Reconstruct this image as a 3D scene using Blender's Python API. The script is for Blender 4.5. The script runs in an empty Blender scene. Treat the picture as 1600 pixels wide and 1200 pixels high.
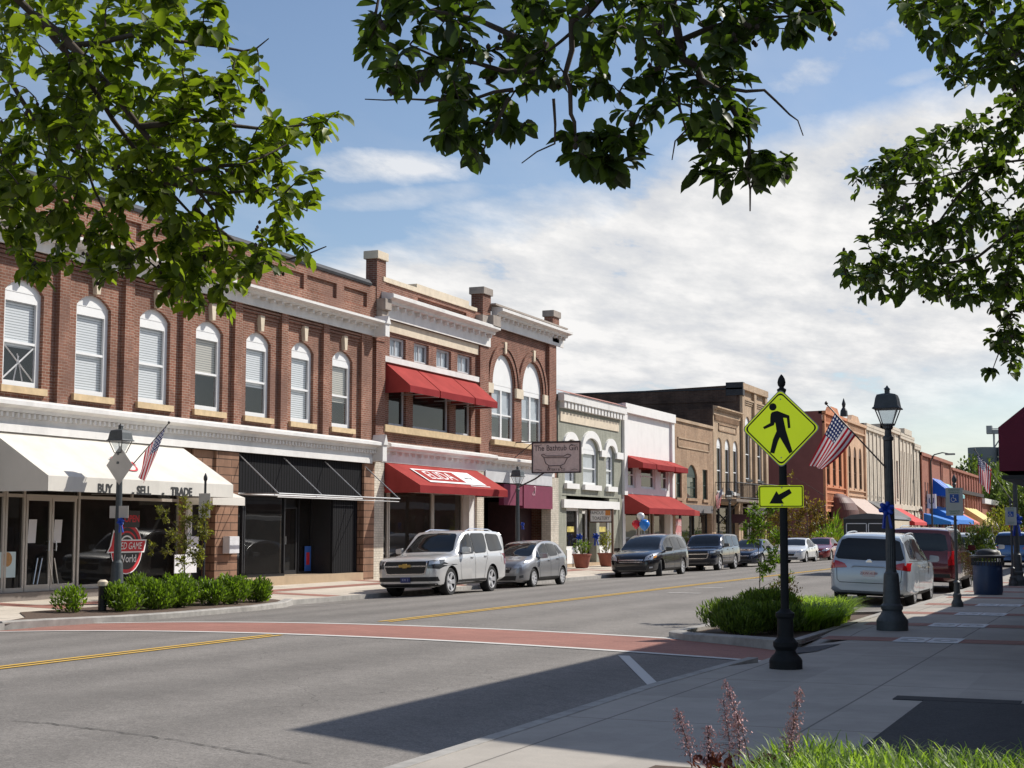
import bpy, bmesh, math, random
import numpy as np
from mathutils import Vector, Matrix
from mathutils.bvhtree import BVHTree
R = math.radians
scene = bpy.context.scene
col = scene.collection
rnd = random.Random(7)

# ---------------------------------------------------------------- camera (fitted to the street's geometry)
CF, CYAW, CPITCH, CROLL, CH = 2375.0, .39451, .0960, .0015, 1.82
_F = Vector((-math.sin(CYAW)*math.cos(CPITCH), math.cos(CYAW)*math.cos(CPITCH), math.sin(CPITCH)))
_r = Vector((math.cos(CYAW), math.sin(CYAW), 0)); _u = _r.cross(_F)
_R = _r*math.cos(CROLL)+_u*math.sin(CROLL); _U = _u*math.cos(CROLL)-_r*math.sin(CROLL)
CAM = Vector((0, 0, CH))
def ray(px, py): return _F+_R*((px-800)/CF)-_U*((py-600)/CF)
def atY(px, py, Y):
    d = ray(px, py); return CAM+d*(Y/d.y)
def atX(px, py, X=-24.2):
    d = ray(px, py); return CAM+d*(X/d.x)
def atZ(px, py, z=0.0):
    d = ray(px, py); return CAM+d*((z-CH)/d.z)
def atD(px, py, D):
    d = ray(px, py).normalized(); return CAM+d*D
def FP(px, py, X=-24.2):
    p = atX(px, py, X); return p.y, p.z
cam_d = bpy.data.cameras.new('camera'); cam = bpy.data.objects.new('camera', cam_d); col.objects.link(cam)
cam.matrix_world = Matrix.Translation(CAM) @ Matrix((( _R.x,_U.x,-_F.x,0),(_R.y,_U.y,-_F.y,0),(_R.z,_U.z,-_F.z,0),(0,0,0,1)))
cam_d.sensor_width = 36; cam_d.lens = 36*CF/1600; cam_d.clip_start = .1; cam_d.clip_end = 6000
scene.camera = cam

# ---------------------------------------------------------------- materials
def newmat(name):
    m = bpy.data.materials.new(name); m.use_nodes = True
    nt = m.node_tree; b = nt.nodes['Principled BSDF']; return m, nt, b
def N(nt, t, **k):
    n = nt.nodes.new(t)
    for a, v in k.items(): setattr(n, a, v)
    return n
def L(nt, a, b): nt.links.new(a, b)
def setin(n, k, v): n.inputs[k].default_value = v
def ramp(nt, fac, stops):
    r = N(nt, 'ShaderNodeValToRGB'); L(nt, fac, r.inputs[0])
    el = r.color_ramp.elements
    el[0].position, el[0].color = stops[0][0], (*stops[0][1], 1)
    el[1].position, el[1].color = stops[-1][0], (*stops[-1][1], 1)
    for p, c in stops[1:-1]:
        e = el.new(p); e.color = (*c, 1)
    return r.outputs[0]
def sc3(c, k): return tuple(min(1, x*k) for x in c)
_objc = {}
def objco(nt):
    t = N(nt, 'ShaderNodeTexCoord'); return t.outputs['Object']
def noise(nt, vec, scale, detail=3, rough=.55, vscale=None):
    if vscale:
        mp = N(nt, 'ShaderNodeMapping'); setin(mp, 'Scale', vscale); L(nt, vec, mp.inputs[0]); vec = mp.outputs[0]
    n = N(nt, 'ShaderNodeTexNoise'); setin(n, 'Scale', scale); setin(n, 'Detail', detail); setin(n, 'Roughness', rough)
    L(nt, vec, n.inputs['Vector']); return n.outputs['Fac']
def math_(nt, op, a, b=None, c=None):
    n = N(nt, 'ShaderNodeMath', operation=op)
    for i, x in enumerate((a, b, c)):
        if x is None: continue
        if isinstance(x, (int, float)): n.inputs[i].default_value = x
        else: L(nt, x, n.inputs[i])
    return n.outputs[0]
def mixc(nt, fac, a, b, mode='MIX'):
    n = N(nt, 'ShaderNodeMix', data_type='RGBA', blend_type=mode)
    for i, x in ((0, fac), (6, a), (7, b)):
        if isinstance(x, (int, float)): n.inputs[i].default_value = x
        elif isinstance(x, tuple): n.inputs[i].default_value = (*x, 1)
        else: L(nt, x, n.inputs[i])
    return n.outputs[2]
def bump(nt, b, h, dist=.01, strength=.5):
    n = N(nt, 'ShaderNodeBump'); setin(n, 'Distance', dist); setin(n, 'Strength', strength)
    L(nt, h, n.inputs['Height']); L(nt, n.outputs[0], b.inputs['Normal'])
MC = {}
def M(name, c=(.5,.5,.5), rough=.6, var=.12, scale=3.0, metal=0, spec=.5, bmp=0, bscale=40, coat=0, dirt=0):
    if name in MC: return MC[name]
    m, nt, b = newmat(name)
    co = objco(nt)
    f = noise(nt, co, scale, 4)
    L(nt, ramp(nt, f, [(.3, sc3(c, 1-var)), (.7, sc3(c, 1+var))]), b.inputs['Base Color'])
    if dirt:
        f2 = noise(nt, co, .9, 6, .7, (1, 1, .35))
        cc = b.inputs['Base Color'].links[0].from_socket
        L(nt, mixc(nt, ramp(nt, f2, [(.48, (0,)*3), (.72, (dirt,)*3)]), cc, sc3(c, .35)), b.inputs['Base Color'])
    setin(b, 'Roughness', rough); setin(b, 'Metallic', metal); setin(b, 'Specular IOR Level', spec)
    if coat: setin(b, 'Coat Weight', coat); setin(b, 'Coat Roughness', .04)
    if bmp: bump(nt, b, noise(nt, co, bscale, 4), .004, bmp)
    MC[name] = m; return m
def sep(nt, v):
    s = N(nt, 'ShaderNodeSeparateXYZ'); L(nt, v, s.inputs[0]); return s.outputs
def comb(nt, x, y, z=0.0):
    c = N(nt, 'ShaderNodeCombineXYZ')
    for i, v in enumerate((x, y, z)):
        if isinstance(v, (int, float)): c.inputs[i].default_value = v
        else: L(nt, v, c.inputs[i])
    return c.outputs[0]
def brick(name, c1, c2, mortar, bw=.215, bh=.072, ms=.008, stain=.35, rough=.85, patch=None):
    if name in MC: return MC[name]
    m, nt, b = newmat(name); co = objco(nt); x, y, z = sep(nt, co)
    g = N(nt, 'ShaderNodeNewGeometry'); nx = math_(nt, 'ABSOLUTE', sep(nt, g.outputs['True Normal'])[0])
    sel = math_(nt, 'GREATER_THAN', nx, .5)
    h = N(nt, 'ShaderNodeMix', data_type='FLOAT'); L(nt, sel, h.inputs[0]); L(nt, x, h.inputs[2]); L(nt, y, h.inputs[3])
    v = comb(nt, h.outputs[0], z)
    bt = N(nt, 'ShaderNodeTexBrick'); L(nt, v, bt.inputs['Vector'])
    for k, val in (('Scale', 1.0), ('Brick Width', bw), ('Row Height', bh), ('Mortar Size', ms), ('Mortar Smooth', .3), ('Bias', -.1)): setin(bt, k, val)
    setin(bt, 'Color1', (*c1, 1)); setin(bt, 'Color2', (*c2, 1)); setin(bt, 'Mortar', (*mortar, 1))
    f = noise(nt, co, .7, 6, .65); c = mixc(nt, 1.0, bt.outputs['Color'], ramp(nt, f, [(.3, (1-stain,)*3), (.7, (1.12,)*3)]), 'MULTIPLY')
    f2 = noise(nt, co, 5, 4, .6, (1, 1, .15)); c = mixc(nt, 1.0, c, ramp(nt, f2, [(.3, (.84,)*3), (.65, (1.08,)*3)]), 'MULTIPLY')
    if patch:
        f3 = noise(nt, co, .45, 5, .6); c = mixc(nt, ramp(nt, f3, [(.5, (0,)*3), (.62, (.7,)*3)]), c, patch)
    L(nt, c, b.inputs['Base Color']); setin(b, 'Roughness', rough); setin(b, 'Specular IOR Level', .25)
    bump(nt, b, bt.outputs['Fac'], -.006, .6)
    MC[name] = m; return m
def glass(name, tint=(.3,.32,.33), dark=(.02,.022,.025), trans=.35, ior=1.5):
    """tinted pane: part see-through, part dark body, with true Fresnel reflection"""
    if name in MC: return MC[name]
    m, nt, b = newmat(name)
    setin(b, 'Base Color', (*dark, 1)); setin(b, 'Roughness', .5); setin(b, 'Specular IOR Level', 0)
    tr = N(nt, 'ShaderNodeBsdfTransparent'); setin(tr, 'Color', (*tint, 1))
    mx = N(nt, 'ShaderNodeMixShader'); setin(mx, 0, trans); L(nt, b.outputs[0], mx.inputs[1]); L(nt, tr.outputs[0], mx.inputs[2])
    gl = N(nt, 'ShaderNodeBsdfGlossy'); setin(gl, 'Roughness', .02); setin(gl, 'Color', (1, 1, 1, 1))
    bp = N(nt, 'ShaderNodeBump'); setin(bp, 'Distance', .02); setin(bp, 'Strength', .12); L(nt, noise(nt, objco(nt), .8, 1), bp.inputs['Height'])
    L(nt, bp.outputs[0], gl.inputs['Normal'])
    fr = N(nt, 'ShaderNodeFresnel'); setin(fr, 'IOR', ior)
    gg = N(nt, 'ShaderNodeNewGeometry'); ff = math_(nt, 'MULTIPLY', fr.outputs[0], math_(nt, 'SUBTRACT', 1.0, gg.outputs['Backfacing'])); ff = math_(nt, 'MULTIPLY_ADD', gg.outputs['Backfacing'], .08, ff)
    m2 = N(nt, 'ShaderNodeMixShader'); L(nt, ff, m2.inputs[0]); L(nt, mx.outputs[0], m2.inputs[1]); L(nt, gl.outputs[0], m2.inputs[2])
    L(nt, m2.outputs[0], nt.nodes['Material Output'].inputs[0])
    MC[name] = m; return m
def slats(name, c1, c2, period, axis='Z', rough=.6):
    if name in MC: return MC[name]
    m, nt, b = newmat(name); x, y, z = sep(nt, objco(nt)); s = {'X': x, 'Y': y, 'Z': z}[axis]
    f = math_(nt, 'FRACT', math_(nt, 'DIVIDE', s, period))
    L(nt, ramp(nt, f, [(.0, c2), (.18, c2), (.32, c1), (.85, c1), (1, sc3(c1, .7))]), b.inputs['Base Color'])
    setin(b, 'Roughness', rough); bump(nt, b, f, .01, .4)
    MC[name] = m; return m
def leafmat(name, c, c2=None, trans=.45, rough=.45):
    if name in MC: return MC[name]
    m, nt, b = newmat(name)
    f = noise(nt, objco(nt), 6, 2); g = N(nt, 'ShaderNodeAttribute', attribute_name='tone'); 
    cc = mixc(nt, g.outputs['Fac'], sc3(c, .65), c2 or sc3(c, 1.5))
    cc = mixc(nt, 1.0, cc, ramp(nt, f, [(.3, (.8,)*3), (.7, (1.2,)*3)]), 'MULTIPLY')
    L(nt, cc, b.inputs['Base Color']); setin(b, 'Roughness', rough); setin(b, 'Specular IOR Level', .35)
    t = N(nt, 'ShaderNodeBsdfTranslucent'); hs = N(nt, 'ShaderNodeMix', data_type='RGBA', blend_type='MULTIPLY'); setin(hs, 0, 1.0)
    L(nt, cc, hs.inputs[6]); hs.inputs[7].default_value = (2.0, 2.3, .7, 1); L(nt, hs.outputs[2], t.inputs[0])
    mx = N(nt, 'ShaderNodeMixShader'); setin(mx, 0, trans); L(nt, b.outputs[0], mx.inputs[1]); L(nt, t.outputs[0], mx.inputs[2])
    L(nt, mx.outputs[0], nt.nodes['Material Output'].inputs[0])
    MC[name] = m; return m
def paint(name, c, metal=.25, rough=.28, coat=1.0):
    if name in MC: return MC[name]
    m, nt, b = newmat(name); setin(b, 'Base Color', (*c, 1)); setin(b, 'Metallic', metal); setin(b, 'Roughness', rough)
    setin(b, 'Coat Weight', coat); setin(b, 'Coat Roughness', .03)
    x, y, z = sep(nt, objco(nt))
    f = math_(nt, 'ADD', noise(nt, objco(nt), 3, 5), math_(nt, 'MULTIPLY', z, -.5))   # road dust low on the body
    L(nt, mixc(nt, ramp(nt, f, [(.25, (0,)*3), (.55, (.14,)*3)]), c, (.25, .23, .2)), b.inputs['Base Color'])
    MC[name] = m; return m

# ---------------------------------------------------------------- object helpers
WL = {}
def place(o, parent, local=False):
    col.objects.link(o)
    if parent is not None:
        o.parent = parent
        if not local: o.location = -WL.get(parent.name, Vector((0,0,0)))
    WL[o.name] = WL.get(parent.name, Vector((0,0,0))) + o.location if parent is not None else o.location.copy()
    return o
def tag(o, label, cat, group=None, kind=None):
    if label: o['label'] = label
    if cat: o['category'] = cat
    if group: o['group'] = group
    if kind: o['kind'] = kind
    return o
def thing(name, label, cat, loc=(0,0,0), rot=None, group=None):
    o = bpy.data.objects.new(name, None); o.empty_display_size = .2; o.location = loc
    if rot: o.rotation_euler = rot
    col.objects.link(o); WL[o.name] = Vector(loc); return tag(o, label, cat, group)
def copy_tree(o, parent=None):
    c = o.copy(); col.objects.link(c)
    if parent is not None:
        c.parent = parent
    for ch in [x for x in bpy.data.objects if x.parent == o]: copy_tree(ch, c)
    return c
def shade(me, angle=32):
    bm = bmesh.new(); bm.from_mesh(me)
    bmesh.ops.recalc_face_normals(bm, faces=bm.faces)
    ca = R(angle)
    for f in bm.faces: f.smooth = True
    for e in bm.edges:
        if len(e.link_faces) == 2: e.smooth = e.calc_face_angle(0) < ca
        else: e.smooth = True
    bm.to_mesh(me); bm.free()
class MB:
    def __init__(s): s.v = []; s.f = []; s.m = []; s.mi = 0
    def add(s, vs, fs, mi=None):
        o = len(s.v); s.v += [tuple(v) for v in vs]; mi = s.mi if mi is None else mi
        for f in fs: s.f.append(tuple(i+o for i in f)); s.m.append(mi)
        return s
    def box(s, x0, x1, y0, y1, z0, z1, mi=None):
        return s.add([(x,y,z) for z in (z0,z1) for y in (y0,y1) for x in (x0,x1)],
            [(0,2,3,1),(4,5,7,6),(0,1,5,4),(2,6,7,3),(0,4,6,2),(1,3,7,5)], mi)
    def quad(s, a, b, c, d, mi=None): return s.add([a,b,c,d], [(0,1,2,3)], mi)
    def tube(s, p0, p1, r0, r1=None, n=8, cap=True, mi=None):
        r1 = r0 if r1 is None else r1
        p0, p1 = Vector(p0), Vector(p1); d = (p1-p0)
        if d.length < 1e-6: return s
        d.normalize(); a = Vector((0,0,1)) if abs(d.z) < .9 else Vector((1,0,0)); u = d.cross(a).normalized(); w = d.cross(u)
        vs = []
        for p, r in ((p0,r0),(p1,r1)):
            for i in range(n):
                t = 2*math.pi*i/n; vs.append(p+u*(r*math.cos(t))+w*(r*math.sin(t)))
        fs = [(i,(i+1)%n,n+(i+1)%n,n+i) for i in range(n)]
        if cap: fs += [tuple(range(n))[::-1], tuple(range(n,2*n))]
        return s.add(vs, fs, mi)
    def path(s, pts, rs, n=7, mi=None):
        if not isinstance(rs, (list,tuple)): rs = [rs]*len(pts)
        pts = [Vector(p) for p in pts]; vs = []; prev = None
        for i, p in enumerate(pts):
            d = (pts[min(i+1,len(pts)-1)]-pts[max(i-1,0)]).normalized()
            if prev is None:
                a = Vector((0,0,1)) if abs(d.z) < .9 else Vector((1,0,0)); u = d.cross(a).normalized()
            else: u = (prev-d*prev.dot(d)).normalized()
            prev = u; w = d.cross(u)
            for k in range(n):
                t = 2*math.pi*k/n; vs.append(p+u*(rs[i]*math.cos(t))+w*(rs[i]*math.sin(t)))
        fs = [(i*n+k, i*n+(k+1)%n, (i+1)*n+(k+1)%n, (i+1)*n+k) for i in range(len(pts)-1) for k in range(n)]
        fs += [tuple(range(n))[::-1], tuple(range((len(pts)-1)*n, len(pts)*n))]
        return s.add(vs, fs, mi)
    def lathe(s, prof, n=20, c=(0,0,0), axis='Z', mi=None, flute=0, cap=True):
        vs = []
        for r, z in prof:
            for i in range(n):
                t = 2*math.pi*i/n; rr = r*(1-(flute if i % 2 else 0))
                x, y = rr*math.cos(t), rr*math.sin(t)
                vs.append((c[0]+x, c[1]+y, c[2]+z) if axis == 'Z' else ((c[0]+x, c[1]+z, c[2]+y) if axis == 'Y' else (c[0]+z, c[1]+x, c[2]+y)))
        fs = [(j*n+i, j*n+(i+1)%n, (j+1)*n+(i+1)%n, (j+1)*n+i) for j in range(len(prof)-1) for i in range(n)]
        if cap: fs += [tuple(range(n))[::-1], tuple(range((len(prof)-1)*n, len(prof)*n))]
        return s.add(vs, fs, mi)
    def prism(s, poly, a, b, axis='X', mi=None):
        """poly in the other two axes (Y,Z / X,Z / X,Y), extruded from a to b"""
        f = {'X': lambda p, t: (t, p[0], p[1]), 'Y': lambda p, t: (p[0], t, p[1]), 'Z': lambda p, t: (p[0], p[1], t)}[axis]
        n = len(poly); vs = [f(p, a) for p in poly]+[f(p, b) for p in poly]
        return s.add(vs, [tuple(range(n))[::-1], tuple(range(n, 2*n))]+[(i,(i+1)%n,n+(i+1)%n,n+i) for i in range(n)], mi)
    def build(s, name, mats, parent=None, smooth=None, local=False, bevel=0):
        me = bpy.data.meshes.new(name); me.from_pydata(s.v, [], s.f)
        mats = mats if isinstance(mats, (list,tuple)) else [mats]
        for m in mats: me.materials.append(m)
        me.polygons.foreach_set('material_index', s.m); me.update()
        if bevel:
            bm = bmesh.new(); bm.from_mesh(me)
            bmesh.ops.bevel(bm, geom=[e for e in bm.edges], offset=bevel, segments=2, affect='EDGES', clamp_overlap=True)
            bm.to_mesh(me); bm.free(); smooth = smooth or 40
        if smooth: shade(me, smooth)
        return place(bpy.data.objects.new(name, me), parent, local)
def rawobj(name, me, parent=None, local=False): return place(bpy.data.objects.new(name, me), parent, local)
def text_obj(name, s, size, mat, parent, M4, local=False, ext=.001, align='CENTER', sx=1.0, bold=0, shear=0):
    cu = bpy.data.curves.new(name, 'FONT'); cu.body = s; cu.size = size; cu.align_x = align; cu.align_y = 'CENTER'; cu.extrude = ext; cu.offset = bold; cu.shear = shear
    cu.resolution_u = 3
    t = bpy.data.objects.new(name+'_tmp', cu); col.objects.link(t); bpy.context.view_layer.update()
    me = bpy.data.meshes.new_from_object(t.evaluated_get(bpy.context.evaluated_depsgraph_get())); bpy.data.objects.remove(t)
    me.transform(M4 @ Matrix.Diagonal((sx, 1, 1, 1))); me.materials.clear(); me.materials.append(mat); me.name = name
    return rawobj(name, me, parent, local)
def frame3(o, x, y, z):
    return Matrix(((x[0],y[0],z[0],o[0]),(x[1],y[1],z[1],o[1]),(x[2],y[2],z[2],o[2]),(0,0,0,1)))
def TX(X, y, z): return frame3((X,y,z), (0,1,0), (0,0,1), (1,0,0))      # lettering on a facade facing +X
def TY(x, Y, z): return frame3((x,Y,z), (1,0,0), (0,0,1), (0,-1,0))     # lettering facing -Y

def road_z(x): return .12-(.0024 if x > -12.5 else .0033)*(x+12.5)**2 if x > -19.9 else -.06
def side_z(x): return .06+(-19.9-x)*.0256      # left pavement rises to the shopfronts

# ---------------------------------------------------------------- light
SUN = Vector((1, 1.19, 1.43)).normalized()
sd = bpy.data.lights.new('sun', 'SUN'); so = bpy.data.objects.new('sun', sd); col.objects.link(so)
sd.energy = 5.2; sd.angle = R(.53); sd.color = (1, .955, .88)
so.rotation_euler = SUN.to_track_quat('Z', 'Y').to_euler(); so.location = (30, 30, 60)
w = bpy.data.worlds.new('World'); scene.world = w; w.use_nodes = True; nt = w.node_tree
bg = nt.nodes['Background']; setin(bg, 'Strength', .112)
sky = N(nt, 'ShaderNodeTexSky'); sky.sky_type = 'NISHITA'; sky.sun_disc = False
sky.sun_elevation = math.asin(SUN.z); sky.sun_rotation = math.atan2(SUN.x, SUN.y); sky.air_density = 1.0; sky.dust_density = .6; sky.ozone_density = 1.6
tc = N(nt, 'ShaderNodeTexCoord'); gx, gy, gz = sep(nt, tc.outputs['Generated'])
ys = math_(nt, 'MAXIMUM', gy, .08); xt = math_(nt, 'DIVIDE', gx, ys); zt = math_(nt, 'DIVIDE', gz, ys)
line = math_(nt, 'ADD', math_(nt, 'MULTIPLY', math_(nt, 'ADD', xt, .52), .20), .205)
s_ = math_(nt, 'SUBTRACT', line, zt)
zz = math_(nt, 'ADD', math_(nt, 'MAXIMUM', gz, 0.0), .12)
pv = comb(nt, math_(nt, 'DIVIDE', gx, zz), math_(nt, 'DIVIDE', gy, zz), 0.0)
mp = N(nt, 'ShaderNodeMapping'); setin(mp, 'Rotation', (0, 0, R(-28))); setin(mp, 'Scale', (1, .55, 1)); L(nt, pv, mp.inputs[0]); pr = mp.outputs[0]
n1 = noise(nt, pr, 1.5, 8, .6); n2 = noise(nt, pr, 5.0, 8, .62); n3 = noise(nt, pr, .55, 6, .6)
edge = math_(nt, 'ADD', s_, math_(nt, 'MULTIPLY', math_(nt, 'SUBTRACT', n1, .5), .16))
sheet = ramp(nt, math_(nt, 'MULTIPLY_ADD', edge, 8.0, .5), [(.36, (0,)*3), (.60, (1,)*3)])
holes = ramp(nt, math_(nt, 'ADD', math_(nt, 'MULTIPLY', n2, .45), math_(nt, 'MULTIPLY', n1, .55)), [(.365, (.1,)*3), (.43, (1,)*3)])
zlow = math_(nt, 'SUBTRACT', zt, math_(nt, 'MULTIPLY', math_(nt, 'MAXIMUM', math_(nt, 'ADD', xt, .30), 0.0), .26))
lowfade = ramp(nt, math_(nt, 'MULTIPLY', math_(nt, 'ADD', zlow, math_(nt, 'MULTIPLY', math_(nt, 'SUBTRACT', n1, .5), .05)), 8.0), [(.2, (.25,)*3), (.36, (.7,)*3), (.55, (1,)*3)])
wisp = ramp(nt, math_(nt, 'ADD', math_(nt, 'MULTIPLY', n3, .6), math_(nt, 'MULTIPLY', n1, .4)), [(.47, (0,)*3), (.66, (.85,)*3)])
def streak(x0, z0, ang, wx, wz, amp):
    ca, sa = math.cos(ang), math.sin(ang); dx = math_(nt, 'SUBTRACT', xt, x0); dz = math_(nt, 'SUBTRACT', zt, z0)
    u = math_(nt, 'DIVIDE', math_(nt, 'ADD', math_(nt, 'MULTIPLY', dx, ca), math_(nt, 'MULTIPLY', dz, sa)), wx)
    v = math_(nt, 'DIVIDE', math_(nt, 'ADD', math_(nt, 'MULTIPLY', dz, ca), math_(nt, 'MULTIPLY', dx, -sa)), wz)
    q = math_(nt, 'ADD', math_(nt, 'POWER', math_(nt, 'ABSOLUTE', u), 2.0), math_(nt, 'POWER', math_(nt, 'ABSOLUTE', v), 2.0))
    g = math_(nt, 'SUBTRACT', .75, math_(nt, 'MULTIPLY', q, .55)); g = math_(nt, 'ADD', g, math_(nt, 'MULTIPLY', math_(nt, 'SUBTRACT', n2, .5), 2.6)); g = math_(nt, 'ADD', g, math_(nt, 'MULTIPLY', math_(nt, 'SUBTRACT', n1, .5), 2.4))
    return math_(nt, 'MULTIPLY', ramp(nt, g, [(.15, (0,)*3), (1.0, (1,)*3)]), amp)
mk = math_(nt, 'MULTIPLY', math_(nt, 'MULTIPLY', sheet, holes), lowfade)
for a in ((-.52,.272,-.10,.075,.013,.75), (-.50,.247,0.,.10,.008,.4), (-.16,.322,.35,.085,.016,.9), (-.13,.296,.1,.05,.006,.5), (-.42,.238,.1,.07,.008,.45)): mk = math_(nt, 'MAXIMUM', mk, streak(*a))
mk = math_(nt, 'MAXIMUM', mk, math_(nt, 'MULTIPLY', wisp, .35))
ccol = ramp(nt, math_(nt, 'ADD', math_(nt, 'MULTIPLY', n2, .6), math_(nt, 'MULTIPLY', n1, .4)), [(.40, (5.9, 6.1, 6.5)), (.48, (7.0, 7.05, 7.15)), (.57, (8.5, 8.4, 8.3))])
skyc = mixc(nt, 1.0, sky.outputs[0], (1.04, 1.03, 1.05), 'MULTIPLY')
fin = mixc(nt, mk, skyc, ccol)
L(nt, fin, bg.inputs[0])
scene.view_settings.view_transform = 'Standard'; scene.view_settings.look = 'None'; scene.view_settings.exposure = 0
scene.render.engine = 'CYCLES'
scene.cycles.max_bounces = 6; scene.cycles.transparent_max_bounces = 12; scene.cycles.use_denoising = True
# ================================================================= materials used widely
def asphalt(name, c, speck=.55):
    m, nt, b = newmat(name); co = objco(nt)
    f1 = noise(nt, co, .25, 6, .6, (1, .25, 1)); f2 = noise(nt, co, 55, 3, .85); f3 = noise(nt, co, 3, 5, .6); f4 = noise(nt, co, 18, 4, .75)
    cc = ramp(nt, f1, [(.3, sc3(c, .86)), (.7, sc3(c, 1.12))])
    cc = mixc(nt, 1.0, cc, ramp(nt, f2, [(.25, (1-speck,)*3), (.75, (1+speck,)*3)]), 'MULTIPLY')
    cc = mixc(nt, 1.0, cc, ramp(nt, f4, [(.3, (.80,)*3), (.7, (1.2,)*3)]), 'MULTIPLY')
    cc = mixc(nt, 1.0, cc, ramp(nt, f3, [(.3, (.90,)*3), (.7, (1.08,)*3)]), 'MULTIPLY')
    cc = mixc(nt, ramp(nt, noise(nt, co, .42, 4, .5, (1, .6, 1)), [(.60, (0,)*3), (.68, (.22,)*3)]), cc, sc3(c, .5))      # old oil and patch stains
    x, y, z = sep(nt, co)
    tr = math_(nt, 'SINE', math_(nt, 'MULTIPLY', math_(nt, 'ADD', x, .6), 2*math.pi/1.75))   # faint wheel-path wear
    tn = math_(nt, 'MULTIPLY', tr, noise(nt, co, .5, 3, .5, (1, .1, 1)))
    cc = mixc(nt, 1.0, cc, ramp(nt, math_(nt, 'MULTIPLY_ADD', tn, .5, .5), [(.2, (.86,)*3), (.8, (1.07,)*3)]), 'MULTIPLY')
    vo = N(nt, 'ShaderNodeTexVoronoi', feature='DISTANCE_TO_EDGE'); setin(vo, 'Scale', .22)
    wv = N(nt, 'ShaderNodeVectorMath', operation='ADD'); L(nt, co, wv.inputs[0])
    nn = N(nt, 'ShaderNodeTexNoise'); setin(nn, 'Scale', 1.2); setin(nn, 'Detail', 5); L(nt, co, nn.inputs['Vector']); L(nt, nn.outputs['Color'], wv.inputs[1]); L(nt, wv.outputs[0], vo.inputs['Vector'])
    crack = math_(nt, 'MULTIPLY', math_(nt, 'LESS_THAN', vo.outputs[0], .0016), math_(nt, 'GREATER_THAN', noise(nt, co, .15, 2), .52))
    cc = mixc(nt, math_(nt, 'MULTIPLY', crack, .6), cc, sc3(c, .35))
    L(nt, cc, b.inputs['Base Color']); setin(b, 'Roughness', .88); setin(b, 'Specular IOR Level', .3)
    bump(nt, b, f2, .006, .5); return m
def slabs(name, c, px=1.75, py=1.85, ox=0., oy=0.):
    m, nt, b = newmat(name); co = objco(nt); x, y, z = sep(nt, co)
    def jl(s, p, o):
        f = math_(nt, 'ABSOLUTE', math_(nt, 'SUBTRACT', math_(nt, 'FRACT', math_(nt, 'DIVIDE', math_(nt, 'ADD', s, o), p)), .5))
        return math_(nt, 'GREATER_THAN', f, .5-.011/p)
    j = math_(nt, 'MAXIMUM', jl(x, px, ox), jl(y, py, oy))
    f1 = noise(nt, co, .8, 6, .65); f2 = noise(nt, co, 60, 2, .7); f3 = noise(nt, co, 4, 5, .6)
    cell = N(nt, 'ShaderNodeTexWhiteNoise', noise_dimensions='2D')
    L(nt, comb(nt, math_(nt, 'FLOOR', math_(nt, 'ADD', math_(nt, 'DIVIDE', math_(nt, 'ADD', x, ox), px), .5)), math_(nt, 'FLOOR', math_(nt, 'ADD', math_(nt, 'DIVIDE', math_(nt, 'ADD', y, oy), py), .5))), cell.inputs[0])
    cc = ramp(nt, f1, [(.3, sc3(c, .84)), (.7, sc3(c, 1.1))])
    for f, lo, hi in ((f2, .9, 1.1), (f3, .9, 1.07), (cell.outputs[0], .92, 1.05)): cc = mixc(nt, 1.0, cc, ramp(nt, f, [(.2, (lo,)*3), (.8, (hi,)*3)]), 'MULTIPLY')
    cc = mixc(nt, math_(nt, 'MULTIPLY', j, .75), cc, sc3(c, .25))
    L(nt, cc, b.inputs['Base Color']); setin(b, 'Roughness', .85); bump(nt, b, math_(nt, 'SUBTRACT', f2, j), .003, .6); return m
A_ROAD = asphalt('asphalt', (.212, .194, .175)); A_DARK = asphalt('dark_asphalt', (.05, .05, .052))
CONC_R = slabs('concrete_right', (.40, .36, .31), 1.78, 3.95, 3.62-.89, -1.2); CONC_L = slabs('concrete_left', (.58, .51, .42), 1.6, 2.4)
CURB = M('curb_concrete', (.36, .34, .31), .9, .18, 6, dirt=.5); CURB_D = M('curb_shadow', (.03,.03,.032), .9, .2, 6)
BAND = brick('paver_band', (.33,.16,.11), (.40,.2,.14), (.25,.2,.17), .2, .1, .006, .2)
def paver(name):
    m, nt, b = newmat(name); co = objco(nt); bt = N(nt, 'ShaderNodeTexBrick'); L(nt, co, bt.inputs['Vector'])
    for k, v in (('Scale', 1.), ('Brick Width', .22), ('Row Height', .11), ('Mortar Size', .006)): setin(bt, k, v)
    setin(bt, 'Color1', (.31,.135,.10,1)); setin(bt, 'Color2', (.36,.16,.12,1)); setin(bt, 'Mortar', (.25,.13,.10,1))
    f = noise(nt, co, .6, 6, .65); c = mixc(nt, 1.0, bt.outputs[0], ramp(nt, f, [(.3, (.78,)*3), (.7, (1.12,)*3)]), 'MULTIPLY')
    f2 = noise(nt, co, 40, 2, .7); c = mixc(nt, 1.0, c, ramp(nt, f2, [(.3, (.85,)*3), (.7, (1.15,)*3)]), 'MULTIPLY')
    L(nt, c, b.inputs['Base Color']); setin(b, 'Roughness', .85); bump(nt, b, bt.outputs['Fac'], -.003, .5); return m
PAVER = paver('crosswalk_paver')
def roadpaint(name, c, wear=.5):
    m, nt, b = newmat(name); co = objco(nt); f = noise(nt, co, 14, 5, .7); f2 = noise(nt, co, 90, 2, .8)
    L(nt, mixc(nt, ramp(nt, math_(nt, 'ADD', math_(nt, 'MULTIPLY', f, .6), math_(nt, 'MULTIPLY', f2, .4)), [(wear-.06, (0,)*3), (wear+.08, (1,)*3)]), c, (.26,.235,.215)), b.inputs['Base Color'])
    setin(b, 'Roughness', .8); return m
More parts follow.
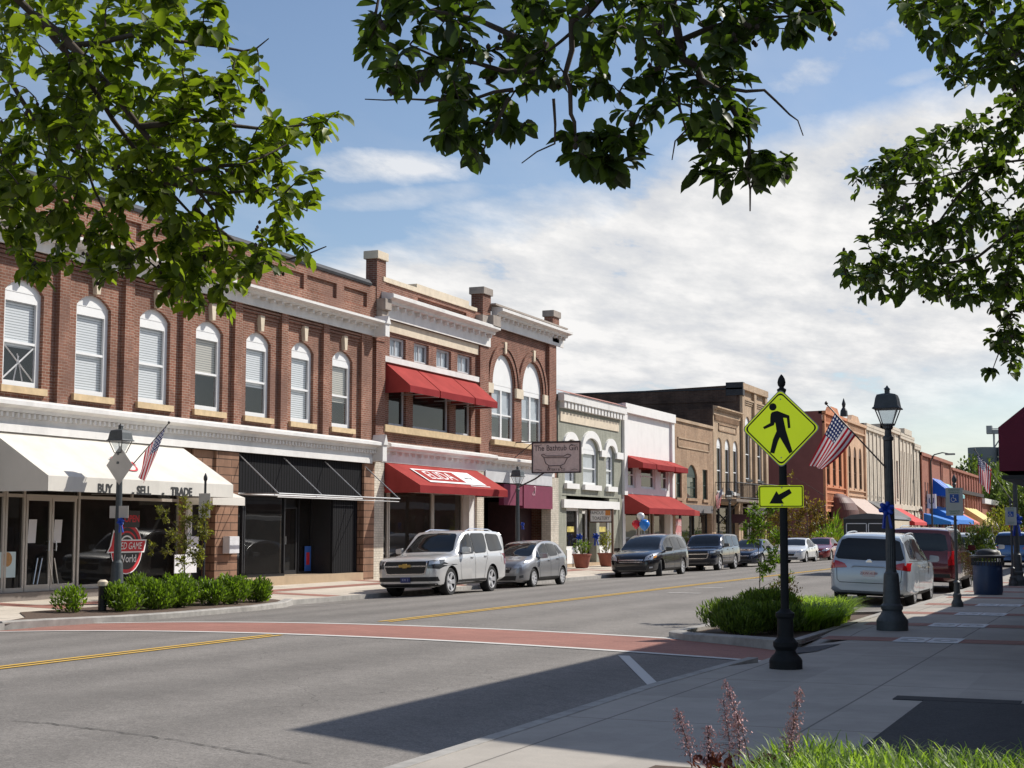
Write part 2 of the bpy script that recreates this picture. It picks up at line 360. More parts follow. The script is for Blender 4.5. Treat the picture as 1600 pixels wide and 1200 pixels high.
YEL = roadpaint('yellow_paint', (.66,.40,.06), .58); WHT = roadpaint('white_paint', (.62,.6,.56), .66); WORN = roadpaint('worn_white_paint', (.5,.48,.45), .5)
SOIL = M('mulch', (.10,.065,.045), .95, .4, 18, bmp=.8)
def structure(o): o['kind'] = 'structure'; return o

# ---- ground out to the horizon, road with a crown, pavements
g = MB(); g.quad((-2500,-600,-.25), (2500,-600,-.25), (2500,4500,-.25), (-2500,4500,-.25))
structure(g.build('ground', M('ground_dirt', (.13,.13,.09), .95, .3, .02)))
RY = [-60,-20,0,10,20,22,24,26,28,30,33,36,40,50,60,80,100,150,250,400,900]
def strip(name, mat, x0, x1, y0, y1, dz=0., nx=None, zf=road_z, sk=0.0, parent=None):
    """a sheet that follows the crown of the road; sk skews its two ends"""
    nx = nx or max(1, int(abs(x1-x0)/.9)); m = MB(); vs = []; ny = max(1, min(60, int((y1-y0)/15)))
    for j in range(ny+1):
        for i in range(nx+1):
            x = x0+(x1-x0)*i/nx; y = y0+(y1-y0)*j/ny + sk*(x-x0)
            vs.append((x, y, zf(x)+dz))
    m.add(vs, [(j*(nx+1)+i, j*(nx+1)+i+1, (j+1)*(nx+1)+i+1, (j+1)*(nx+1)+i) for j in range(ny) for i in range(nx)])
    return m.build(name, mat, parent, 20)
structure(strip('road', A_ROAD, -19.9, -4.95, -80, 900, 0, 18))
# the crosswalk: brick-red paver band between two white lines, slightly skewed
CWS = -.062
structure(strip('crosswalk_paving', PAVER, -19.75, -5.0, 22.35, 24.95, .005, 16, sk=CWS))
structure(strip('crosswalk_line', WHT, -19.75, -5.0, 22.15, 22.35, .009, 16, sk=CWS))
structure(strip('crosswalk_line', WHT, -19.75, -5.0, 24.95, 25.13, .009, 16, sk=CWS))
for dx in (-.14, .06):
    structure(strip('yellow_centre_line', YEL, -13.15+dx, -13.15+dx+.1, -60, 21.6, .009, 1))
    structure(strip('yellow_centre_line', YEL, -13.2+dx, -13.2+dx+.1, 25.5, 520, .009, 1))
m = MB(); m.quad((-7.0,20.75,road_z(-7.0)+.009), (-5.02,16.3,road_z(-5.02)+.009), (-4.97,16.55,road_z(-4.97)+.009), (-6.85,20.8,road_z(-6.85)+.009)); structure(m.build('parking_line', WHT))
for y, x in ((40.5,-11.5), (44.5,-11.9), (52.0,-12.2), (60,-12.2), (75,-9.0)):
    structure(strip('worn_lane_mark', WORN, x-.7, x+.2, y-.18, y+.18, .008, 1))
for y in (32.5, 38.0): structure(strip('parking_line', WORN, -19.6, -17.9, y, y+.12, .008, 2))
for y in (52.0, 59, 66): structure(strip('parking_line', WHT, -7.1, -5.1, y, y+.12, .008, 2))
# crack sealed across the near lane
m = MB(); pr_ = random.Random(3); pts = []
for i in range(46):
    t = i/45; p = atZ(20+t*465, 1134+52*t**1.3+pr_.uniform(-1.0, 1.0), .06); pts.append(p)
for i in range(45):
    a, b = pts[i], pts[i+1]; w_ = .003+.007*pr_.random(); za, zb = road_z(a.x)+.007, road_z(b.x)+.007
    m.quad((a.x, a.y-w_, za), (b.x, b.y-w_, zb), (b.x, b.y+w_, zb), (a.x, a.y+w_, za))
structure(m.build('road_crack', M('crack_dark', (.035,.033,.03), .95)))  # one even dark tone along the crack line
# left pavement
m = MB()
def lz(x, y): return side_z(x)
for j in range(len(RY)-1):
    for a, b in ((-19.9,-21.4), (-21.4,-24.6)):
        m.quad((a,RY[j],side_z(a)), (a,RY[j+1],side_z(a)), (b,RY[j+1],side_z(b)), (b,RY[j],side_z(b)))
structure(m.build('pavement_left', CONC_L))
m = MB(); m.box(-20.04, -19.9, -80, 23.0, -.3, .064); m.box(-20.04, -19.9, 33.4, 900, -.3, .064); structure(m.build('kerb_left', CURB))
for y in (18.2, 26.9, 35.6, 44.3, 53, 62):
    structure(strip('paver_strip_left', PAVER, -24.3, -20.1, y, y+.75, .004, 3, zf=side_z))
for ys, ye in ((26.9, 62),): structure(strip('paver_strip_left', PAVER, -22.9, -22.3, ys+.8, ye, .006, 1, zf=side_z))
# left kerb extension with planting bed
ext = [(-19.95,23.0), (-19.6,24.3), (-19.1,25.6), (-18.85,27.2), (-18.85,30.2), (-19.2,32.0), (-19.95,33.6)]
def kerb_run(name, pts, w_, z0, z1, mat=None, inner=None):
    """kerb swept along a plan line; inner side given by the sign of w_"""
    m = MB(); vs = []
    P = [Vector((*p, 0)) for p in pts]
    for i, p in enumerate(P):
        d = (P[min(i+1, len(P)-1)]-P[max(i-1, 0)]).normalized(); n = Vector((-d.y, d.x, 0))*w_
        for q, z in ((p, z0), (p, z1-.02), (p+n*.15, z1), (p+n, z1), (p+n, z0)): vs.append((q.x, q.y, z))
    k = 5; fs = [(i*k+j, i*k+j+1, (i+1)*k+j+1, (i+1)*k+j) for i in range(len(P)-1) for j in range(4)]
    fs += [tuple(range(k)), tuple(range((len(P)-1)*k, len(P)*k))]
    m.add(vs, fs); return m.build(name, mat or CURB, None, 30)
structure(kerb_run('kerb_extension_left', ext, .22, -.2, .10))
m = MB(); m.add([(x-.2, y, .062) for x, y in ext]+[(-21.6,33.4,.12), (-21.6,25.4,.12), (-20.6,24.4,.09)], [tuple(range(len(ext)+3))]); structure(m.build('planting_soil_left', SOIL))
# right pavement, kerb, kerb extension with bed
RX0, RX1 = -4.95, -.9
m = MB()
for j in range(len(RY)-1):
    y0, y1 = RY[j], RY[j+1]
    if y1 <= 17.5 or y0 >= 26: m.quad((RX0,y0,.15), (RX1+6,y0,.15), (RX1+6,y1,.15), (RX0,y1,.15)) if y0 >= 20 else m.quad((RX0,y0,.15), (-2.1,y0,.15), (-2.1,y1,.15), (RX0,y1,.15))
m.quad((RX0,10,.15), (-2.1,10,.15), (-2.1,15.5,.15), (RX0,15.5,.15)); m.quad((RX0,15.5,.15), (5.1,15.5,.15), (5.1,18.4,.15), (RX0,18.4,.15))
m.quad((-4.3,18.4,.15), (5.1,18.4,.15), (5.1,26,.15), (-4.3,26,.15))
m.quad((RX0,18.4,.15), (-4.3,18.4,.15), (-4.3,20.1,.15), (RX0,20.1,.05)); m.quad((RX0,20.1,.05), (-4.3,20.1,.15), (-4.3,23.0,.15), (RX0,23.0,.05)); m.quad((RX0,23.0,.05), (-4.3,23.0,.15), (-4.3,26,.15), (RX0,26,.15))
structure(m.build('pavement_right', CONC_R))
structure(kerb_run('kerb_right', [(-5.05,-60), (-5.05,12), (-5.1,16), (-5.0,19.2), (-4.96,20.0)], -.16, -.2, .156))
structure(kerb_run('kerb_right', [(-5.0,32.6), (-5.0,900)], -.16, -.2, .156))
ext2 = [(-5.05,23.15), (-6.2,23.75), (-7.0,24.05), (-7.38,24.5), (-7.4,25.4), (-7.3,28.2), (-6.6,30.4), (-5.9,31.7), (-5.05,32.6)]
structure(kerb_run('kerb_extension_right', ext2, -.24, -.2, .17))
m = MB(); m.add([(x+.15, y+.05, .11) for x, y in ext2]+[(-4.9,30,.12)], [tuple(range(len(ext2)+1))]); structure(m.build('planting_soil_right', SOIL))
m = MB(); m.box(-5.12, -4.98, 23.2, 32.5, 0, .158); structure(m.build('bed_edge_right', CURB))
for y in (24.2, 28.2, 32.2, 36.2, 40.2, 44.2, 48.2, 52.2):
    structure(strip('paver_strip_right', PAVER, -4.75, -.9, y-.42, y+.42, .004, 2, zf=lambda x: .15))
# painted plaques set in the paver strips
pm, nt, b = newmat('plaque_paint'); x, y, z = sep(nt, objco(nt))
dd = math_(nt, 'SQRT', math_(nt, 'ADD', math_(nt, 'POWER', math_(nt, 'SUBTRACT', math_(nt, 'ABSOLUTE', x), .245), 2), math_(nt, 'POWER', math_(nt, 'MULTIPLY', y, .5), 2)))
ringm = math_(nt, 'MULTIPLY', math_(nt, 'LESS_THAN', math_(nt, 'ADD', dd, math_(nt, 'MULTIPLY', noise(nt, objco(nt), 9, 3), .05)), .20), math_(nt, 'GREATER_THAN', dd, .07))
L(nt, mixc(nt, math_(nt, 'MULTIPLY', ringm, .75), ramp(nt, noise(nt, objco(nt), 12, 4), [(.3, (.42,.43,.44)), (.7, (.6,.61,.62))]), (.2,.21,.22)), b.inputs['Base Color']); setin(b, 'Roughness', .6)
for k, y in enumerate((24.2, 28.2, 32.2, 36.2)):
    pl = MB()
    for sx in (-.245, .245): pl.box(sx-.235, sx+.235, -.55, .55, 0, .003)
    o = pl.build('pavement_plaque', pm); o.location = (-3.15, y, .156)
    tag(o, ['white painted plaque pair on the pavement closest to the street lamp', 'second white plaque pair on the pavement behind the lamp', 'third white plaque pair beside the accessible parking sign', 'fourth small white plaque pair before the litter bin'][k], 'plaque', 'painted plaques set in the pavement')
o = MB().add([(-4.95,21.3,.075), (-4.3,21.3,.158), (-4.25,22.9,.158), (-4.95,22.9,.075)], [(0,1,2,3)]).build('tactile_pad', M('tactile_pad', (.05,.05,.055), .9)); structure(o)
o = MB().box(-5.02, -4.7, 23.1, 23.6, .02, .052).build('gutter_drain', M('drain_black', (.01,.01,.01), .9)); structure(o)
m = MB(); m.quad((-2.1,-30,.157), (9,-30,.157), (9,15.7,.157), (-2.1,15.7,.157)); structure(m.build('car_park', A_DARK))
m = MB(); m.box(-2.4, -1.2, 15.62, 15.95, .146, .160); structure(m.build('kerb_shadow_slot', CURB_D))  # thin dark slab standing in for the shadow of a raised kerb
# chewing-gum and stain spots come from the slab material; a manhole in the far lane
# ---- right-hand row (out of the picture, it throws the long shadow and fills the shop windows' reflections)
BRK_R = brick('brick_right', (.24,.10,.07), (.30,.13,.09), (.35,.3,.26))
GL_D = glass('shop_glass', (.42,.40,.36), (.025,.025,.025), .5, 1.33)
def plain_block(name, label, X, y0, y1, H, mat, depth=22, skew=0):
    t = thing(name, label, 'building', (X, y0, .15)); m = MB()
    pl = [(X,y0), (X,y1), (X+depth,y1), (X+depth,y0-skew)]
    m.add([(a,b,.0) for a,b in pl]+[(a,b,H) for a,b in pl], [(4,5,6,7),(0,1,5,4),(1,2,6,5),(2,3,7,6),(3,0,4,7)]); m.build('wall', mat, t)
    n = int((y1-y0)/3)
    for i in range(n):
        a = y0+.6+i*(y1-y0-.6)/n
        MB().box(X-.04, X+.02, a, a+1.9, .7, 2.9).build('shop_window', GL_D, t)
        if H > 7: MB().box(X-.04, X+.02, a+.4, a+1.5, 5.0, 7.0).build('window', GL_D, t)
    m = MB(); m.box(X-.1, X, y0, y1, 3.3, 3.8); m.box(X-.12, X, y0, y1, H-.5, H-.02); m.build('cornice', M('white_trim', (.75,.73,.7), .6, .06, dirt=.3), t)
    return t
blkA = plain_block('corner_shop', 'two storey brick corner shop carrying the maroon awning', -1.0, 19.05, 33.3, 8.65, BRK_R, 22, 7.0)
plain_block('brick_shop', 'low single storey brick shop past the maroon awning', -1.0, 33.4, 70, 4.45, BRK_R)
plain_block('brick_shop', 'long two storey brick shop farther along the near pavement', -1.0, 70.1, 130, 7.5, BRK_R)
MAR = M('maroon_canvas', (.16,.012,.035), .75, .08)
aw = MB(); yA, yB = 24.0, 33.5
aw.add([(-2.03,yA,2.72),(-2.03,yA,3.38),(-1.0,yA,4.2),(-1.0,yA,2.72),(-2.03,yB,2.72),(-2.03,yB,3.38),(-1.0,yB,4.2),(-1.0,yB,2.72)],
       [(0,1,2,3),(4,7,6,5),(0,4,5,1),(1,5,6,2)]); o = aw.build('awning', MAR, blkA); o['label'] = 'maroon canvas box awning'
MB().box(-2.0, -1.0, yA+.05, yB-.05, 2.6, 2.66).build('awning_frame', M('black_metal', (.02,.02,.022), .5), blkA)
# ---- far end of the street
structure(strip('far_road', A_ROAD, -19.9, -4.95, 900, 1500, 0, 8))
# ================================================================= left row of shops
BRK1 = brick('brick_red', (.245,.098,.060), (.345,.155,.102), (.43,.35,.28), stain=.42, patch=(.19,.105,.08))
BRK2 = brick('brick_dark_red', (.21,.078,.049), (.305,.122,.08), (.39,.32,.26), stain=.42)
BRKW = brick('brick_cream', (.60,.54,.44), (.68,.62,.52), (.42,.38,.32), .21, .085, .009, .25)
BRKT = brick('brick_tan', (.36,.22,.13), (.46,.30,.19), (.42,.34,.26), .2, .08, .008, .3)
BRKT2 = brick('brick_light_tan', (.47,.33,.21), (.55,.40,.27), (.45,.38,.3), .21, .08, .007, .25)
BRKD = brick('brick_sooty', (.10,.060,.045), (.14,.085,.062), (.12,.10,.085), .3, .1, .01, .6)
BRKO = brick('brick_orange', (.58,.235,.12), (.64,.27,.14), (.55,.28,.17), .21, .08, .005, .15)
BRKP = brick('brick_peach', (.58,.37,.24), (.62,.41,.27), (.55,.4,.29), .21, .08, .005, .15)
BRKF = brick('brick_far_red', (.31,.11,.07), (.37,.14,.09), (.4,.24,.18), .21, .08, .006, .2)
STONE = brick('brownstone', (.30,.165,.105), (.37,.215,.14), (.11,.065,.045), 1.35, .225, .017, .45)
SAGE = brick('brick_sage', (.30,.30,.245), (.33,.33,.27), (.28,.28,.23), .21, .08, .005, .12)
WPLAS = M('white_plaster', (.80,.78,.75), .7, .03, 2, dirt=.12)
WTRIM = M('white_trim', (.78,.77,.745), .55, .04, 3, dirt=.18); GTRIM = M('grey_white_trim', (.56,.56,.57), .6, .08, 3, dirt=.3)
WFRM = M('white_window_frame', (.8,.8,.79), .5, .03); SILL = M('buff_stone', (.58,.43,.25), .8, .14, 5, dirt=.2); CREAM = M('cream_stone', (.68,.58,.44), .8, .1, 4, dirt=.2)
BLACK = M('black_metal', (.02,.02,.022), .5); ROOFM = M('roof_membrane', (.035,.037,.042), .7, .3, 2)
ALU = M('aluminium', (.55,.5,.44), .4, .06, metal=.4); SLATE = M('cap_stone', (.34,.29,.25), .85, .15, 5, dirt=.3)
BLIND = slats('window_blind', (.86,.86,.84), (.30,.30,.30), .065); BLIND2 = slats('tan_blind', (.62,.57,.48), (.2,.18,.15), .065)
PANE = glass('window_glass', (.93,.95,.97), (.02,.022,.025), .93); GL_S = GL_D; INT = M('shop_interior', (.24,.19,.15), .9, .35, 1.2)
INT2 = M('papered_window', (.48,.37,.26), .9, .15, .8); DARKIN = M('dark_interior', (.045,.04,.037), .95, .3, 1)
RED = M('red_canvas', (.35,.058,.052), .95, .14, 1.2, spec=.1, bmp=.3, bscale=9, dirt=.25); RED_D = M('dark_red_canvas', (.25,.03,.032), .95, .1, 1.5, spec=.1); CANV = M('white_canvas', (.69,.655,.59), .85, .07, 1.0, spec=.15, bmp=.3, bscale=7, dirt=.28)
CORR = slats('black_corrugated', (.018,.018,.02), (.004,.004,.004), .155, 'Y', .9); setin(CORR.node_tree.nodes['Principled BSDF'], 'Specular IOR Level', .1)
GRNG = glass('green_glass', (.2,.3,.24), (.03,.05,.042), .25)
X0 = -24.2
def rect(a, b, c, d): return [(a,c),(b,c),(b,d),(a,d)]
def arch(y0, y1, z0, z1, rise, n=10):
    """opening whose top is an arc: springs at z1, rises by `rise`"""
    c, hw = (y0+y1)/2, (y1-y0)/2
    pts = [(y0,z0),(y1,z0)]
    if rise < hw*.7:      # flat segmental arc
        rad = (hw*hw+rise*rise)/(2*rise); h = math.asin(min(1, hw/rad))
        return pts+[(c+rad*math.sin(h-2*h*i/n), z1+rise-rad+rad*math.cos(h-2*h*i/n)) for i in range(n+1)]
    for i in range(n+1):
        t = i/n; a = math.pi*t; pts.append((c+hw*math.cos(a), z1+rise*math.sin(a)))
    return pts
def loopwall(mb, outer, holes, X, rev=.22, mi=0, rmi=None):
    bm = bmesh.new(); loops = [outer]+holes; es = []
    for lp in loops:
        vs = [bm.verts.new((X, y, z)) for y, z in lp]
        for i in range(len(vs)): es.append(bm.edges.new((vs[i], vs[(i+1)%len(vs)])))
    bmesh.ops.triangle_fill(bm, use_beauty=True, edges=es)
    bm.verts.index_update(); vs = [v.co[:] for v in bm.verts]; fs = [tuple(v.index for v in f.verts) for f in bm.faces]; bm.free()
    mb.add(vs, fs, mi)
    for lp in holes:
        for i in range(len(lp)):
            a, b = lp[i], lp[(i+1)%len(lp)]
            mb.quad((X,a[0],a[1]), (X,b[0],b[1]), (X-rev,b[0],b[1]), (X-rev,a[0],a[1]), mi if rmi is None else rmi)
def shell(mb, y0, y1, H, X=X0, depth=24, z0=0., mi=0, roof=1, lowroof=.6):
    """side walls, back and roof behind a facade"""
    xb = X-depth
    mb.quad((X,y0,z0), (xb,y0,z0), (xb,y0,H-lowroof), (X,y0,H), mi); mb.quad((X,y1,z0), (xb,y1,z0), (xb,y1,H-lowroof), (X,y1,H), mi)
    mb.quad((xb,y0,z0), (xb,y1,z0), (xb,y1,H-lowroof), (xb,y0,H-lowroof), mi)
    mb.quad((X-.3,y0+.05,H-lowroof-.3), (X-.3,y1-.05,H-lowroof-.3), (xb,y1-.05,H-lowroof-.35), (xb,y0+.05,H-lowroof-.35), roof)
    mb.quad((X-.3,y0,z0), (X-.3,y1,z0), (X-.3,y1,H), (X-.3,y0,H), mi) if False else None
def window(par, y0, y1, z0, z1, X, rise=0, blind=BLIND, blind_to=0., sill=SILL, double=False, rows=2, fr=.07, pane=PANE, frame=WFRM, keyst=None, sillm=.1, name='window', hood=False, back=True, muntin=0):
    """one sash window as a part: frame (its own mesh), pane, blind, sill as sub-parts"""
    d = .12; xf = X-d
    m = MB(); zc = z1
    m.box(xf-.05, xf+.02, y0, y0+fr, z0, z1); m.box(xf-.05, xf+.02, y1-fr, y1, z0, z1); m.box(xf-.05, xf+.02, y0+fr, y1-fr, z0, z0+fr)
    m.box(xf-.05, xf+.02, y0+fr, y1-fr, z1-fr*(1.6 if rise else 1), z1)
    if rise:      # solid arched head
        pts = arch(y0, y1, z1, z1, rise)[1:]; m.prism(pts, xf-.05, xf+.03)
    zm = z0+(z1-z0)*.47
    if rows >= 2: m.box(xf-.045, xf+.01, y0+fr, y1-fr, zm-.03, zm+.03)
    if double: m.box(xf-.045, xf+.015, (y0+y1)/2-.07, (y0+y1)/2+.07, z0+fr, z1-fr)
    for k in range(muntin): yy = y0+(y1-y0)*(k+1)/(muntin+1); m.box(xf-.04, xf+.005, yy-.02, yy+.02, z0+fr, z1-fr)
    w_ = m.build(name, frame, par)
    MB().quad((xf-.02,y0,z0), (xf-.02,y1,z0), (xf-.02,y1,z1), (xf-.02,y0,z1)).build('pane', pane, w_)
    zb = z0+(z1-z0)*blind_to
    if blind is not None: MB().quad((xf-.09,y0,zb), (xf-.09,y1,zb), (xf-.09,y1,z1), (xf-.09,y0,z1)).build('blind', blind, w_)
    if back: MB().quad((xf-.45,y0-.4,z0-.4), (xf-.45,y1+.4,z0-.4), (xf-.45,y1+.4,z1+.3), (xf-.45,y0-.4,z1+.3)).build('dark_backing', DARKIN, w_)  # dark-coloured backing sheet, stands in for the unlit room behind the pane
    if sill is not None: MB().box(X-.1, X+.09, y0-sillm, y1+sillm, z0-.16, z0).build('sill', sill, w_)
    if keyst is not None:
        yc = (y0+y1)/2; zt = z1+rise; MB().prism([(yc-.07,zt+.03),(yc+.07,zt+.03),(yc+.12,zt+.5),(yc-.12,zt+.5)], X-.02, X+.13).build('keystone', keyst, w_)
    return w_
def brackets(m, y0, y1, n, X, pr, z0, z1, w_=.09, mi=None):
    for i in range(n):
        y = y0+(y1-y0)*(i+.5)/n; m.box(X, X+pr, y-w_/2, y+w_/2, z0, z1, mi)
def cornice(par, y0, y1, X, z0, z1, pr=.45, nd=40, name='cornice', mats=None, dn=.1, top=.12, ret=True):
    """classical cornice: frieze board, dentils, sloping crown"""
    m = MB(); h = z1-z0
    m.box(X, X+.06, y0, y1, z0, z0+h*.528)                              # frieze
    prof = [(X, z1), (X+pr*.9, z1-h*.10), (X+pr, z1-h*.13), (X+pr, z1-h*.26), (X+pr*.55, z1-h*.34), (X+pr*.5, z1-h*.45), (X+.06, z1-h*.47), (X, z1-h*.47)]
    m.add([(x,y0,z) for x,z in prof]+[(x,y1,z) for x,z in prof], [tuple(range(8))[::-1], tuple(range(8,16))]+[(i,(i+1)%8,8+(i+1)%8,8+i) for i in range(8)])
    brackets(m, y0+.02, y1-.02, nd, X+.06, pr*.34, z1-h*.62, z1-h*.475, dn)
    return m.build(name, mats or WTRIM, par)
def awning(par, y0, y1, X, zt, zb, pr, val=.28, mat=RED, vmat=None, side=True, name='awning', frame=True):
    """sloping canvas awning: top sheet + closed ends + valance, with thickness and a small sag"""
    m = MB(); n = max(2, int((y1-y0)/.6)); rr = random.Random(int(y0*10))
    for k, (xa, za, xb, zb_) in enumerate(((X, zt, X+pr, zb), (X+pr, zb, X+pr, zb-val))):
        vs = []
        for i in range(n+1):
            y = y0+(y1-y0)*i/n
            for j in range(5):
                t = j/4; sg = (-.018*math.sin(math.pi*t)*(1-math.cos(2*math.pi*((i/n)*round((y1-y0)/1.8)))) if k == 0 else .008*math.sin(y*3.1)*t)
                vs.append((xa+(xb-xa)*t+(sg if k else 0)+.002, y, za+(zb_-za)*t+(sg if k == 0 else 0)))
        m.add(vs, [(i*5+j, i*5+j+1, (i+1)*5+j+1, (i+1)*5+j) for i in range(n) for j in range(4)], k)
    if side:
        for y in (y0, y1): m.add([(X,y,zt),(X+pr,y,zb),(X+pr,y,zb-val),(X,y,zb-val)], [(0,1,2,3)], 1 if False else 0)
    o = m.build(name, [mat, vmat or mat], par, 25)
    if frame:
        f = MB()
        for y in (y0+.03, (y0+y1)/2, y1-.03):
            f.tube((X,y,zb-val+.02), (X+pr-.02,y,zb-val+.02), .018, n=6)
        f.tube((X+pr-.03,y0+.03,zb-val+.02), (X+pr-.03,y1-.03,zb-val+.02), .018, n=6); f.build('awning_frame', M('galvanised', (.4,.4,.4), .4, .1, metal=.6), o)
    return o
def slope_frame(y, X, zt, zb, pr, t, off=.012):
    """matrix for lettering lying on an awning's slope, t from top to bottom"""
    up = Vector((-pr, 0, zt-zb)).normalized(); nrm = Vector((zt-zb, 0, pr)).normalized()
    return frame3(Vector((X+pr*t, y, zt+(zb-zt)*t))+nrm*off, (0,1,0), up, nrm)
def shopfront(par, panes, X, z0, z1, mull=ALU, mw=.07, transom=None, base=.0, basem=WTRIM, g_=GL_S, inner=INT, depth=1.6, rec=.3):
    """panes: list of (y0,y1); frames around each, a lit-by-day interior box behind"""
    xf = X-rec
    ys, ye = panes[0][0], panes[-1][1]
    b = MB(); b.box(xf-depth, xf-depth+.04, ys, ye, z0, z1+.3); b.box(xf-depth, xf-.1, ys, ys+.04, z0, z1+.3); b.box(xf-depth, xf-.1, ye-.04, ye, z0, z1+.3); b.box(xf-depth, xf-.1, ys, ye, z0-.03, z0+.02); b.box(xf-depth, xf-.1, ys, ye, z1+.26, z1+.3)
    b.build('interior', inner, par)
    for (a, c) in panes:
        m = MB()
        for y in (a, c-mw): m.box(xf-.04, xf+.05, y, y+mw, z0, z1)
        m.box(xf-.04, xf+.05, a+mw, c-mw, z1-mw, z1); m.box(xf-.04, xf+.05, a+mw, c-mw, z0, z0+mw+.03)
        if transom: m.box(xf-.04, xf+.04, a+mw, c-mw, transom-.04, transom+.04)
        w_ = m.build('shop_window', mull, par)
        MB().quad((xf,a,z0), (xf,c,z0), (xf,c,z1), (xf,a,z1)).build('pane', g_, w_)
    if base: MB().box(xf-.1, xf+.12, ys, ye, z0-base, z0).build('window_base', basem, par)
def door(par, y0, y1, z0, z1, X, frame=ALU, g_=GL_S, leafs=2, hand=None, st=.07, name='door'):
    w = (y1-y0)/leafs
    for k in range(leafs):
        a, c = y0+k*w+.01, y0+(k+1)*w-.01; m = MB()
        for y in (a, c-st): m.box(X-.03, X+.03, y, y+st, z0, z1)
        m.box(X-.03, X+.03, a+st, c-st, z1-st, z1); m.box(X-.03, X+.03, a+st, c-st, z0, z0+st*2.2)
        d = m.build(name, frame, par); MB().quad((X,a,z0), (X,c,z0), (X,c,z1), (X,a,z1)).build('pane', g_, d)
        yh = c-.12 if (k == 0 and leafs == 2) or leafs == 1 else a+.12
        h = MB(); h.tube((X+.08,yh,z0+.95), (X+.08,yh,z0+1.2), .015, n=6); h.tube((X,yh,z0+.97), (X+.08,yh,z0+.97), .012, n=6); h.tube((X,yh,z0+1.18), (X+.08,yh,z0+1.18), .012, n=6); h.build('handle', hand or M('steel', (.6,.6,.6), .3, .05, metal=1), d)

# ---------------------------------------------------------------- 1: long red-brick block with seven tall sash windows
Z = .17
b1 = thing('brick_building', 'long two storey red brick block with tall arched sash windows at the left', 'building', (X0, 33, Z))
XW = X0-.12; Y1a, Y1b = 18.0, 46.0
wins = [27.75+2.573*i for i in range(-3, 7)]; W1 = 1.36
bt = 5.16; sp = 7.40
m = MB()
holes = [arch(a, a+W1, bt, sp, .30) for a in wins]
loopwall(m, rect(Y1a, Y1b, 4.15, 8.62), holes, XW, .3)
tiles = []
for i in range(5): pass
pan = [(a, a+2.3) for a in (19.2,22.0,24.8,27.6,30.4,33.2,36.0,38.8,41.2,43.55)]; pan = pan[:-2]+[(41.3,43.2),(43.7,45.3)]
loopwall(m, rect(Y1a, Y1b, 8.62, 10.15), [rect(a, c, 9.35, 9.85) for a, c in pan], X0, .09)
m.quad((X0-.09,Y1a,9.2), (X0-.09,Y1b,9.2), (X0-.09,Y1b,9.95), (X0-.09,Y1a,9.95))
shell(m, Y1a, Y1b, 10.15, X0-.02, 24, 0, 0, 1, 1.2)
m.quad((X0,Y1a,8.62), (X0,Y1b,8.62), (XW,Y1b,8.62), (XW,Y1a,8.62))
pil = [w-.78 for w in wins]+[wins[-1]+1.79]
for i, y in enumerate(pil):
    w_ = .38 if i < len(pil)-1 else .75
    m.box(XW, X0, y, y+w_, 4.8, 8.62)
for i in range(len(pil)-1):
    for k in range(3):
        ya, yb = pil[i]+.38+.0, pil[i+1]; m.box(XW, XW+.03+.03*k, ya, yb, 8.12+.1*k, 8.19+.1*k)
m.build('wall', [BRK1, ROOFM], b1)
for i, a in enumerate(wins):
    window(b1, a, a+W1, bt, sp, XW, .30, blind=(BLIND2 if i in (6, 9) else BLIND), blind_to=(.44, .0, .42, .42, .04, 0, .45, .40, .02, .38)[i], keyst=CREAM, fr=.14, sillm=.12)
tx_ = MB(); ya_, yb_ = wins[3]+.18, wins[3]+W1-.18; xq = XW-.135
for p, q in (((ya_,5.35),(yb_,6.12)), ((ya_,6.12),(yb_,5.35)), ((ya_+.35,5.3),(ya_+.5,5.9)), ((ya_+.65,5.32),(ya_+.45,5.95))): tx_.path([(xq,p[0],p[1]),(xq,q[0],q[1])], .022, 4)
tx_.build('tape_cross', M('masking_tape', (.6,.6,.6), .7), b1)
cornice(b1, Y1a, 45.75, X0, 8.42, 8.98, .5, 60)
cornice(b1, Y1a, 45.95, X0, 4.12, 4.86, .42, 150, 'storefront_cornice', dn=.075)
MB().box(X0+.06, X0+.14, Y1a, 45.55, 4.06, 4.24).build('fascia_board', WTRIM, b1)
m = MB()
for z_, h_, p_ in ((4.15,.78,.44), (8.4,.62,.5)): m = MB(); m.box(X0, X0+p_, 45.72, 46.02, z_, z_+h_*.7); m.prism([(45.7,z_+h_*.7),(46.04,z_+h_*.7),(45.87,z_+h_*1.15)], X0, X0+p_+.05); m.build('end_bracket', WTRIM, b1)
m = MB(); n = 30
pts = [(X0+.04,10.12),(X0+.07,10.2),(X0-.05,10.33),(X0-.35,10.44),(X0-1.0,10.5),(X0-1.0,10.0)]
m.add([(x,Y1a,z) for x,z in pts]+[(x,45.55,z) for x,z in pts], [tuple(range(6)), tuple(range(6,12))]+[(i,(i+1)%6,6+(i+1)%6,6+i) for i in range(6)]); m.build('roof_edge', ROOFM, b1, 50)
def chimney(par, y0, y1, x0, x1, z0, z1, brk=BRK2, cap=CREAM, name='chimney'):
    m = MB(); m.box(x0, x1, y0, y1, z0, z1-.28); c = m.build(name, brk, par)
    MB().box(x0-.07, x1+.07, y0-.07, y1+.07, z1-.28, z1).build('chimney_cap', cap, c, bevel=.01)
chimney(b1, 45.95, 46.62, X0-.40, X0+.03, 8.3, 11.42)
m = MB(); m.box(X0, X0+.36, 45.95, 46.45, 9.35, 9.75); m.box(X0, X0+.24, 45.95, 46.45, 9.1, 9.35); m.build('chimney_bracket', SLATE, b1, bevel=.02)
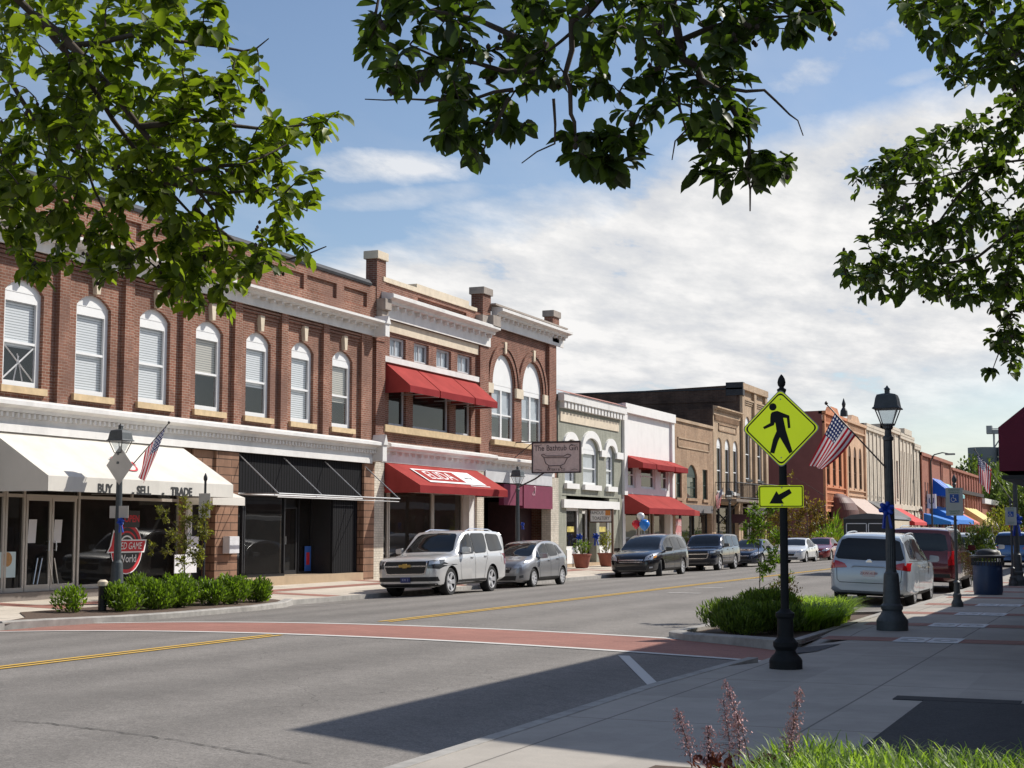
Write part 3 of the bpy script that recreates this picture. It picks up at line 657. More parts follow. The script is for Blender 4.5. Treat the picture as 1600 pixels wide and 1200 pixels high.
# ground floor: brownstone piers, game shop, empty dark shop
m = MB()
for ya, yb in ((36.35,37.5), (45.15,45.88)): MB().box(X0-.5, X0+.05, ya, yb, .1, 4.14).build('stone_pier', STONE, b1)
MB().box(X0-.4, X0+.04, 45.9, 46.6, .1, 4.14).build('painted_pier', BRKW, b1)
sx = X0-.05
fy_ = lambda px, py=850: atX(px, py, sx-.3).y
yl, yd0, yd1, yw1, yw2 = 20.0, fy_(37), fy_(118), fy_(203), fy_(277)
zf = .36
MB().box(X0-2.4, X0+.02, 18, 36.35, .0, zf).build('shop_floor', M('floor_tile', (.2,.17,.15), .7, .15, 3), b1)
shopfront(b1, [(yl, yl+3.4), (yl+3.45, fy_(4)), (fy_(4)+.02, yd0-.02)], sx, zf, 3.3, transom=2.62)
shopfront(b1, [(yd1+.02, yw2)], sx, zf, 3.3, transom=2.62); MB().box(sx-.34, sx-.25, yw1-.03, yw1+.04, 2.66, 3.23).build('transom_bar', ALU, b1)
MB().box(sx-1.9, sx-1.86, yd0, yd1, zf, 3.3).build('interior', DARKIN, b1)
m = MB(); m.box(sx-.34, sx-.25, yd0, yd1, 2.58, 2.66); m.box(sx-.34, sx-.25, yd0, yd1, 3.22, 3.3); m.build('door_frame', ALU, b1)
MB().quad((sx-.3,yd0,2.66), (sx-.3,yd1,2.66), (sx-.3,yd1,3.22), (sx-.3,yd0,3.22)).build('transom_pane', GL_S, b1)
door(b1, yd0+.02, yd1-.02, zf, 2.58, sx-.3)
WLET = M('white_lettering', (.8,.8,.8), .6, .02); BLET = M('black_lettering', (.03,.03,.03), .6, .02)
text_obj('house_number', '152', .26, WLET, b1, TX(sx-.28, (yd0+yd1)/2, 2.93))
MB().box(X0-.32, X0-.02, yw2, yw2+.2, zf, 3.3).build('door_jamb', WTRIM, b1)
MB().box(X0-.5, X0-.1, yw2+.22, 35.1, .1, 3.6).build('pier', STONE, b1)
MB().box(X0-.45, X0-.38, 35.1, 36.35, .1, 3.3).build('side_door', BLACK, b1); MB().box(X0-.5, X0-.03, yw2+.22, 36.34, 3.3, 4.14).build('stone_lintel', STONE, b1)
for k, (px, c_) in enumerate(((50, 0), (90, 0))):
    y, z = FP(px, 830, sx-.27); MB().prism([(y-.15,z-.28),(y+.13,z-.28),(y+.17,z+.28),(y-.11,z+.28)], sx-.275, sx-.27).build('door_notice', M('paper', (.72,.71,.72), .8, .03), b1)
m = MB()
for (a, b_, c_) in ((59,880,52),(66,880,58),(77,880,83),(85,880,91)):
    p = atX(a, 872, sx-.26); q = atX(c_, 913, sx-.26); m.tube(p, q, .014, n=5)
m.build('door_handle_bar', M('steel', (.6,.6,.6), .3, .05, metal=1), b1)
po = MB(); y0_, z0_ = FP(0, 903, sx-.26); y1_, z1_ = FP(25, 862, sx-.26); po.box(sx-.265, sx-.26, y0_-.9, y1_, z0_, z1_); po = po.build('window_poster', M('poster_paper', (.62,.75,.76), .7, .05), b1)
text_obj('poster_art', 'o', .55, M('poster_blue', (.06,.35,.6), .7), po, TX(sx-.255, y0_-.25, z0_+.45)); MB().lathe([(.17,0),(.17,.004)], 14, (sx-.258, y1_-.3, z0_+.42), 'X').build('poster_drawing', M('poster_tan', (.5,.27,.1), .7, .2, 20), po)
# big white awning over the game shop
ga = awning(b1, 27.25, 34.68, X0, 4.08, 3.02, 1.7, .34, CANV); ga['label'] = 'big cream canvas shop awning with lettering on its valance'
for s_, px, py in (('BUY', 164, 764), ('-', 208, 769), ('SELL', 225, 767), ('-', 255, 770), ('TRADE', 284, 769)):
    y, z = FP(px, py, X0+1.71); text_obj('awning_lettering', s_, .29, BLET, ga, TX(X0+1.713, y, z), bold=.011, sx=1.0)
# small printed emblem on the slope
em = MB(); LR = M('logo_red', (.55,.02,.03), .6, .05)
MTX = slope_frame(atX(176,716,X0+.7).y, X0, 4.08, 3.02, 1.7, .62)
def emb(mat4, parent, name, ringmat, blk, wht, S=1.0, local=False):
    """round badge: broken red ring, dark disc, winged banner"""
    def T(pts): return [mat4 @ Vector((x*S, y*S, z)) for x, y, z in pts]
    m = MB()
    def ann(r0, r1, a0, a1, z, mi, n=28):
        vs = []
        for i in range(n+1):
            a = R(a0+(a1-a0)*i/n); vs += [(r0*math.cos(a), r0*math.sin(a), z), (r1*math.cos(a), r1*math.sin(a), z)]
        m.add(T(vs), [(2*i,2*i+1,2*i+3,2*i+2) for i in range(n)], mi)
    ann(0.0, .40, 0, 360, .001, 1); ann(.40, .47, -180, 180, .003, 0); ann(.47, .49, 0, 360, .002, 2); ann(.30, .335, 20, 160, .003, 0); ann(.22, .25, 40, 140, .003, 2)
    m.add(T([(-.62,-.08,.006),(.55,-.08,.006),(.62,.17,.006),(-.42,.17,.006)]), [(0,1,2,3)], 2)
    m.add(T([(-.57,-.055,.008),(.52,-.055,.008),(.575,.145,.008),(-.41,.145,.008)]), [(0,1,2,3)], 0)
    m.add(T([(-.57,-.1,.005),(-.42,.36,.005),(-.22,.17,.005)]), [(0,1,2)], 2); m.add(T([(-.52,-.08,.007),(-.41,.31,.007),(-.27,.16,.007)]), [(0,1,2)], 0)
    return m.build(name, [ringmat, blk, wht], parent, local=local)
lo = emb(frame3((sx-.28, *FP(198, 857, sx-.28)), (0,1,0), (0,0,1), (1,0,0)), b1, 'window_emblem', LR, BLET, WLET, 1.36)
ly, lz_ = FP(198, 857, sx-.28)
text_obj('window_lettering', 'USED GAME', .26, WLET, lo, TX(sx-.262, ly+.03, lz_+.06), bold=0, shear=.25, sx=.82)
text_obj('window_lettering', 'World', .28, WLET, lo, TX(sx-.262, ly+.02, lz_-.27), bold=0.002)
l2 = emb(MTX, ga, 'awning_emblem', LR, CANV, M('logo_grey', (.2,.2,.2), .7), .75)
oy, oz = FP(206, 811, sx-.27); ob = MB().box(sx-.275, sx-.265, oy-.33, oy+.33, oz-.22, oz+.22).build('open_sign', BLET, b1)
text_obj('open_lettering', 'OPEN', .25, LR, ob, TX(sx-.262, oy, oz), bold=.006)
for px0, px1, py0, py1, mt in ((272,307,866,896,'paper'), (291,310,838,865,'paper')):
    a, zb_ = FP(px0, py1, X0+.04); c, zt_ = FP(px1, py0, X0+.04); MB().box(X0+.03, X0+.05, a, c, zb_, zt_).build('notice_board', MC[mt], b1)
sa = awning(b1, 35.0, 36.6, X0, 3.0, 2.72, .85, .22, CANV, name='awning'); sa['label'] = 'small cream awning over the side door'
# meter box on the stone pier
mx = MB(); a, zb_ = FP(357, 865, X0+.25); c, zt_ = FP(373, 838, X0+.25); mx.box(X0+.05, X0+.28, a, c, zb_, zt_); mo = mx.build('meter_box', M('box_white', (.66,.66,.67), .5), b1, bevel=.01)
# empty dark shop
MB().box(X0-.18, X0-.04, 37.5, 45.15, 2.87, 4.06).build('corrugated_panel', CORR, b1)
MB().box(X0-2.2, X0+.05, 37.5, 45.15, 0, .42).build('shop_step', M('tan_step', (.42,.31,.2), .8, .1), b1)
shopfront(b1, [(37.55, 38.35), (38.4, 40.7)], X0-.05, .42, 2.87, BLACK, .05, inner=INT)
shopfront(b1, [(42.6, 43.5)], X0-.9, .42, 2.87, BLACK, .05, inner=INT, rec=.1)
MB().box(X0-.28, X0-.2, 43.5, 45.15, .42, 2.87).build('corrugated_panel', CORR, b1); MB().box(X0-1.0, X0-.28, 43.48, 43.52, .42, 2.87).build('door_return', BLACK, b1)
MB().box(X0-1.1, X0-1.06, 40.7, 42.62, 2.55, 2.87).build('door_head', BLACK, b1)
door(b1, 40.75, 42.55, .42, 2.55, X0-1.0, BLACK, GL_S, 2, hand=M('steel', (.6,.6,.6), .3, .05, metal=1), st=.06); MB().box(X0-2.4, X0-2.36, 40.7, 42.6, .42, 2.87).build('interior', INT2, b1)
MB().box(X0-.95, X0-.94, 43.0, 43.4, .5, 1.3).build('window_poster', M('blue_poster', (.04,.12,.4), .6, .1), b1)
MB().box(X0-.94, X0-.935, 43.1, 43.3, .7, 1.1).build('window_poster', LR, b1)
fr = MB()
for y in (37.6, 40.1, 42.6, 45.2): fr.tube((X0-.02,y,4.0), (X0+1.33,y,2.86), .018, n=6)
fr.tube((X0+1.33,37.6,2.86), (X0+1.33,45.25,2.86), .022, n=6); fr.tube((X0+1.3,37.6,2.76), (X0+1.3,45.25,2.76), .016, n=6); fr.tube((X0,37.55,2.86), (X0,45.2,2.86), .03, n=6)
for y in (37.6, 45.2): fr.tube((X0,y,2.86), (X0+1.33,y,2.86), .018, n=6)
fr.build('awning_frame', M('galvanised', (.4,.4,.4), .4, .1, metal=.6), b1)

# ---------------------------------------------------------------- 2: red-awning shop
b2 = thing('brick_building', 'brick shop with three red window awnings above one big red awning', 'building', (X0, 51, Z))
m = MB(); xw = X0-.15
w2 = [(FP(607,650,xw)[0], FP(634,650,xw)[0]), (FP(645,650,xw)[0], FP(702,650,xw)[0]), (FP(712,650,xw)[0], FP(736,650,xw)[0])]
c4 = [(FP(a,540,xw)[0], FP(b,540,xw)[0]) for a, b in ((609,634),(647,670),(682,705),(715,737))]
loopwall(m, rect(46.7,54.85,4.15,9.4), [rect(a,b,5.48,7.0) for a,b in w2]+[rect(a,b,7.9,8.62) for a,b in c4], xw, .25)
m.box(X0-.3, X0, 46.02, 46.7, 4.15, 10.0); m.box(X0-.3, X0, 54.85, 55.7, 4.15, 10.0)
loopwall(m, rect(46.02,55.7,9.4,10.42), [rect(49.2,53.5,10.0,10.25)], X0, .08); m.quad((X0-.08,49,9.9), (X0-.08,53.7,9.9), (X0-.08,53.7,10.3), (X0-.08,49,10.3))
shell(m, 46.02, 55.7, 10.42, X0-.02, 24, 0); m.build('wall', [BRK2, ROOFM], b2)
m = MB(); m.box(X0-.35, X0+.06, 46.4, 49.0, 10.42, 10.58); m.box(X0-.35, X0+.06, 49.0, 53.6, 10.42, 10.72); m.box(X0-.35, X0+.06, 53.6, 54.4, 10.42, 10.56); m.build('parapet_coping', CREAM, b2)
MB().box(xw, xw+.08, 46.7, 54.85, 8.75, 9.14).build('stone_band', CREAM, b2)
MB().box(xw, xw+.12, 46.7, 54.85, 7.66, 7.86).build('white_band', WTRIM, b2)
MB().box(xw-.1, xw+.2, 46.65, 54.85, 5.22, 5.46).build('stone_sill', SILL, b2)
for i, (a, c) in enumerate(w2): window(b2, a, c, 5.48, 7.0, xw, 0, blind=None, sill=None, rows=1, fr=.09, frame=GTRIM, pane=GL_D)
for a, c in c4: window(b2, a, c, 7.9, 8.62, xw, 0, blind=M('pale_blind', (.5,.52,.54), .8, .1), sill=None, rows=1, fr=.08, frame=GTRIM, muntin=1)
cornice(b2, 46.3, 55.75, X0, 9.15, 10.05, .5, 16, dn=.09)
cornice(b2, 46.4, 55.7, X0, 4.15, 4.86, .42, 18, 'storefront_cornice', dn=.07)
ys = [46.97, 49.45, 52.55, 54.75]; m_ = [RED]*3
for k in range(3):
    o = awning(b2, ys[k], ys[k+1]-.09, xw, 7.64, 6.82, .98, .24, RED, RED_D); 
ea = awning(b2, 46.72, 54.45, X0, 4.16, 3.36, 1.36, .26, RED, RED_D, name='awning'); ea['label'] = 'big red canvas awning with a white and red name panel'
Fm = slope_frame(50.35, X0, 4.16, 3.36, 1.36, .52)
def panel(mat4, parent, x0, x1, y0, y1, z, mat, name): 
    return MB().add([mat4 @ Vector(p) for p in ((x0,y0,z),(x1,y0,z),(x1,y1,z),(x0,y1,z))], [(0,1,2,3)]).build(name, mat, parent)
pp = panel(Fm, ea, -2.35, 2.55, -.5, .46, .003, WLET, 'name_panel'); panel(Fm, pp, -2.22, .95, -.38, .38, .006, RED, 'name_field')
text_obj('name_lettering', 'ELIDA', .78, WLET, pp, Fm @ Matrix.Translation((-.65,0,.009)), bold=0, sx=1.1)
text_obj('name_lettering', 'salon spa', .2, M('logo_grey', (.2,.2,.2), .7), pp, Fm @ Matrix.Translation((1.75,0,.007)))
MB().add([Fm @ Vector(p) for p in ((.9,-.62,.004),(2.7,-.62,.004),(2.7,-.57,.004),(.9,-.57,.004))], [(0,1,2,3)]).build('name_panel', WLET, ea)
MB().box(X0-.4, X0+.04, 54.5, 55.15, .1, 4.14).build('painted_pier', BRKW, b2)
MB().box(X0-2.0, X0-.0, 46.6, 54.5, 0, .3).build('shop_floor', M('floor_tile', (.2,.17,.15), .7), b2)
shopfront(b2, [(46.65, 47.6), (47.65, 51.2), (51.25, 53.9)], X0-.05, .75, 3.25, ALU, .08, inner=INT2, base=.45, basem=BRKW)
MB().box(X0-.35, X0-.05, 53.95, 54.5, .1, 3.3).build('door_jamb', WTRIM, b2)
# ---------------------------------------------------------------- 3: two big round-arched windows
b3 = thing('brick_building', 'narrow brick building with two tall white round arched windows', 'building', (X0, 59, Z))
m = MB(); hs = [(56.35,58.75), (59.55,61.95)]
loopwall(m, rect(55.7,62.45,4.15,10.2), [arch(a,b,5.5,7.75,1.32,18) for a,b in hs], xw, .3)
m.box(X0-.3, X0, 62.45, 63.3, 4.15, 10.2); shell(m, 55.7, 63.3, 10.7, X0-.02, 24, 0)
for a, b in hs:
    c = (a+b)/2
    for k, (r0, r1, pz) in enumerate(((1.22,1.48,.05), (1.48,1.66,.09))):
        vs = []
        for i in range(19):
            t = math.pi*i/18; vs += [(xw+pz, c+r0*math.cos(t), 7.75+(r0+.1)*math.sin(t)), (xw+pz, c+r1*math.cos(t), 7.75+(r1+.1)*math.sin(t)), (xw, c+r1*math.cos(t), 7.75+(r1+.1)*math.sin(t))]
        m.add(vs, [(3*i,3*i+1,3*i+4,3*i+3) for i in range(18)]+[(3*i+1,3*i+2,3*i+5,3*i+4) for i in range(18)])
m.build('wall', [BRK2, ROOFM], b3)
m = MB()
for y0_, y1_ in ((55.72,56.33), (58.77,59.53), (61.97,62.45)): MB().box(xw, xw+.1, y0_, y1_, 7.35, 7.75).build('impost_stone', CREAM, b3)
MB().box(xw-.1, xw+.2, 56.2, 62.3, 5.28, 5.48).build('stone_sill', SILL, b3)
for a, b in hs: window(b3, a, b, 5.5, 7.75, xw, 1.32, blind=M('pale_blind', (.5,.52,.54), .8, .1), blind_to=.42, sill=None, double=True, fr=.12, keyst=CREAM)
cornice(b3, 55.95, 64.1, X0, 10.05, 10.85, .5, 16, dn=.09)
MB().box(X0-.6, X0+.3, 55.7, 64.0, 10.86, 10.93).build('cornice_flashing', SLATE, b3)
cornice(b3, 55.7, 62.9, X0, 4.15, 4.80, .42, 14, 'storefront_cornice', dn=.07)
chimney(b3, 54.95, 55.75, X0-.45, X0+.06, 9.6, 11.5, BRK2, SLATE); chimney(b3, 62.7, 63.5, X0-.35, X0+.06, 10.2, 11.6, BRK2, SLATE)
m = MB(); m.box(X0, X0+.5, 55.0, 55.75, 9.9, 10.35); m.box(X0-.2, X0+.3, 54.4, 55.0, 10.0, 10.3); m.build('chimney_bracket', SLATE, b3)
MB().box(X0-.4, X0+.04, 62.5, 63.45, .1, 4.14).build('painted_pier', BRKW, b3); MB().box(X0, X0+.1, 55.2, 62.5, 3.75, 4.2).build('fascia_board', GTRIM, b3)
MAR2 = M('plum_canvas', (.17,.018,.055), .8, .08)
pa = MB(); pa.box(X0-.1, X0+.12, 57.0, 59.0, 2.85, 3.7); pa.box(X0-.1, X0+.14, 59.1, 62.45, 2.75, 3.72); pa = pa.build('fabric_fascia', MAR2, b3)
ay, az = FP(834, 766, X0+.15); text_obj('script_initial', 'a', .95, M('pink_lettering', (.7,.45,.5), .7), pa, TX(X0+.15, ay, az+.05), shear=.4, bold=-.02)
MB().box(X0-2.5, X0-2.4, 55.2, 62.5, .1, 4.0).build('recessed_front', DARKIN, b3)
m = MB(); m.box(X0-2.4, X0-.2, 59.0, 59.1, .2, 3.0); m.box(X0-.9, X0-.84, 59.1, 62.4, .2, 2.8); m.build('timber_panel', M('dark_plum_timber', (.035,.012,.014), .6, .3, 4), b3)
door(b3, 56.2, 57.4, .2, 2.5, X0-1.6, BLACK, GL_D, 1)
MB().box(X0-1.5, X0-1.45, 57.7, 57.95, .3, 2.0).build('amber_lamp_panel', M('amber_panel', (.45,.2,.03), .6, .2), b3)
# hanging sign with a bathtub drawing
gs = thing('hanging_sign', 'brown hanging board with a claw foot bathtub drawing on a black bracket', 'sign', (-23.3, 58.4, 4.4))
SG = M('sign_taupe', (.60,.50,.48), .7, .1, 8); SLN = M('sign_line', (.05,.035,.04), .7)
sx0, sz1 = atY(832,692,58.4).x, atY(832,692,58.4).z; sx1, sz0 = atY(907,738,58.4).x, atY(907,738,58.4).z
MB().box(sx0, sx1, 58.38, 58.46, sz0, sz1).build('board', SG, gs)
m = MB()
for a, b_, c, d in ((sx0,sx1,sz1-.03,sz1+.02),(sx0,sx1,sz0-.02,sz0+.03),(sx0-.02,sx0+.03,sz0,sz1),(sx1-.03,sx1+.02,sz0,sz1)): m.box(a, b_, 58.35, 58.49, c, d)
m.build('board_frame', SLN, gs)
cxm, czm = (sx0+sx1)/2, (sz0+sz1)/2; sw = (sx1-sx0)
text_obj('sign_lettering', 'The Bathtub Gin', .33, SLN, gs, TY(cxm, 58.37, sz1-.24), sx=.87); text_obj('sign_lettering', 'EATERY & CO', .13, SLN, gs, TY(cxm, 58.37, sz0+.12))
m = MB(); tub = [(-.62,.14),(-.66,.18),(-.55,.22),(-.45,.14),(.35,.12),(.5,.2),(.66,.16),(.6,.08),(.5,.05),(.36,-.2),(.2,-.27),(-.3,-.27),(-.46,-.16),(-.54,.08),(-.62,.14)]
m.path([(cxm+x, 58.36, czm-.07+z) for x, z in tub], .013, 5); m.path([(cxm-.55,58.36,czm), (cxm+.5,58.36,czm-.02)], .011, 5)
for q in (-.3, .22): m.path([(cxm+q,58.36,czm-.33), (cxm+q-.04,58.36,czm-.42), (cxm+q+.04,58.36,czm-.44)], .014, 5)
for qx, qz in ((-1,1),(1,1),(-1,-1),(1,-1)):
    ox, oz_ = cxm+qx*(sw/2-.12), czm+qz*((sz1-sz0)/2-.12)
    m.path([(ox-qx*.3,58.36,oz_+qz*.03),(ox-qx*.12,58.36,oz_-qz*.02),(ox,58.36,oz_)], .008, 5)
m.build('bathtub_drawing', SLN, gs)
m = MB(); m.tube((X0,58.42,sz1+.03), (sx1,58.42,sz1+.03), .025, n=6); m.tube((X0,58.42,sz1-.6), (sx0,58.42,sz1), .018, n=6); m.path([(sx0+.5,58.42,sz0),(sx0+.1,58.42,sz0-.25),(X0-.1,58.42,sz0-.7)], .035, 6); m.build('bracket', SLN, gs)
# ---------------------------------------------------------------- generic street building
def block(label, y0, y1, H, mat, ups=(), X=X0, z2=3.9, name='shop_building', depth=24, lowroof=.8, blind=None, pane=GL_D, sill=SILL, frame=WFRM, double=False, keyst=None, sidemat=None, z0=.1, fr=.07, back=True, rev=.3):
    """ups: list of (y0, y1, z0, z1, rise) openings in the upper wall"""
    t = thing(name, label, 'building', (X, (y0+y1)/2, .15)); m = MB()
    loopwall(m, rect(y0, y1, z2, H), [arch(a,b,c,d,r) if r else rect(a,b,c,d) for a,b,c,d,r in ups], X, rev)
    m.box(X-.4, X, y0, y0+.45, z0, z2); m.box(X-.4, X, y1-.45, y1, z0, z2)
    shell(m, y0, y1, H, X-.01, depth, 0, 2 if sidemat else 0, 1, lowroof); m.build('wall', [mat, ROOFM, sidemat or mat], t)
    for a,b,c,d,r in ups: window(t, a, b, c, d, X, r, blind=blind, sill=sill, pane=pane, frame=frame, double=double, keyst=keyst, fr=fr, back=back)
    return t
def pf(px0, px1, py=700): return FP(px0, py)[0], FP(px1, py)[0]
# ---- 4 sage-green
y4a, y4b = 63.5, 72.45
def W4(a, b, zt, zb, r):
    ya, yb = pf(a, b, 720); return (ya, yb, FP(a, zb)[1], FP(a, zt)[1], r)
ups = [W4(882,902,698,766,.42), (W4(908,938,706,768,.75)), W4(946,962,708,768,.42)]
ups = [(64.35,65.75,3.95,5.62,.34), (66.75,68.85,3.95,5.62,.55), (70.05,71.25,3.95,5.62,.34)]
b4 = block('sage green painted shop with white arched window hoods', y4a, y4b, 7.62, SAGE, ups, z2=3.4, sill=None, frame=WFRM, pane=PANE, blind=M('pale_blind', (.5,.52,.54), .8, .1), fr=.13)
m = MB()
for a,b,c,d,r in ups:
    cc = (a+b)/2; hw = (b-a)/2+.02
    vs = []; m = MB()
    for i in range(15):
        t = math.pi*i/14; k = (hw+.30)/hw
        vs += [(X0+.1, cc+hw*math.cos(t), d+r*math.sin(t)), (X0+.1, cc+hw*k*math.cos(t), d+(r+.34)*math.sin(t)), (X0, cc+hw*k*math.cos(t), d+(r+.34)*math.sin(t)), (X0, cc+hw*math.cos(t), d+r*math.sin(t))]
    m.add(vs, [(4*i,4*i+1,4*i+5,4*i+4) for i in range(14)]+[(4*i+1,4*i+2,4*i+6,4*i+5) for i in range(14)]+[(4*i+3,4*i,4*i+4,4*i+7) for i in range(14)])
    m.build('window_hood', WPLAS, b4); MB().box(X0, X0+.16, a-.12, b+.12, c-.24, c).build('hood_sill', WPLAS, b4)
for ya, yb in ((y4a,64.2),(65.9,66.5),(69.1,69.85),(71.4,72.4)): MB().box(X0, X0+.12, ya, yb, 5.35, 5.68).build('string_band', WPLAS, b4)
m = MB(); m.box(X0, X0+.05, 63.7, 71.9, 6.72, 7.15) ; m.build('name_board', CREAM, b4)
m = MB(); m.box(X0, X0+.3, y4a, y4b, 7.62, 7.98); brackets(m, y4a+.1, y4b-.1, 19, X0, .24, 7.32, 7.62, .26); m.build('bracketed_cornice', WTRIM, b4)
MB().add([(X0+.36,y4a,7.98),(X0+.36,y4b,7.98),(X0-.3,y4b,8.2),(X0-.3,y4a,8.2)], [(0,1,2,3)]).build('tile_coping', M('red_tile', (.38,.17,.13), .8, .15, 9), b4)
MB().box(X0-.05, X0+.14, 63.9, 71.7, 2.84, 3.22).build('fascia_board', WPLAS, b4)
MB().box(X0-.9, X0, 64.2, 72.0, .1, .32).build('shop_floor', M('tan_step', (.42,.31,.2)), b4)
shopfront(b4, [(64.6, 66.3)], X0-.0, .95, 2.84, WTRIM, .12, base=.65, basem=WPLAS, rec=.12); shopfront(b4, [(69.1, 70.6)], X0-.0, .95, 2.84, WTRIM, .12, base=.65, basem=WPLAS, rec=.12)
for q in ((66.3,66.7,.4,3.15),(68.7,69.1,.4,3.15),(y4a,64.6,.3,3.4),(70.6,y4b,.3,3.4)): MB().box(X0-q[2], X0-.03, q[0], q[1], .1, q[3]).build('pier', SAGE, b4)
door(b4, 66.8, 68.6, .3, 2.8, X0-.5, WTRIM, GL_D, 1, st=.2)
for y in (65.4, 69.8): MB().box(X0-.11, X0-.10, y-.5, y+.4, 1.75, 2.0).build('window_sticker', M('sticker', (.55,.45,.12), .6, .5, 5), b4)
# ---- 5 white
b5 = block('white plastered shop with three little red upper awnings', 72.55, 81.25, 8.2, WPLAS, [(73.3,74.7,4.0,5.4,0),(75.6,78.1,4.0,5.4,0),(79.1,80.5,4.0,5.4,0)], z2=3.6, sill=None, frame=WFRM, double=False, pane=GL_D, blind=M('pale_blind', (.5,.52,.54), .8, .1), fr=.12)
m = MB(); m.box(X0, X0+.22, 72.5, 81.3, 7.75, 8.22); m.box(X0, X0+.14, 72.5, 73.0, 3.6, 7.75); m.box(X0, X0+.14, 80.85, 81.3, 3.6, 7.75); m.build('raised_border', WPLAS, b5)
for a, c in ((72.95,75.2),(75.35,78.55),(78.7,81.1)): awning(b5, a, c, X0, 5.62, 5.22, .95, .26, RED, RED_D, frame=False)
o = awning(b5, 72.85, 81.1, X0, 3.68, 2.95, 1.3, .3, RED, RED_D, frame=False); awning(b5, 81.3, 83.2, X0, 3.2, 2.9, 1.0, .25, RED, RED, frame=False)
MB().box(X0-2.0, X0, 72.6, 81.2, .0, .3).build('shop_floor', M('tan_step', (.42,.31,.2)), b5)
shopfront(b5, [(73.1,76.0),(76.05,78.0),(78.6,80.7)], X0-.02, .7, 2.9, ALU, .08, inner=INT2, base=.4, basem=BRKT2)
# ---- 6 tan brick
ya6, yb6 = 81.35, 89.9
b6 = block('low tan brick shop with a green glass arched window', ya6, yb6, 8.05, BRKT, [(81.95,83.1,3.65,5.4,0),(84.15,86.3,3.68,5.0,.62),(87.5,88.6,3.65,5.43,0)], z2=3.3, pane=GRNG, frame=M('dark_green_frame', (.03,.05,.04), .5), sill=BRKT, blind=None)
m = MB()
for a,b,c,d in ((82.3,89.0,7.0,7.07),(82.3,89.0,6.5,6.57),(82.3,82.37,6.5,7.07),(88.93,89.0,6.5,7.07)): m.box(X0, X0+.05, a, b, c, d)
m.box(X0-.3, X0+.1, ya6, yb6, 7.95, 8.12); m.build('brick_border', BRKT2, b6)
MB().box(X0, X0+.1, 82.0, 89.4, 2.85, 3.3).build('fascia_board', M('grey_fascia', (.16,.15,.15), .7), b6)
shopfront(b6, [(81.9,83.8),(83.85,85.9),(86.5,89.4)], X0-.02, .6, 2.85, BLACK, .08, inner=INT, base=.4, basem=BRKT)
hs_ = MB().box(X0-.2, X0-.19, 82.1, 83.6, 1.1, 2.5).build('sale_notice', M('notice_pink', (.5,.2,.2), .7), b6)
text_obj('sale_lettering', 'FOR SALE', .32, WLET, hs_, TX(X0-.18, 82.85, 2.2)); text_obj('sale_lettering', 'FOR LEASE', .28, WLET, hs_, TX(X0-.18, 82.85, 1.6))
# ---- 7 three narrow arches, balcony
ya7, yb7 = 90.0, 96.55
b7 = block('light tan brick shop with three narrow arched windows and an iron balcony', ya7, yb7, 9.25, BRKT2, [(90.75,92.0,4.2,7.0,.55),(92.75,94.0,4.1,7.0,.55),(94.75,96.0,4.2,7.0,.55)], z2=3.4, pane=GL_D, blind=None, sill=WTRIM, sidemat=BRKD)
cornice(b7, ya7, yb7, X0, 8.9, 9.45, .3, 16, mats=BRKT2); m = MB()
for k in range(22): m.box(X0, X0+.1, ya7+.3+k*.27, ya7+.42+k*.27, 8.55, 8.9)
for a,b,c,d in ((91.2,95.6,7.95,8.02),(91.2,95.6,8.35,8.42),(91.2,91.28,7.95,8.42),(95.52,95.6,7.95,8.42)): m.box(X0, X0+.05, a, b, c, d)
m.build('brick_border', BRKT, b7)
def railing(par, x0, x1, y0, y1, z, h=1.0):
    m = MB()
    m.box(x0, x1, y0, y1, z-.16, z); m.build('balcony_floor', M('weathered_timber', (.2,.16,.13), .8, .2, 5), par); m = MB()
    for zz in (z+.1, z+h): m.tube((x1,y0,zz),(x1,y1,zz),.025,n=5); m.tube((x0,y0,zz),(x1,y0,zz),.025,n=5); m.tube((x0,y1,zz),(x1,y1,zz),.025,n=5)
    k = int((y1-y0)/.16)
    for i in range(k+1): y = y0+(y1-y0)*i/k; m.tube((x1,y,z),(x1,y,z+h),.012,n=4)
    for i in range(8): x = x0+(x1-x0)*i/8; m.tube((x,y0,z),(x,y0,z+h),.012,n=4)
    m.build('railing', BLACK, par)
railing(b7, X0, X0+1.3, 90.4, 96.4, 3.75); m = MB()
m.tube((X0,91,2.2),(X0+1.25,91,3.55),.05,n=5); m.tube((X0,96,2.2),(X0+1.25,96,3.55),.05,n=5); m.build('balcony_brace', BLACK, b7)
shopfront(b7, [(90.5,92.2),(92.25,94.2),(94.6,96.1)], X0-.02, .6, 3.3, BLACK, .08, inner=DARKIN, base=.4)
MB().box(X0+.1, X0+1.3, 93.9, 93.98, 2.3, 2.85).build('hanging_board', M('plum_board', (.06,.02,.03), .6), b7)
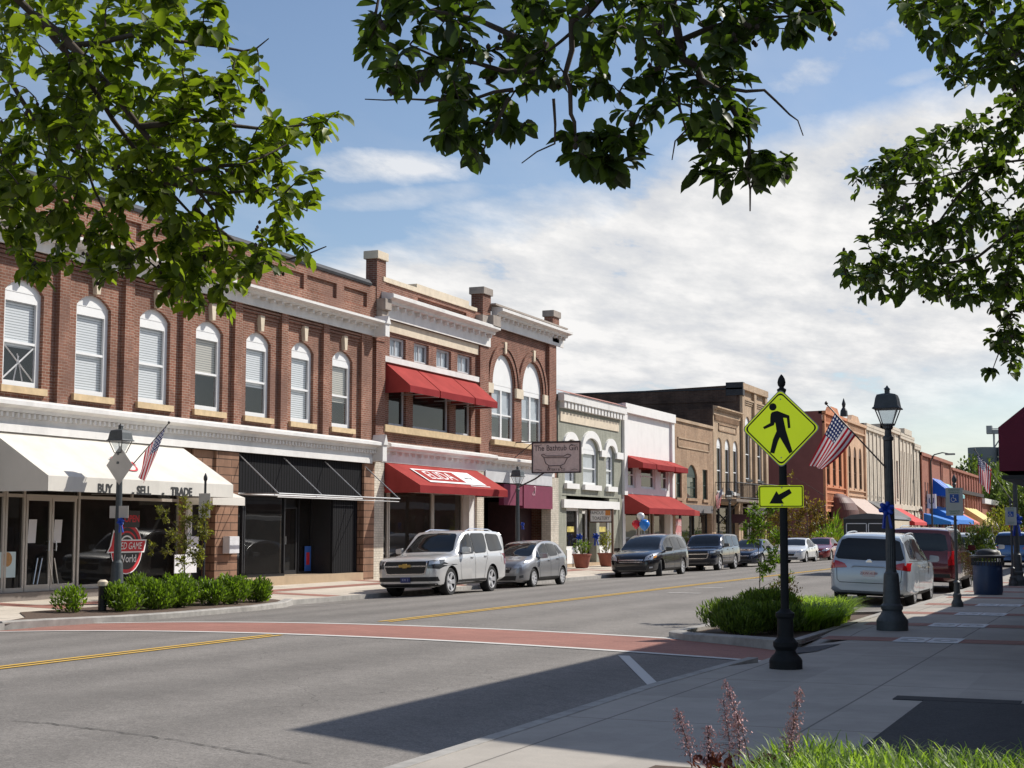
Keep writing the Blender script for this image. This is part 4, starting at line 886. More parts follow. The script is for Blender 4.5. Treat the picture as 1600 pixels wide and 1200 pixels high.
# ---- 8 tall, with the long sooty side wall
ya8, yb8 = 96.7, 103.8
b8 = block('tall tan brick building with a long sooty brick side wall', ya8, yb8, 11.3, BRKT2, [(98.0,99.4,5.2,8.7,.65),(101.2,102.6,5.2,8.7,.65)], z2=3.6, sidemat=BRKD, depth=34, lowroof=1.0, pane=GL_D, blind=None, sill=BLACK)
m = MB()
for y in (96.7, 100.0, 103.2): m.box(X0, X0+.18, y, y+.6, 3.6, 11.0)
m.box(X0-.3, X0+.25, ya8, yb8, 11.0, 11.42)
for ya, yb in ((97.3,100.0),(100.6,103.2)):
    for k in range(3): m.box(X0, X0+.05+.05*k, ya, yb, 10.1+.12*k, 10.2+.12*k)
m.build('pilaster', BRKT2, b8)
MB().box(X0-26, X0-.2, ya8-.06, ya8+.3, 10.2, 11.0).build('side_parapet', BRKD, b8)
m = MB(); m.box(X0-34, X0+.2, ya8-.1, ya8+.35, 11.0, 11.1); m.box(X0-.9, X0+.24, ya8-.1, ya8+.4, 10.6, 11.46); m.build('parapet_coping', ROOFM, b8)
railing(b8, X0, X0+1.3, 97.0, 103.5, 3.85)
shopfront(b8, [(97.3,99.8),(100.4,103.2)], X0-.02, .6, 3.4, WTRIM, .1, inner=INT, base=.4)
MB().box(X0+.2, X0+.26, 97.6, 103.0, 2.9, 3.5).build('fascia_board', WPLAS, b8)
# ---- gap, then 9 orange, 10 peach (pair with arches)
SIDE9 = M('brown_render', (.26,.09,.075), .9, .1, 1)
def ar(ya, yb, n, z0, z1, r, w=.5):
    p = (yb-ya)/n; return [(ya+p*i+p*(1-w)/2, ya+p*i+p*(1+w)/2, z0, z1, r) for i in range(n)]
SCR = MC.get('dark_in') or DARKIN
def arched(label, y0, y1, H, mat, sidemat=None, n=3):
    t = block(label, y0, y1, H, mat, ar(y0+.9, y1-.9, n, 5.6, 8.6, .8, .52), z2=3.4, sidemat=sidemat, pane=GL_D, frame=M('brown_frame', (.1,.05,.03), .6), blind=None, sill=mat, depth=30, lowroof=.5, fr=.1)
    m = MB()
    m.box(X0-.3, X0+.3, y0, y1, H-.25, H); m.box(X0, X0+.18, y0, y1, H-1.0, H-.85)
    for k in range(int((y1-y0-1.4)/.34)): m.box(X0, X0+.14, y0+.7+.34*k, y0+.86+.34*k, H-.85, H-.3); m.box(X0, X0+.1, y0+.7+.34*k, y0+.86+.34*k, 4.35, 4.9)
    for z in (4.25, 4.95, 5.4, 3.9): m.box(X0, X0+.16, y0+.5, y1-.5, z-.05, z+.05)
    for y in (y0, y1-.5): m.box(X0, X0+.2, y, y+.5, .1, H-.2)
    m.prism([(y0+2.5,H),(y1-2.5,H),(y1-3.6,H+.6),(y0+3.6,H+.6)], X0-.3, X0+.1)
    m.build('corbel_band', mat, t); return t
b9 = arched('orange painted brick building with round arched windows and a plain brown side wall', 124.0, 133.8, 11.6, BRKO, SIDE9)
b10 = arched('peach painted brick building with slim arched windows', 133.9, 143.9, 11.6, BRKP)
MB().lathe([(.35,0),(.3,.5),(.12,.8),(.18,1.1),(.02,1.6)], 8, (X0, 133.8, 11.8)).build('finial', BLACK, b9)
BRZ = M('bronze_canvas', (.10,.03,.02), .6, .3, 2)
dm = MB()
for i in range(24):
    a0, a1 = math.pi*i/24, math.pi*(i+1)/24; yc, rr_ = 129.4, 2.2
    q = []
    for t in range(6):
        e = math.pi/2*t/5; q.append((X0+1.9*math.sin(e), 2.9+2.1*math.cos(e)))
    for t in range(5):
        (xa, za), (xb, zb) = q[t], q[t+1]
        def pt(a, x, z): return (X0+(x-X0)*math.sin(a)**.6 if math.sin(a) > 0 else X0, yc-rr_*math.cos(a)*(.35+.65*t/5 if False else 1)*max(.05, (x-X0)/1.9)**.5, z)
        dm.add([pt(a0,xa,za), pt(a1,xa,za), pt(a1,xb,zb), pt(a0,xb,zb)], [(0,1,2,3)])
dm.build('dome_awning', BRZ, b9, 60)
for t_, a, c in ((b9,124.6,133.2),(b10,134.5,143.3)): shopfront(t_, [(a, (a+c)/2-1), ((a+c)/2+1, c)], X0-.02, .5, 3.2, M('brown_frame', (.1,.05,.03), .6), .12, inner=DARKIN, base=.3, basem=BRKO)
TAUPE = M('taupe_canvas', (.47,.37,.32), .8, .05)
o = awning(b10, 134.1, 143.6, X0, 4.8, 3.0, 2.2, .4, TAUPE, frame=False)
# ---- 11.. cream group
CRM = M('cream_render', (.58,.50,.40), .8, .08, 1.5, dirt=.3); CRM2 = brick('brick_pale', (.60,.52,.42), (.64,.56,.46), (.5,.44,.36), .21, .08, .005, .15)
def pilastered(label, y0, y1, H, mat, n, z2=4.6, wz=(5.2, 9.2), name='shop_building', rise=0, nw=1, pane=GL_D):
    p = (y1-y0)/n; ups = [(y0+p*i+1.25, y0+p*(i+1)-.8, wz[0], wz[1], rise) for i in range(n)]
    t = block(label, y0, y1, H, mat, ups, z2=z2, pane=M('shaded_bay', (.22,.19,.16), .6, .2), blind=None, sill=mat, frame=M('taupe_frame', (.38,.33,.27), .6), name=name, back=False, rev=.14, fr=.10); m = MB()
    for i in range(n+1): m.box(X0, X0+.10, y0+p*i-(0 if i else -.0), min(y1, y0+p*i+.6), .1, H-.6)
    m.box(X0-.3, X0+.22, y0, y1, H-.6, H-.3); m.box(X0-.3, X0+.25, y0, y1, H-.3, H); m.box(X0, X0+.2, y0, y1, z2-.5, z2)
    m.build('pilaster', mat, t); return t
b11 = pilastered('pale cream building with slim pilasters beside the peach one', 144.0, 155.3, 11.9, CRM2, 5)
ny, nz = FP(1363, 765, X0+.45)
text_obj('shop_lettering', 'Rustic', 1.0, BLET, b11, TX(X0+.45, 149.5, 4.9)); o = awning(b11, 144.4, 155, X0, 4.7, 3.1, 2.6, .3, M('grey_canvas', (.10,.10,.10), .8, .1), frame=False)
b12 = pilastered('cream stone building with deep dark window bays', 155.4, 165.5, 12.6, CRM, 3)
b12b = pilastered('taller ornate cream stone building with stepped parapet', 165.6, 176.0, 12.3, CRM, 4, wz=(5.0, 10.4))
MB().box(X0-.3, X0+.3, 168, 173.5, 12.3, 12.9).build('parapet_step', CRM, b12b)
b12c = pilastered('narrow cream stone building next to the brick one', 176.1, 181.3, 11.7, CRM2, 2, wz=(5.0, 9.9))
awning(b12, 156, 165, X0, 4.3, 2.7, 2.8, .3, M('red_bright_canvas', (.5,.03,.03), .8), frame=False)
b13 = block('narrow orange brick building with three slit windows', 181.5, 190.0, 10.9, BRKF, ar(182.2,189.4,3,5.2,7.6,0,.4), z2=3.6, blind=None, sill=BRKF, name='brick_building')
m = MB(); m.box(X0, X0+.25, 181.5, 182.0, .1, 10.9); m.box(X0, X0+.25, 189.5, 190.0, .1, 10.9); m.box(X0-.3, X0+.3, 181.5, 190, 10.6, 11.0); m.build('pilaster', BRKF, b13)
# dark side wall + brick front with striped blue awnings
b14 = block('red brick building with a blue and white striped upper awning', 191.0, 211.3, 10.9, BRKF, ar(191.8,210.5,6,4.8,6.3,0,.3), z2=4.2, sidemat=BRKD, blind=None, sill=WTRIM, name='brick_building')
m = MB()
for y in (191.0, 200.6, 201.9, 210.7): m.box(X0, X0+.16, y, y+.6, .1, 10.6)
m.box(X0-.3, X0+.4, 191, 211.3, 10.6, 11.0); m.build('pilaster', BRKF, b14)
STR = slats('striped_canvas', (.006,.10,.50), (.6,.68,.75), 1.3, 'Y', .9); BLUE = M('blue_canvas', (.02,.17,.55), .8, .06)
STRG = slats('green_striped_canvas', (.01,.30,.32), (.75,.85,.8), 1.3, 'Y', .7)
awning(b14, 191.65, 200.5, X0, 8.3, 6.5, 2.2, .4, STR, frame=False); awning(b14, 200.6, 209.5, X0, 8.0, 6.5, 2.0, .4, STRG, frame=False)
o = awning(b14, 183.0, 190.8, X0, 3.9, 2.9, 3.2, .3, BLUE, frame=False); awning(b14, 191.2, 210.5, X0, 4.9, 3.2, 3.0, .5, BLUE, frame=False)
b15 = block('long dark red brick building with many narrow pilasters', 211.5, 252.0, 10.3, brick('brick_long', (.27,.085,.06), (.32,.1,.075), (.32,.16,.12), .21, .08, .006, .25), ar(213,251,11,4.6,6.8,0,.4), z2=4.0, blind=None, sill=WTRIM, name='brick_building')
m = MB()
for k in range(12): m.box(X0, X0+.14, 211.5+k*3.65, 212.0+k*3.65, .1, 10.0)
m.box(X0-.3, X0+.3, 211.5, 252, 10.0, 10.35); m.build('pilaster', BRKF, b15); MB().box(X0, X0+.5, 213, 251.5, 7.1, 7.6).build('sign_band', M('dark_sign', (.03,.02,.02), .8), b15)
awning(b15, 212, 226, X0, 4.3, 3.0, 2.2, .3, M('salmon_canvas', (.6,.17,.12), .8), frame=False)
YC = M('yellow_canvas', (.66,.52,.20), .8); awning(b15, 227, 243, X0, 5.2, 3.2, 3.0, .5, YC, frame=False)
for a in (244, 248.4): awning(b15, a, a+2.4, X0, 4.4, 2.6, 3.0, .3, M('pale_stripe', (.62,.55,.62), .8), frame=False)
b16 = block('low brick corner shop with a heavy white cornice', 252.2, 276.0, 6.6, BRKF, [], z2=3.6, name='brick_building', sidemat=brick('brick_side_brown', (.14,.06,.05), (.17,.075,.06), (.15,.1,.08)))
MB().box(X0-24, X0+.6, 251.8, 276.2, 6.2, 7.0).build('cornice', WTRIM, b16)
b17 = thing('low_shop', 'far low shop with a pale sloping roof and red awnings', 'building', (-22, 300, 0)); MB().box(-45, -23.5, 278, 330, 0, 4.2).build('wall', CRM, b17)
MB().add([(-23,278,4.2),(-23,330,4.2),(-27,330,6.6),(-27,278,6.6)], [(0,1,2,3)]).build('roof', M('pale_roof', (.33,.34,.32), .8, .1, 1), b17); awning(b17, 279, 328, -23.2, 3.7, 2.3, 2.4, .4, M('red_bright_canvas', (.5,.03,.03), .8), frame=False)
for k, (y0_, y1_, h, mt, lb) in enumerate(((330.5,380,5.5,BRKF,'far low red brick shop at the end of the row'),(381,470,4.5,CRM,'farthest pale low shop at the end of the row'))):
    block(lb, y0_, y1_, h, mt, [], z2=3.2)
# shop windows on the long ones
for t_, a, c, n in ((b11,144.6,154.8,4),(b12,156,165,3),(b12b,166,175.5,3),(b12c,176.6,181,2),(b13,182.2,189.4,2),(b14,191.8,210.6,6),(b15,212.2,251.4,12),(b16,253,275,6)):
    p = (c-a)/n
    MB().box(X0-1.2, X0-1.1, a, c, .1, 3.9).build('interior', INT, t_)
    MB().box(X0-.1, X0+.02, a, c, 3.0, 4.0).build('fascia_board', CRM if t_ in (b11,b12,b12b,b12c) else BRKF, t_)
    for i in range(n):
        m = MB(); y0_, y1_ = a+p*i+.2, a+p*(i+1)-.2
        for (q0,q1,q2,q3) in ((y0_,y0_+.12,.5,3.0),(y1_-.12,y1_,.5,3.0),(y0_,y1_,.2,.62),(y0_,y1_,2.9,3.0)): m.box(X0-.2, X0-.1, q0, q1, q2, q3)
        w_ = m.build('shop_window', ALU, t_); MB().quad((X0-.15,y0_,.6),(X0-.15,y1_,.6),(X0-.15,y1_,2.95),(X0-.15,y0_,2.95)).build('pane', GL_D, w_)
m = thing('blade_sign', 'white and blue vertical projecting sign above the blue awnings', 'sign', (X0, 187, 5)); MB().box(X0+.1, X0+1.1, 186.6, 187.0, 4.5, 6.2).build('board', WPLAS, m)
text_obj('sign_lettering', 'U', 1.0, M('navy_lettering', (.02,.03,.15), .6), m, TY(X0+.6, 186.55, 5.35)); MB().box(X0-.0, X0+.1, 186.7, 186.9, 4.5, 6.6).build('bracket', BLACK, m)
# ---- grain silos
CONC = M('silo_concrete', (.20,.22,.235), .9, .08, .05)
si = thing('grain_silo', 'grey concrete grain silos with a conveyor gantry on the roof', 'silo', (-30, 350, 0))
p0 = atY(1512, 700, 350); 
for k in range(5): MB().lathe([(3.2,0),(3.2,p0.z)], 24, (p0.x+3.2+k*6.3, 350, 0)).build('silo_bin', CONC, si, 40)
MB().box(p0.x, p0.x+32, 353.3, 362, 0, p0.z+.2).build('head_house', CONC, si)
MB().box(p0.x+2.2, p0.x+12, 349.5, 352, 0, p0.z-6).build('lean_to', M('pale_silo', (.4,.4,.4), .9), si) if False else None
m = MB(); zt = p0.z
m.box(p0.x+4, p0.x+30, 351, 352.5, zt+3.1, zt+4.0); m.box(p0.x+4, p0.x+5.2, 350.6, 353, zt+3.2, zt+4.9)
for k in range(7):
    x = p0.x+5.5+k*4; m.tube((x,351.5,zt),(x,351.5,zt+3.1),.22,n=5); m.tube((x,351.5,zt),(x+2,351.5,zt+3.1),.14,n=4); m.tube((x+4,351.5,zt),(x+2,351.5,zt+3.1),.14,n=4)
m.path([(p0.x+4,351,zt+4.2),(p0.x+30,351,zt+4.2)], .1, 4); m.build('conveyor_gantry', M('gantry_steel', (.32,.33,.33), .6, .1, metal=.3), si)
# ================================================================= vehicles
TYRE = M('tyre_rubber', (.018,.018,.018), .85, .2, 30); RIM = M('alloy', (.55,.55,.56), .32, .05, metal=.25, coat=.5); CG = glass('car_glass', (.2,.22,.22), (.012,.014,.016), .3)
TRIM = M('black_trim', (.015,.015,.016), .5, .1); CHR = M('chrome', (.8,.8,.82), .15, .02, metal=.85); WELL = M('wheel_well', (.008,.008,.008), .95)
LAMP = M('headlamp', (.55,.57,.6), .12, .2, 30, metal=.4, coat=1); LAMPD = M('lamp_dark', (.05,.055,.06), .12, .3, 30, coat=1); TAIL = M('tail_lamp', (.45,.01,.015), .12, .1, 20, coat=1); AMB = M('indicator', (.6,.25,.04), .2)
GOLD = M('gold_emblem', (.55,.38,.12), .3, .05, metal=.7); SEAMM = M('panel_gap', (.01,.01,.01), .9)
def lerpk(keys, x):
    """smooth (monotone cubic) interpolation through (x, value) keys"""
    n = len(keys)
    if x <= keys[0][0]: return keys[0][1]
    if x >= keys[-1][0]: return keys[-1][1]
    d = [(keys[i+1][1]-keys[i][1])/(keys[i+1][0]-keys[i][0]) for i in range(n-1)]
    def mm(i):
        if i == 0: return d[0]
        if i == n-1: return d[-1]
        return 0 if d[i-1]*d[i] <= 0 else 2*d[i-1]*d[i]/(d[i-1]+d[i])
    for i in range(n-1):
        if x <= keys[i+1][0]:
            h = keys[i+1][0]-keys[i][0]; t = (x-keys[i][0])/h; a, b = keys[i][1], keys[i+1][1]; ma, mb = mm(i)*h, mm(i+1)*h
            return a*(2*t**3-3*t*t+1)+ma*(t**3-2*t*t+t)+b*(-2*t**3+3*t*t)+mb*(t**3-t*t)
def wheelset(r, w, rim, spokes):
    t = MB(); t.lathe([(r*.66,-w*.46),(r*.9,-w*.5),(r*.985,-w*.38),(r,-w*.2),(r,w*.2),(r*.985,w*.38),(r*.9,w*.5),(r*.66,w*.46)], 36, axis='Y', cap=False)
    q = MB(); q.lathe([(r*.68,w*.4),(r*.68,-w*.44),(r*.62,-w*.47),(r*.6,-w*.3),(r*.2,-w*.18),(.02,-w*.18)], 32, axis='Y', mi=1, cap=False)
    q.lathe([(r*.69,-w*.4),(r*.69,-w*.475),(r*.61,-w*.48),(r*.61,-w*.42)], 32, axis='Y', cap=False)
    for k in range(spokes):
        a = 2*math.pi*k/spokes; ca, sa = math.cos(a), math.sin(a); n = (-sa, ca)
        def P(rad, off, y): return (ca*rad+n[0]*off, y, sa*rad+n[1]*off)
        w0, w1 = r*.12, r*(.14 if spokes < 7 else .085)
        vs = [P(r*.12,-w0,-w*.36),P(r*.12,w0,-w*.36),P(r*.63,w1*1.25,-w*.47),P(r*.63,-w1*1.25,-w*.47),P(r*.12,-w0,-w*.22),P(r*.12,w0,-w*.22),P(r*.63,w1,-w*.3),P(r*.63,-w1,-w*.3)]
        q.add(vs, [(0,1,2,3),(4,7,6,5),(0,4,5,1),(2,6,7,3),(1,5,6,2),(0,3,7,4)])
    q.lathe([(r*.15,-w*.2),(r*.15,-w*.42),(r*.1,-w*.45),(.01,-w*.45)], 12, axis='Y')
    return t, q
def smoothpoly(p, k=2):
    for _ in range(k):
        q = []
        for i in range(len(p)):
            a, b = p[i], p[(i+1)%len(p)]; q += [(a[0]*.9+b[0]*.1, a[1]*.9+b[1]*.1), (a[0]*.1+b[0]*.9, a[1]*.1+b[1]*.9)]
        p = q
    return p
def decal(bvh, poly, axis, s, L_, off, step=.07, rim_=.02):
    """poly (2-D) laid on the body by rays along axis; a thin shell stands off the body by `off`"""
    bm = bmesh.new()
    to3 = {'side': lambda a, b: Vector((a, 0, b)), 'front': lambda a, b: Vector((0, a, b)), 'rear': lambda a, b: Vector((0, a, b)), 'top': lambda a, b: Vector((a, b, 0))}[axis]
    vs = [bm.verts.new(to3(a, b)) for a, b in poly]; bm.faces.new(vs); bmesh.ops.triangulate(bm, faces=bm.faces[:])
    us = ((0, 2) if axis == 'side' else (1, 2) if axis in ('front', 'rear') else (0, 1))
    for u in us:
        lo, hi = min(v.co[u] for v in bm.verts), max(v.co[u] for v in bm.verts); k = int((hi-lo)/step)
        for i in range(1, k+1):
            c = lo+(hi-lo)*i/(k+1); pt = Vector((0,0,0)); pt[u] = c; no = Vector((0,0,0)); no[u] = 1
            bmesh.ops.bisect_plane(bm, geom=bm.verts[:]+bm.edges[:]+bm.faces[:], plane_co=pt, plane_no=no)
    bm.verts.ensure_lookup_table(); out = []; good = 0
    for v in bm.verts:
        if axis == 'side': o, d = Vector((v.co.x, s*3, v.co.z)), Vector((0,-s,0))
        elif axis == 'front': o, d = Vector((-2, v.co.y, v.co.z)), Vector((1,0,0))
        elif axis == 'rear': o, d = Vector((L_+2, v.co.y, v.co.z)), Vector((-1,0,0))
        else: o, d = Vector((v.co.x, v.co.y, 4)), Vector((0,0,-1))
        h, n, i_, ds = bvh.ray_cast(o, d)
        if h is None: h, n, i_, ds = bvh.find_nearest(o+d*(3 if axis == 'side' else 2)*.7)
        if n.dot(d) > 0: n = -n
        out.append((h+n*off))
    for v, p in zip(bm.verts, out): v.co = p
    bm.normal_update(); bm.verts.index_update()
    VS = [v.co[:] for v in bm.verts]; FS = [tuple(v.index for v in f.verts) for f in bm.faces]; bm.free(); return VS, FS
def seamline(pts, w=.012):
    """thin polygon along a polyline (2-D)"""
    l, r = [], []
    for i, p in enumerate(pts):
        a, b = pts[max(i-1,0)], pts[min(i+1,len(pts)-1)]; d = Vector((b[0]-a[0], b[1]-a[1])).normalized(); n = Vector((-d.y, d.x))*w/2
        l.append((p[0]+n.x, p[1]+n.y)); r.append((p[0]-n.x, p[1]-n.y))
    return l+r[::-1]
def vehicle(label, cat, S, body, loc, heading, group=None, name='parked_car', rims=RIM, detail=True, roll=0.0, steer=0.0, label_extra=None):
    """S: spec dict. Local frame: x from nose (0) to tail (L), y lateral, z up. heading = world angle of the local +x axis"""
    t = thing(name, label, cat, (0,0,0), None, group); Lx, W, H = S['L'], S['W'], S['H']; hw = W/2
    st = sorted(set([0,.02,.05,.09,.14,.2,.28,.38,.5]+[Lx-q for q in (0,.02,.05,.09,.14,.2,.28,.38,.5)]+[i*Lx/46 for i in range(47)]+[k[0] for k in S['top']]))
    st = [x for i, x in enumerate(st) if i == 0 or x-st[i-1] > .012]
    plan = S.get('plan', [(0,.76),(.05,.85),(.14,.92),(.35,.975),(.9,1),(Lx-.8,1),(Lx-.3,.975),(Lx-.1,.93),(Lx-.03,.885),(Lx,.82)])
    ring = []
    for x in st:
        w = hw*lerpk(plan, x); zt = lerpk(S['top'], x); zb = lerpk(S['bot'], x); belt = lerpk(S['belt'], x); rw = lerpk(S['roofw'], x)*hw
        cr = lerpk(S['crown'], x) if 'crown' in S else .05
        ze = zt-cr; bz = min(belt, ze-.015)
        rw = min(rw, w*.97)
        zs = S.get('sill', .34); zm = zs+(bz-zs)*.52
        ring.append([(0,zb),(w*.80,zb),(w*.955,zb+.07),(w*.985,max(zb+.1,zs)),(w,zm),(w*.985,bz-(bz-zm)*.25),(w*.955,bz),(rw+(w*.955-rw)*.06 if bz < ze-.1 else rw+(w*.955-rw)*.3,ze-(ze-bz)*.06-.004),(rw*.955,ze+cr*.42),(rw*.6,ze+cr*.85),(0,zt)])
    vs = []; K = 11; F_ = 2*K-2
    for x, rg in zip(st, ring):
        for y, z in rg: vs.append((x, y, z))
        for y, z in rg[-2:0:-1]: vs.append((x, -y, z))
    fs = [(i*F_+j, i*F_+(j+1)%F_, (i+1)*F_+(j+1)%F_, (i+1)*F_+j) for i in range(len(st)-1) for j in range(F_)]
    fs += [tuple(range(F_))[::-1], tuple(range((len(st)-1)*F_, len(st)*F_))]
    me = bpy.data.meshes.new('body'); me.from_pydata(vs, [], fs); shade(me, 24)
    bm = bmesh.new(); bm.from_mesh(me); bvh = BVHTree.FromBMesh(bm); bm.free()
    me.materials.append(body); me.materials.append(WELL)
    bo = bpy.data.objects.new('body_tmp', me); col.objects.link(bo)
    r = S['r']; c = MB(); tw = S.get('tw', .24)
    for wx in S['wx']:
        for s in (1,-1): c.lathe([(r+.055, s*(hw-.36)),(r+.055, s*(hw+.3))], 40, (wx,0,r), 'Y')
    cut = c.build('cutter', [WELL], None); cut.data.materials.clear(); cut.data.materials.append(body); cut.data.materials.append(WELL)
    for p in cut.data.polygons: p.material_index = 1
    md = bo.modifiers.new('b', 'BOOLEAN'); md.operation = 'DIFFERENCE'; md.object = cut; md.solver = 'EXACT'
    bpy.context.view_layer.update(); me2 = bpy.data.meshes.new_from_object(bo.evaluated_get(bpy.context.evaluated_depsgraph_get()))
    bpy.data.objects.remove(bo); bpy.data.objects.remove(cut); me2.name = 'body'; shade(me2, 24)
    rawobj('body', me2, t, True)
    def put(nm, mt, polys, parent=t):
        m = MB()
        for poly, axis, s, off in polys: v, f = decal(bvh, poly, axis, s, Lx, off); m.add(v, f)
        return m.build(nm, mt, parent, 50, True)
    both = lambda poly, off: [(poly, 'side', 1, off), (poly, 'side', -1, off)]
    mir = lambda poly: [(-a, b) for a, b in poly]
    # side glazing
    for poly in S['sidewin']:
        q = smoothpoly(poly, 2)
        put('side_window', CG, [(q, 'side', 1, .006)]); put('side_window', CG, [(q, 'side', -1, .006)])
    if detail:
        xs = [p[0] for w_ in S['sidewin'] for p in w_]; 
        for s in (1,-1): put('window_trim', TRIM, sum([[(smoothpoly([(x+(x-sum(p[0] for p in w_)/len(w_))*.07*0+(.03 if x > sum(p[0] for p in w_)/len(w_) else -.03), z+(.022 if z > sum(p[1] for p in w_)/len(w_) else -.025)) for x, z in w_], 1), 'side', s, .0025)] for w_ in S['sidewin']], []))
    put('windscreen', CG, [(smoothpoly(S['screen'], 1), 'front', 0, .006)]); put('rear_window', CG, [(smoothpoly(S['rearwin'], 1), 'rear', 0, .006)])
    if detail:
        for s in (1,-1):
            put('door_seam', SEAMM, [(seamline(p, .013), 'side', s, .0025) for p in S['seams']])
            put('lower_cladding', S.get('clad', TRIM), [([(S['wx'][0]+r+.07,S['bz']),(S['wx'][1]-r-.07,S['bz']),(S['wx'][1]-r-.07,S['bz']+.11),(S['wx'][0]+r+.07,S['bz']+.11)], 'side', s, .006)])
            for hx, hz in S['handles']:
                h, n, i_, d_ = bvh.ray_cast(Vector((hx, s*3, hz)), Vector((0,-s,0)))
                if h: MB().box(hx-.09, hx+.09, h.y-.012, h.y+.03*s if s > 0 else h.y+.012, hz-.016, hz+.016).build('door_handle', S.get('hmat', body), t, local=True, bevel=.006) if s > 0 else MB().box(hx-.09, hx+.09, h.y-.03, h.y+.012, hz-.016, hz+.016).build('door_handle', S.get('hmat', body), t, local=True, bevel=.006)
    mx, mz = S['mirror']
    for s in (1,-1):
        h, n, i_, d_ = bvh.ray_cast(Vector((mx+.08, s*3, mz-.05)), Vector((0,-s,0))); yb = abs(h.y) if h else hw*.9
        m = MB(); y0, y1 = yb+.05, yb+.05+.23
        m.add([(mx-.08,s*y0,mz-.07),(mx-.08,s*y0,mz+.1),(mx-.04,s*y1,mz+.08),(mx-.04,s*y1,mz-.05),(mx+.08,s*y0,mz-.08),(mx+.08,s*y0,mz+.11),(mx+.09,s*y1,mz+.09),(mx+.09,s*y1,mz-.06)], [(0,1,2,3),(4,7,6,5),(0,4,5,1),(1,5,6,2),(2,6,7,3),(3,7,4,0)])
        m.box(mx-.01, mx+.06, min(s*(yb-.06),s*(y0+.02)), max(s*(yb-.06),s*(y0+.02)), mz-.07, mz-.03)
        m.build('wing_mirror', S.get('mmat', body), t, local=True, bevel=.018)
    for nm, mt, polys in S['front']+S['rear']:
        put(nm, mt, polys)
    for nm, mt, fn in S.get('extra', []):
        fn(t, bvh, body)
    tm, rm = wheelset(r, tw, rims, S.get('spokes', 5)); T0 = R0 = None
    for wx in S['wx']:
        for s in (1,-1):
            wh = thing('wheel', None, None, (wx, s*(hw-tw/2-.03), r), (0,0,(math.pi if s > 0 else 0)+(steer if wx == S['wx'][0] else 0))); wh.parent = t
            if T0 is None: T0 = tm.build('tyre', TYRE, wh, 30, True); R0 = rm.build('rim', [rims, TRIM], wh, 35, True)
            else:
                for o in (T0, R0): q = o.copy(); col.objects.link(q); q.parent = wh
    t.location = loc; t.rotation_euler = (roll, 0, heading)
    return t
def sym(name, mt, poly, axis, off): return [(name, mt, [(poly, axis, 0, off)]), (name, mt, [([(-a, b) for a, b in poly], axis, 0, off)])]
def rearlen(S): return S
def plate(t, x, z, face, mat, txt=None, tcol=None, w=.3, h=.15, tilt=0):
    s = -1 if face == 'front' else 1
    p = MB().box(x-.008, x+.008, -w/2, w/2, z-h/2, z+h/2).build('number_plate', mat, t, local=True)
    if txt:
        # front faces local -x (reads with +y to the viewer's right when looking along +x... mirrored for the rear)
        M4 = frame3((x+s*.011, 0, z), (0,(-1 if s < 0 else 1),0), (0,0,1), (s,0,0)); text_obj('plate_lettering', txt, h*.6, tcol, p, M4, local=True, ext=.001)
SPEC = {}
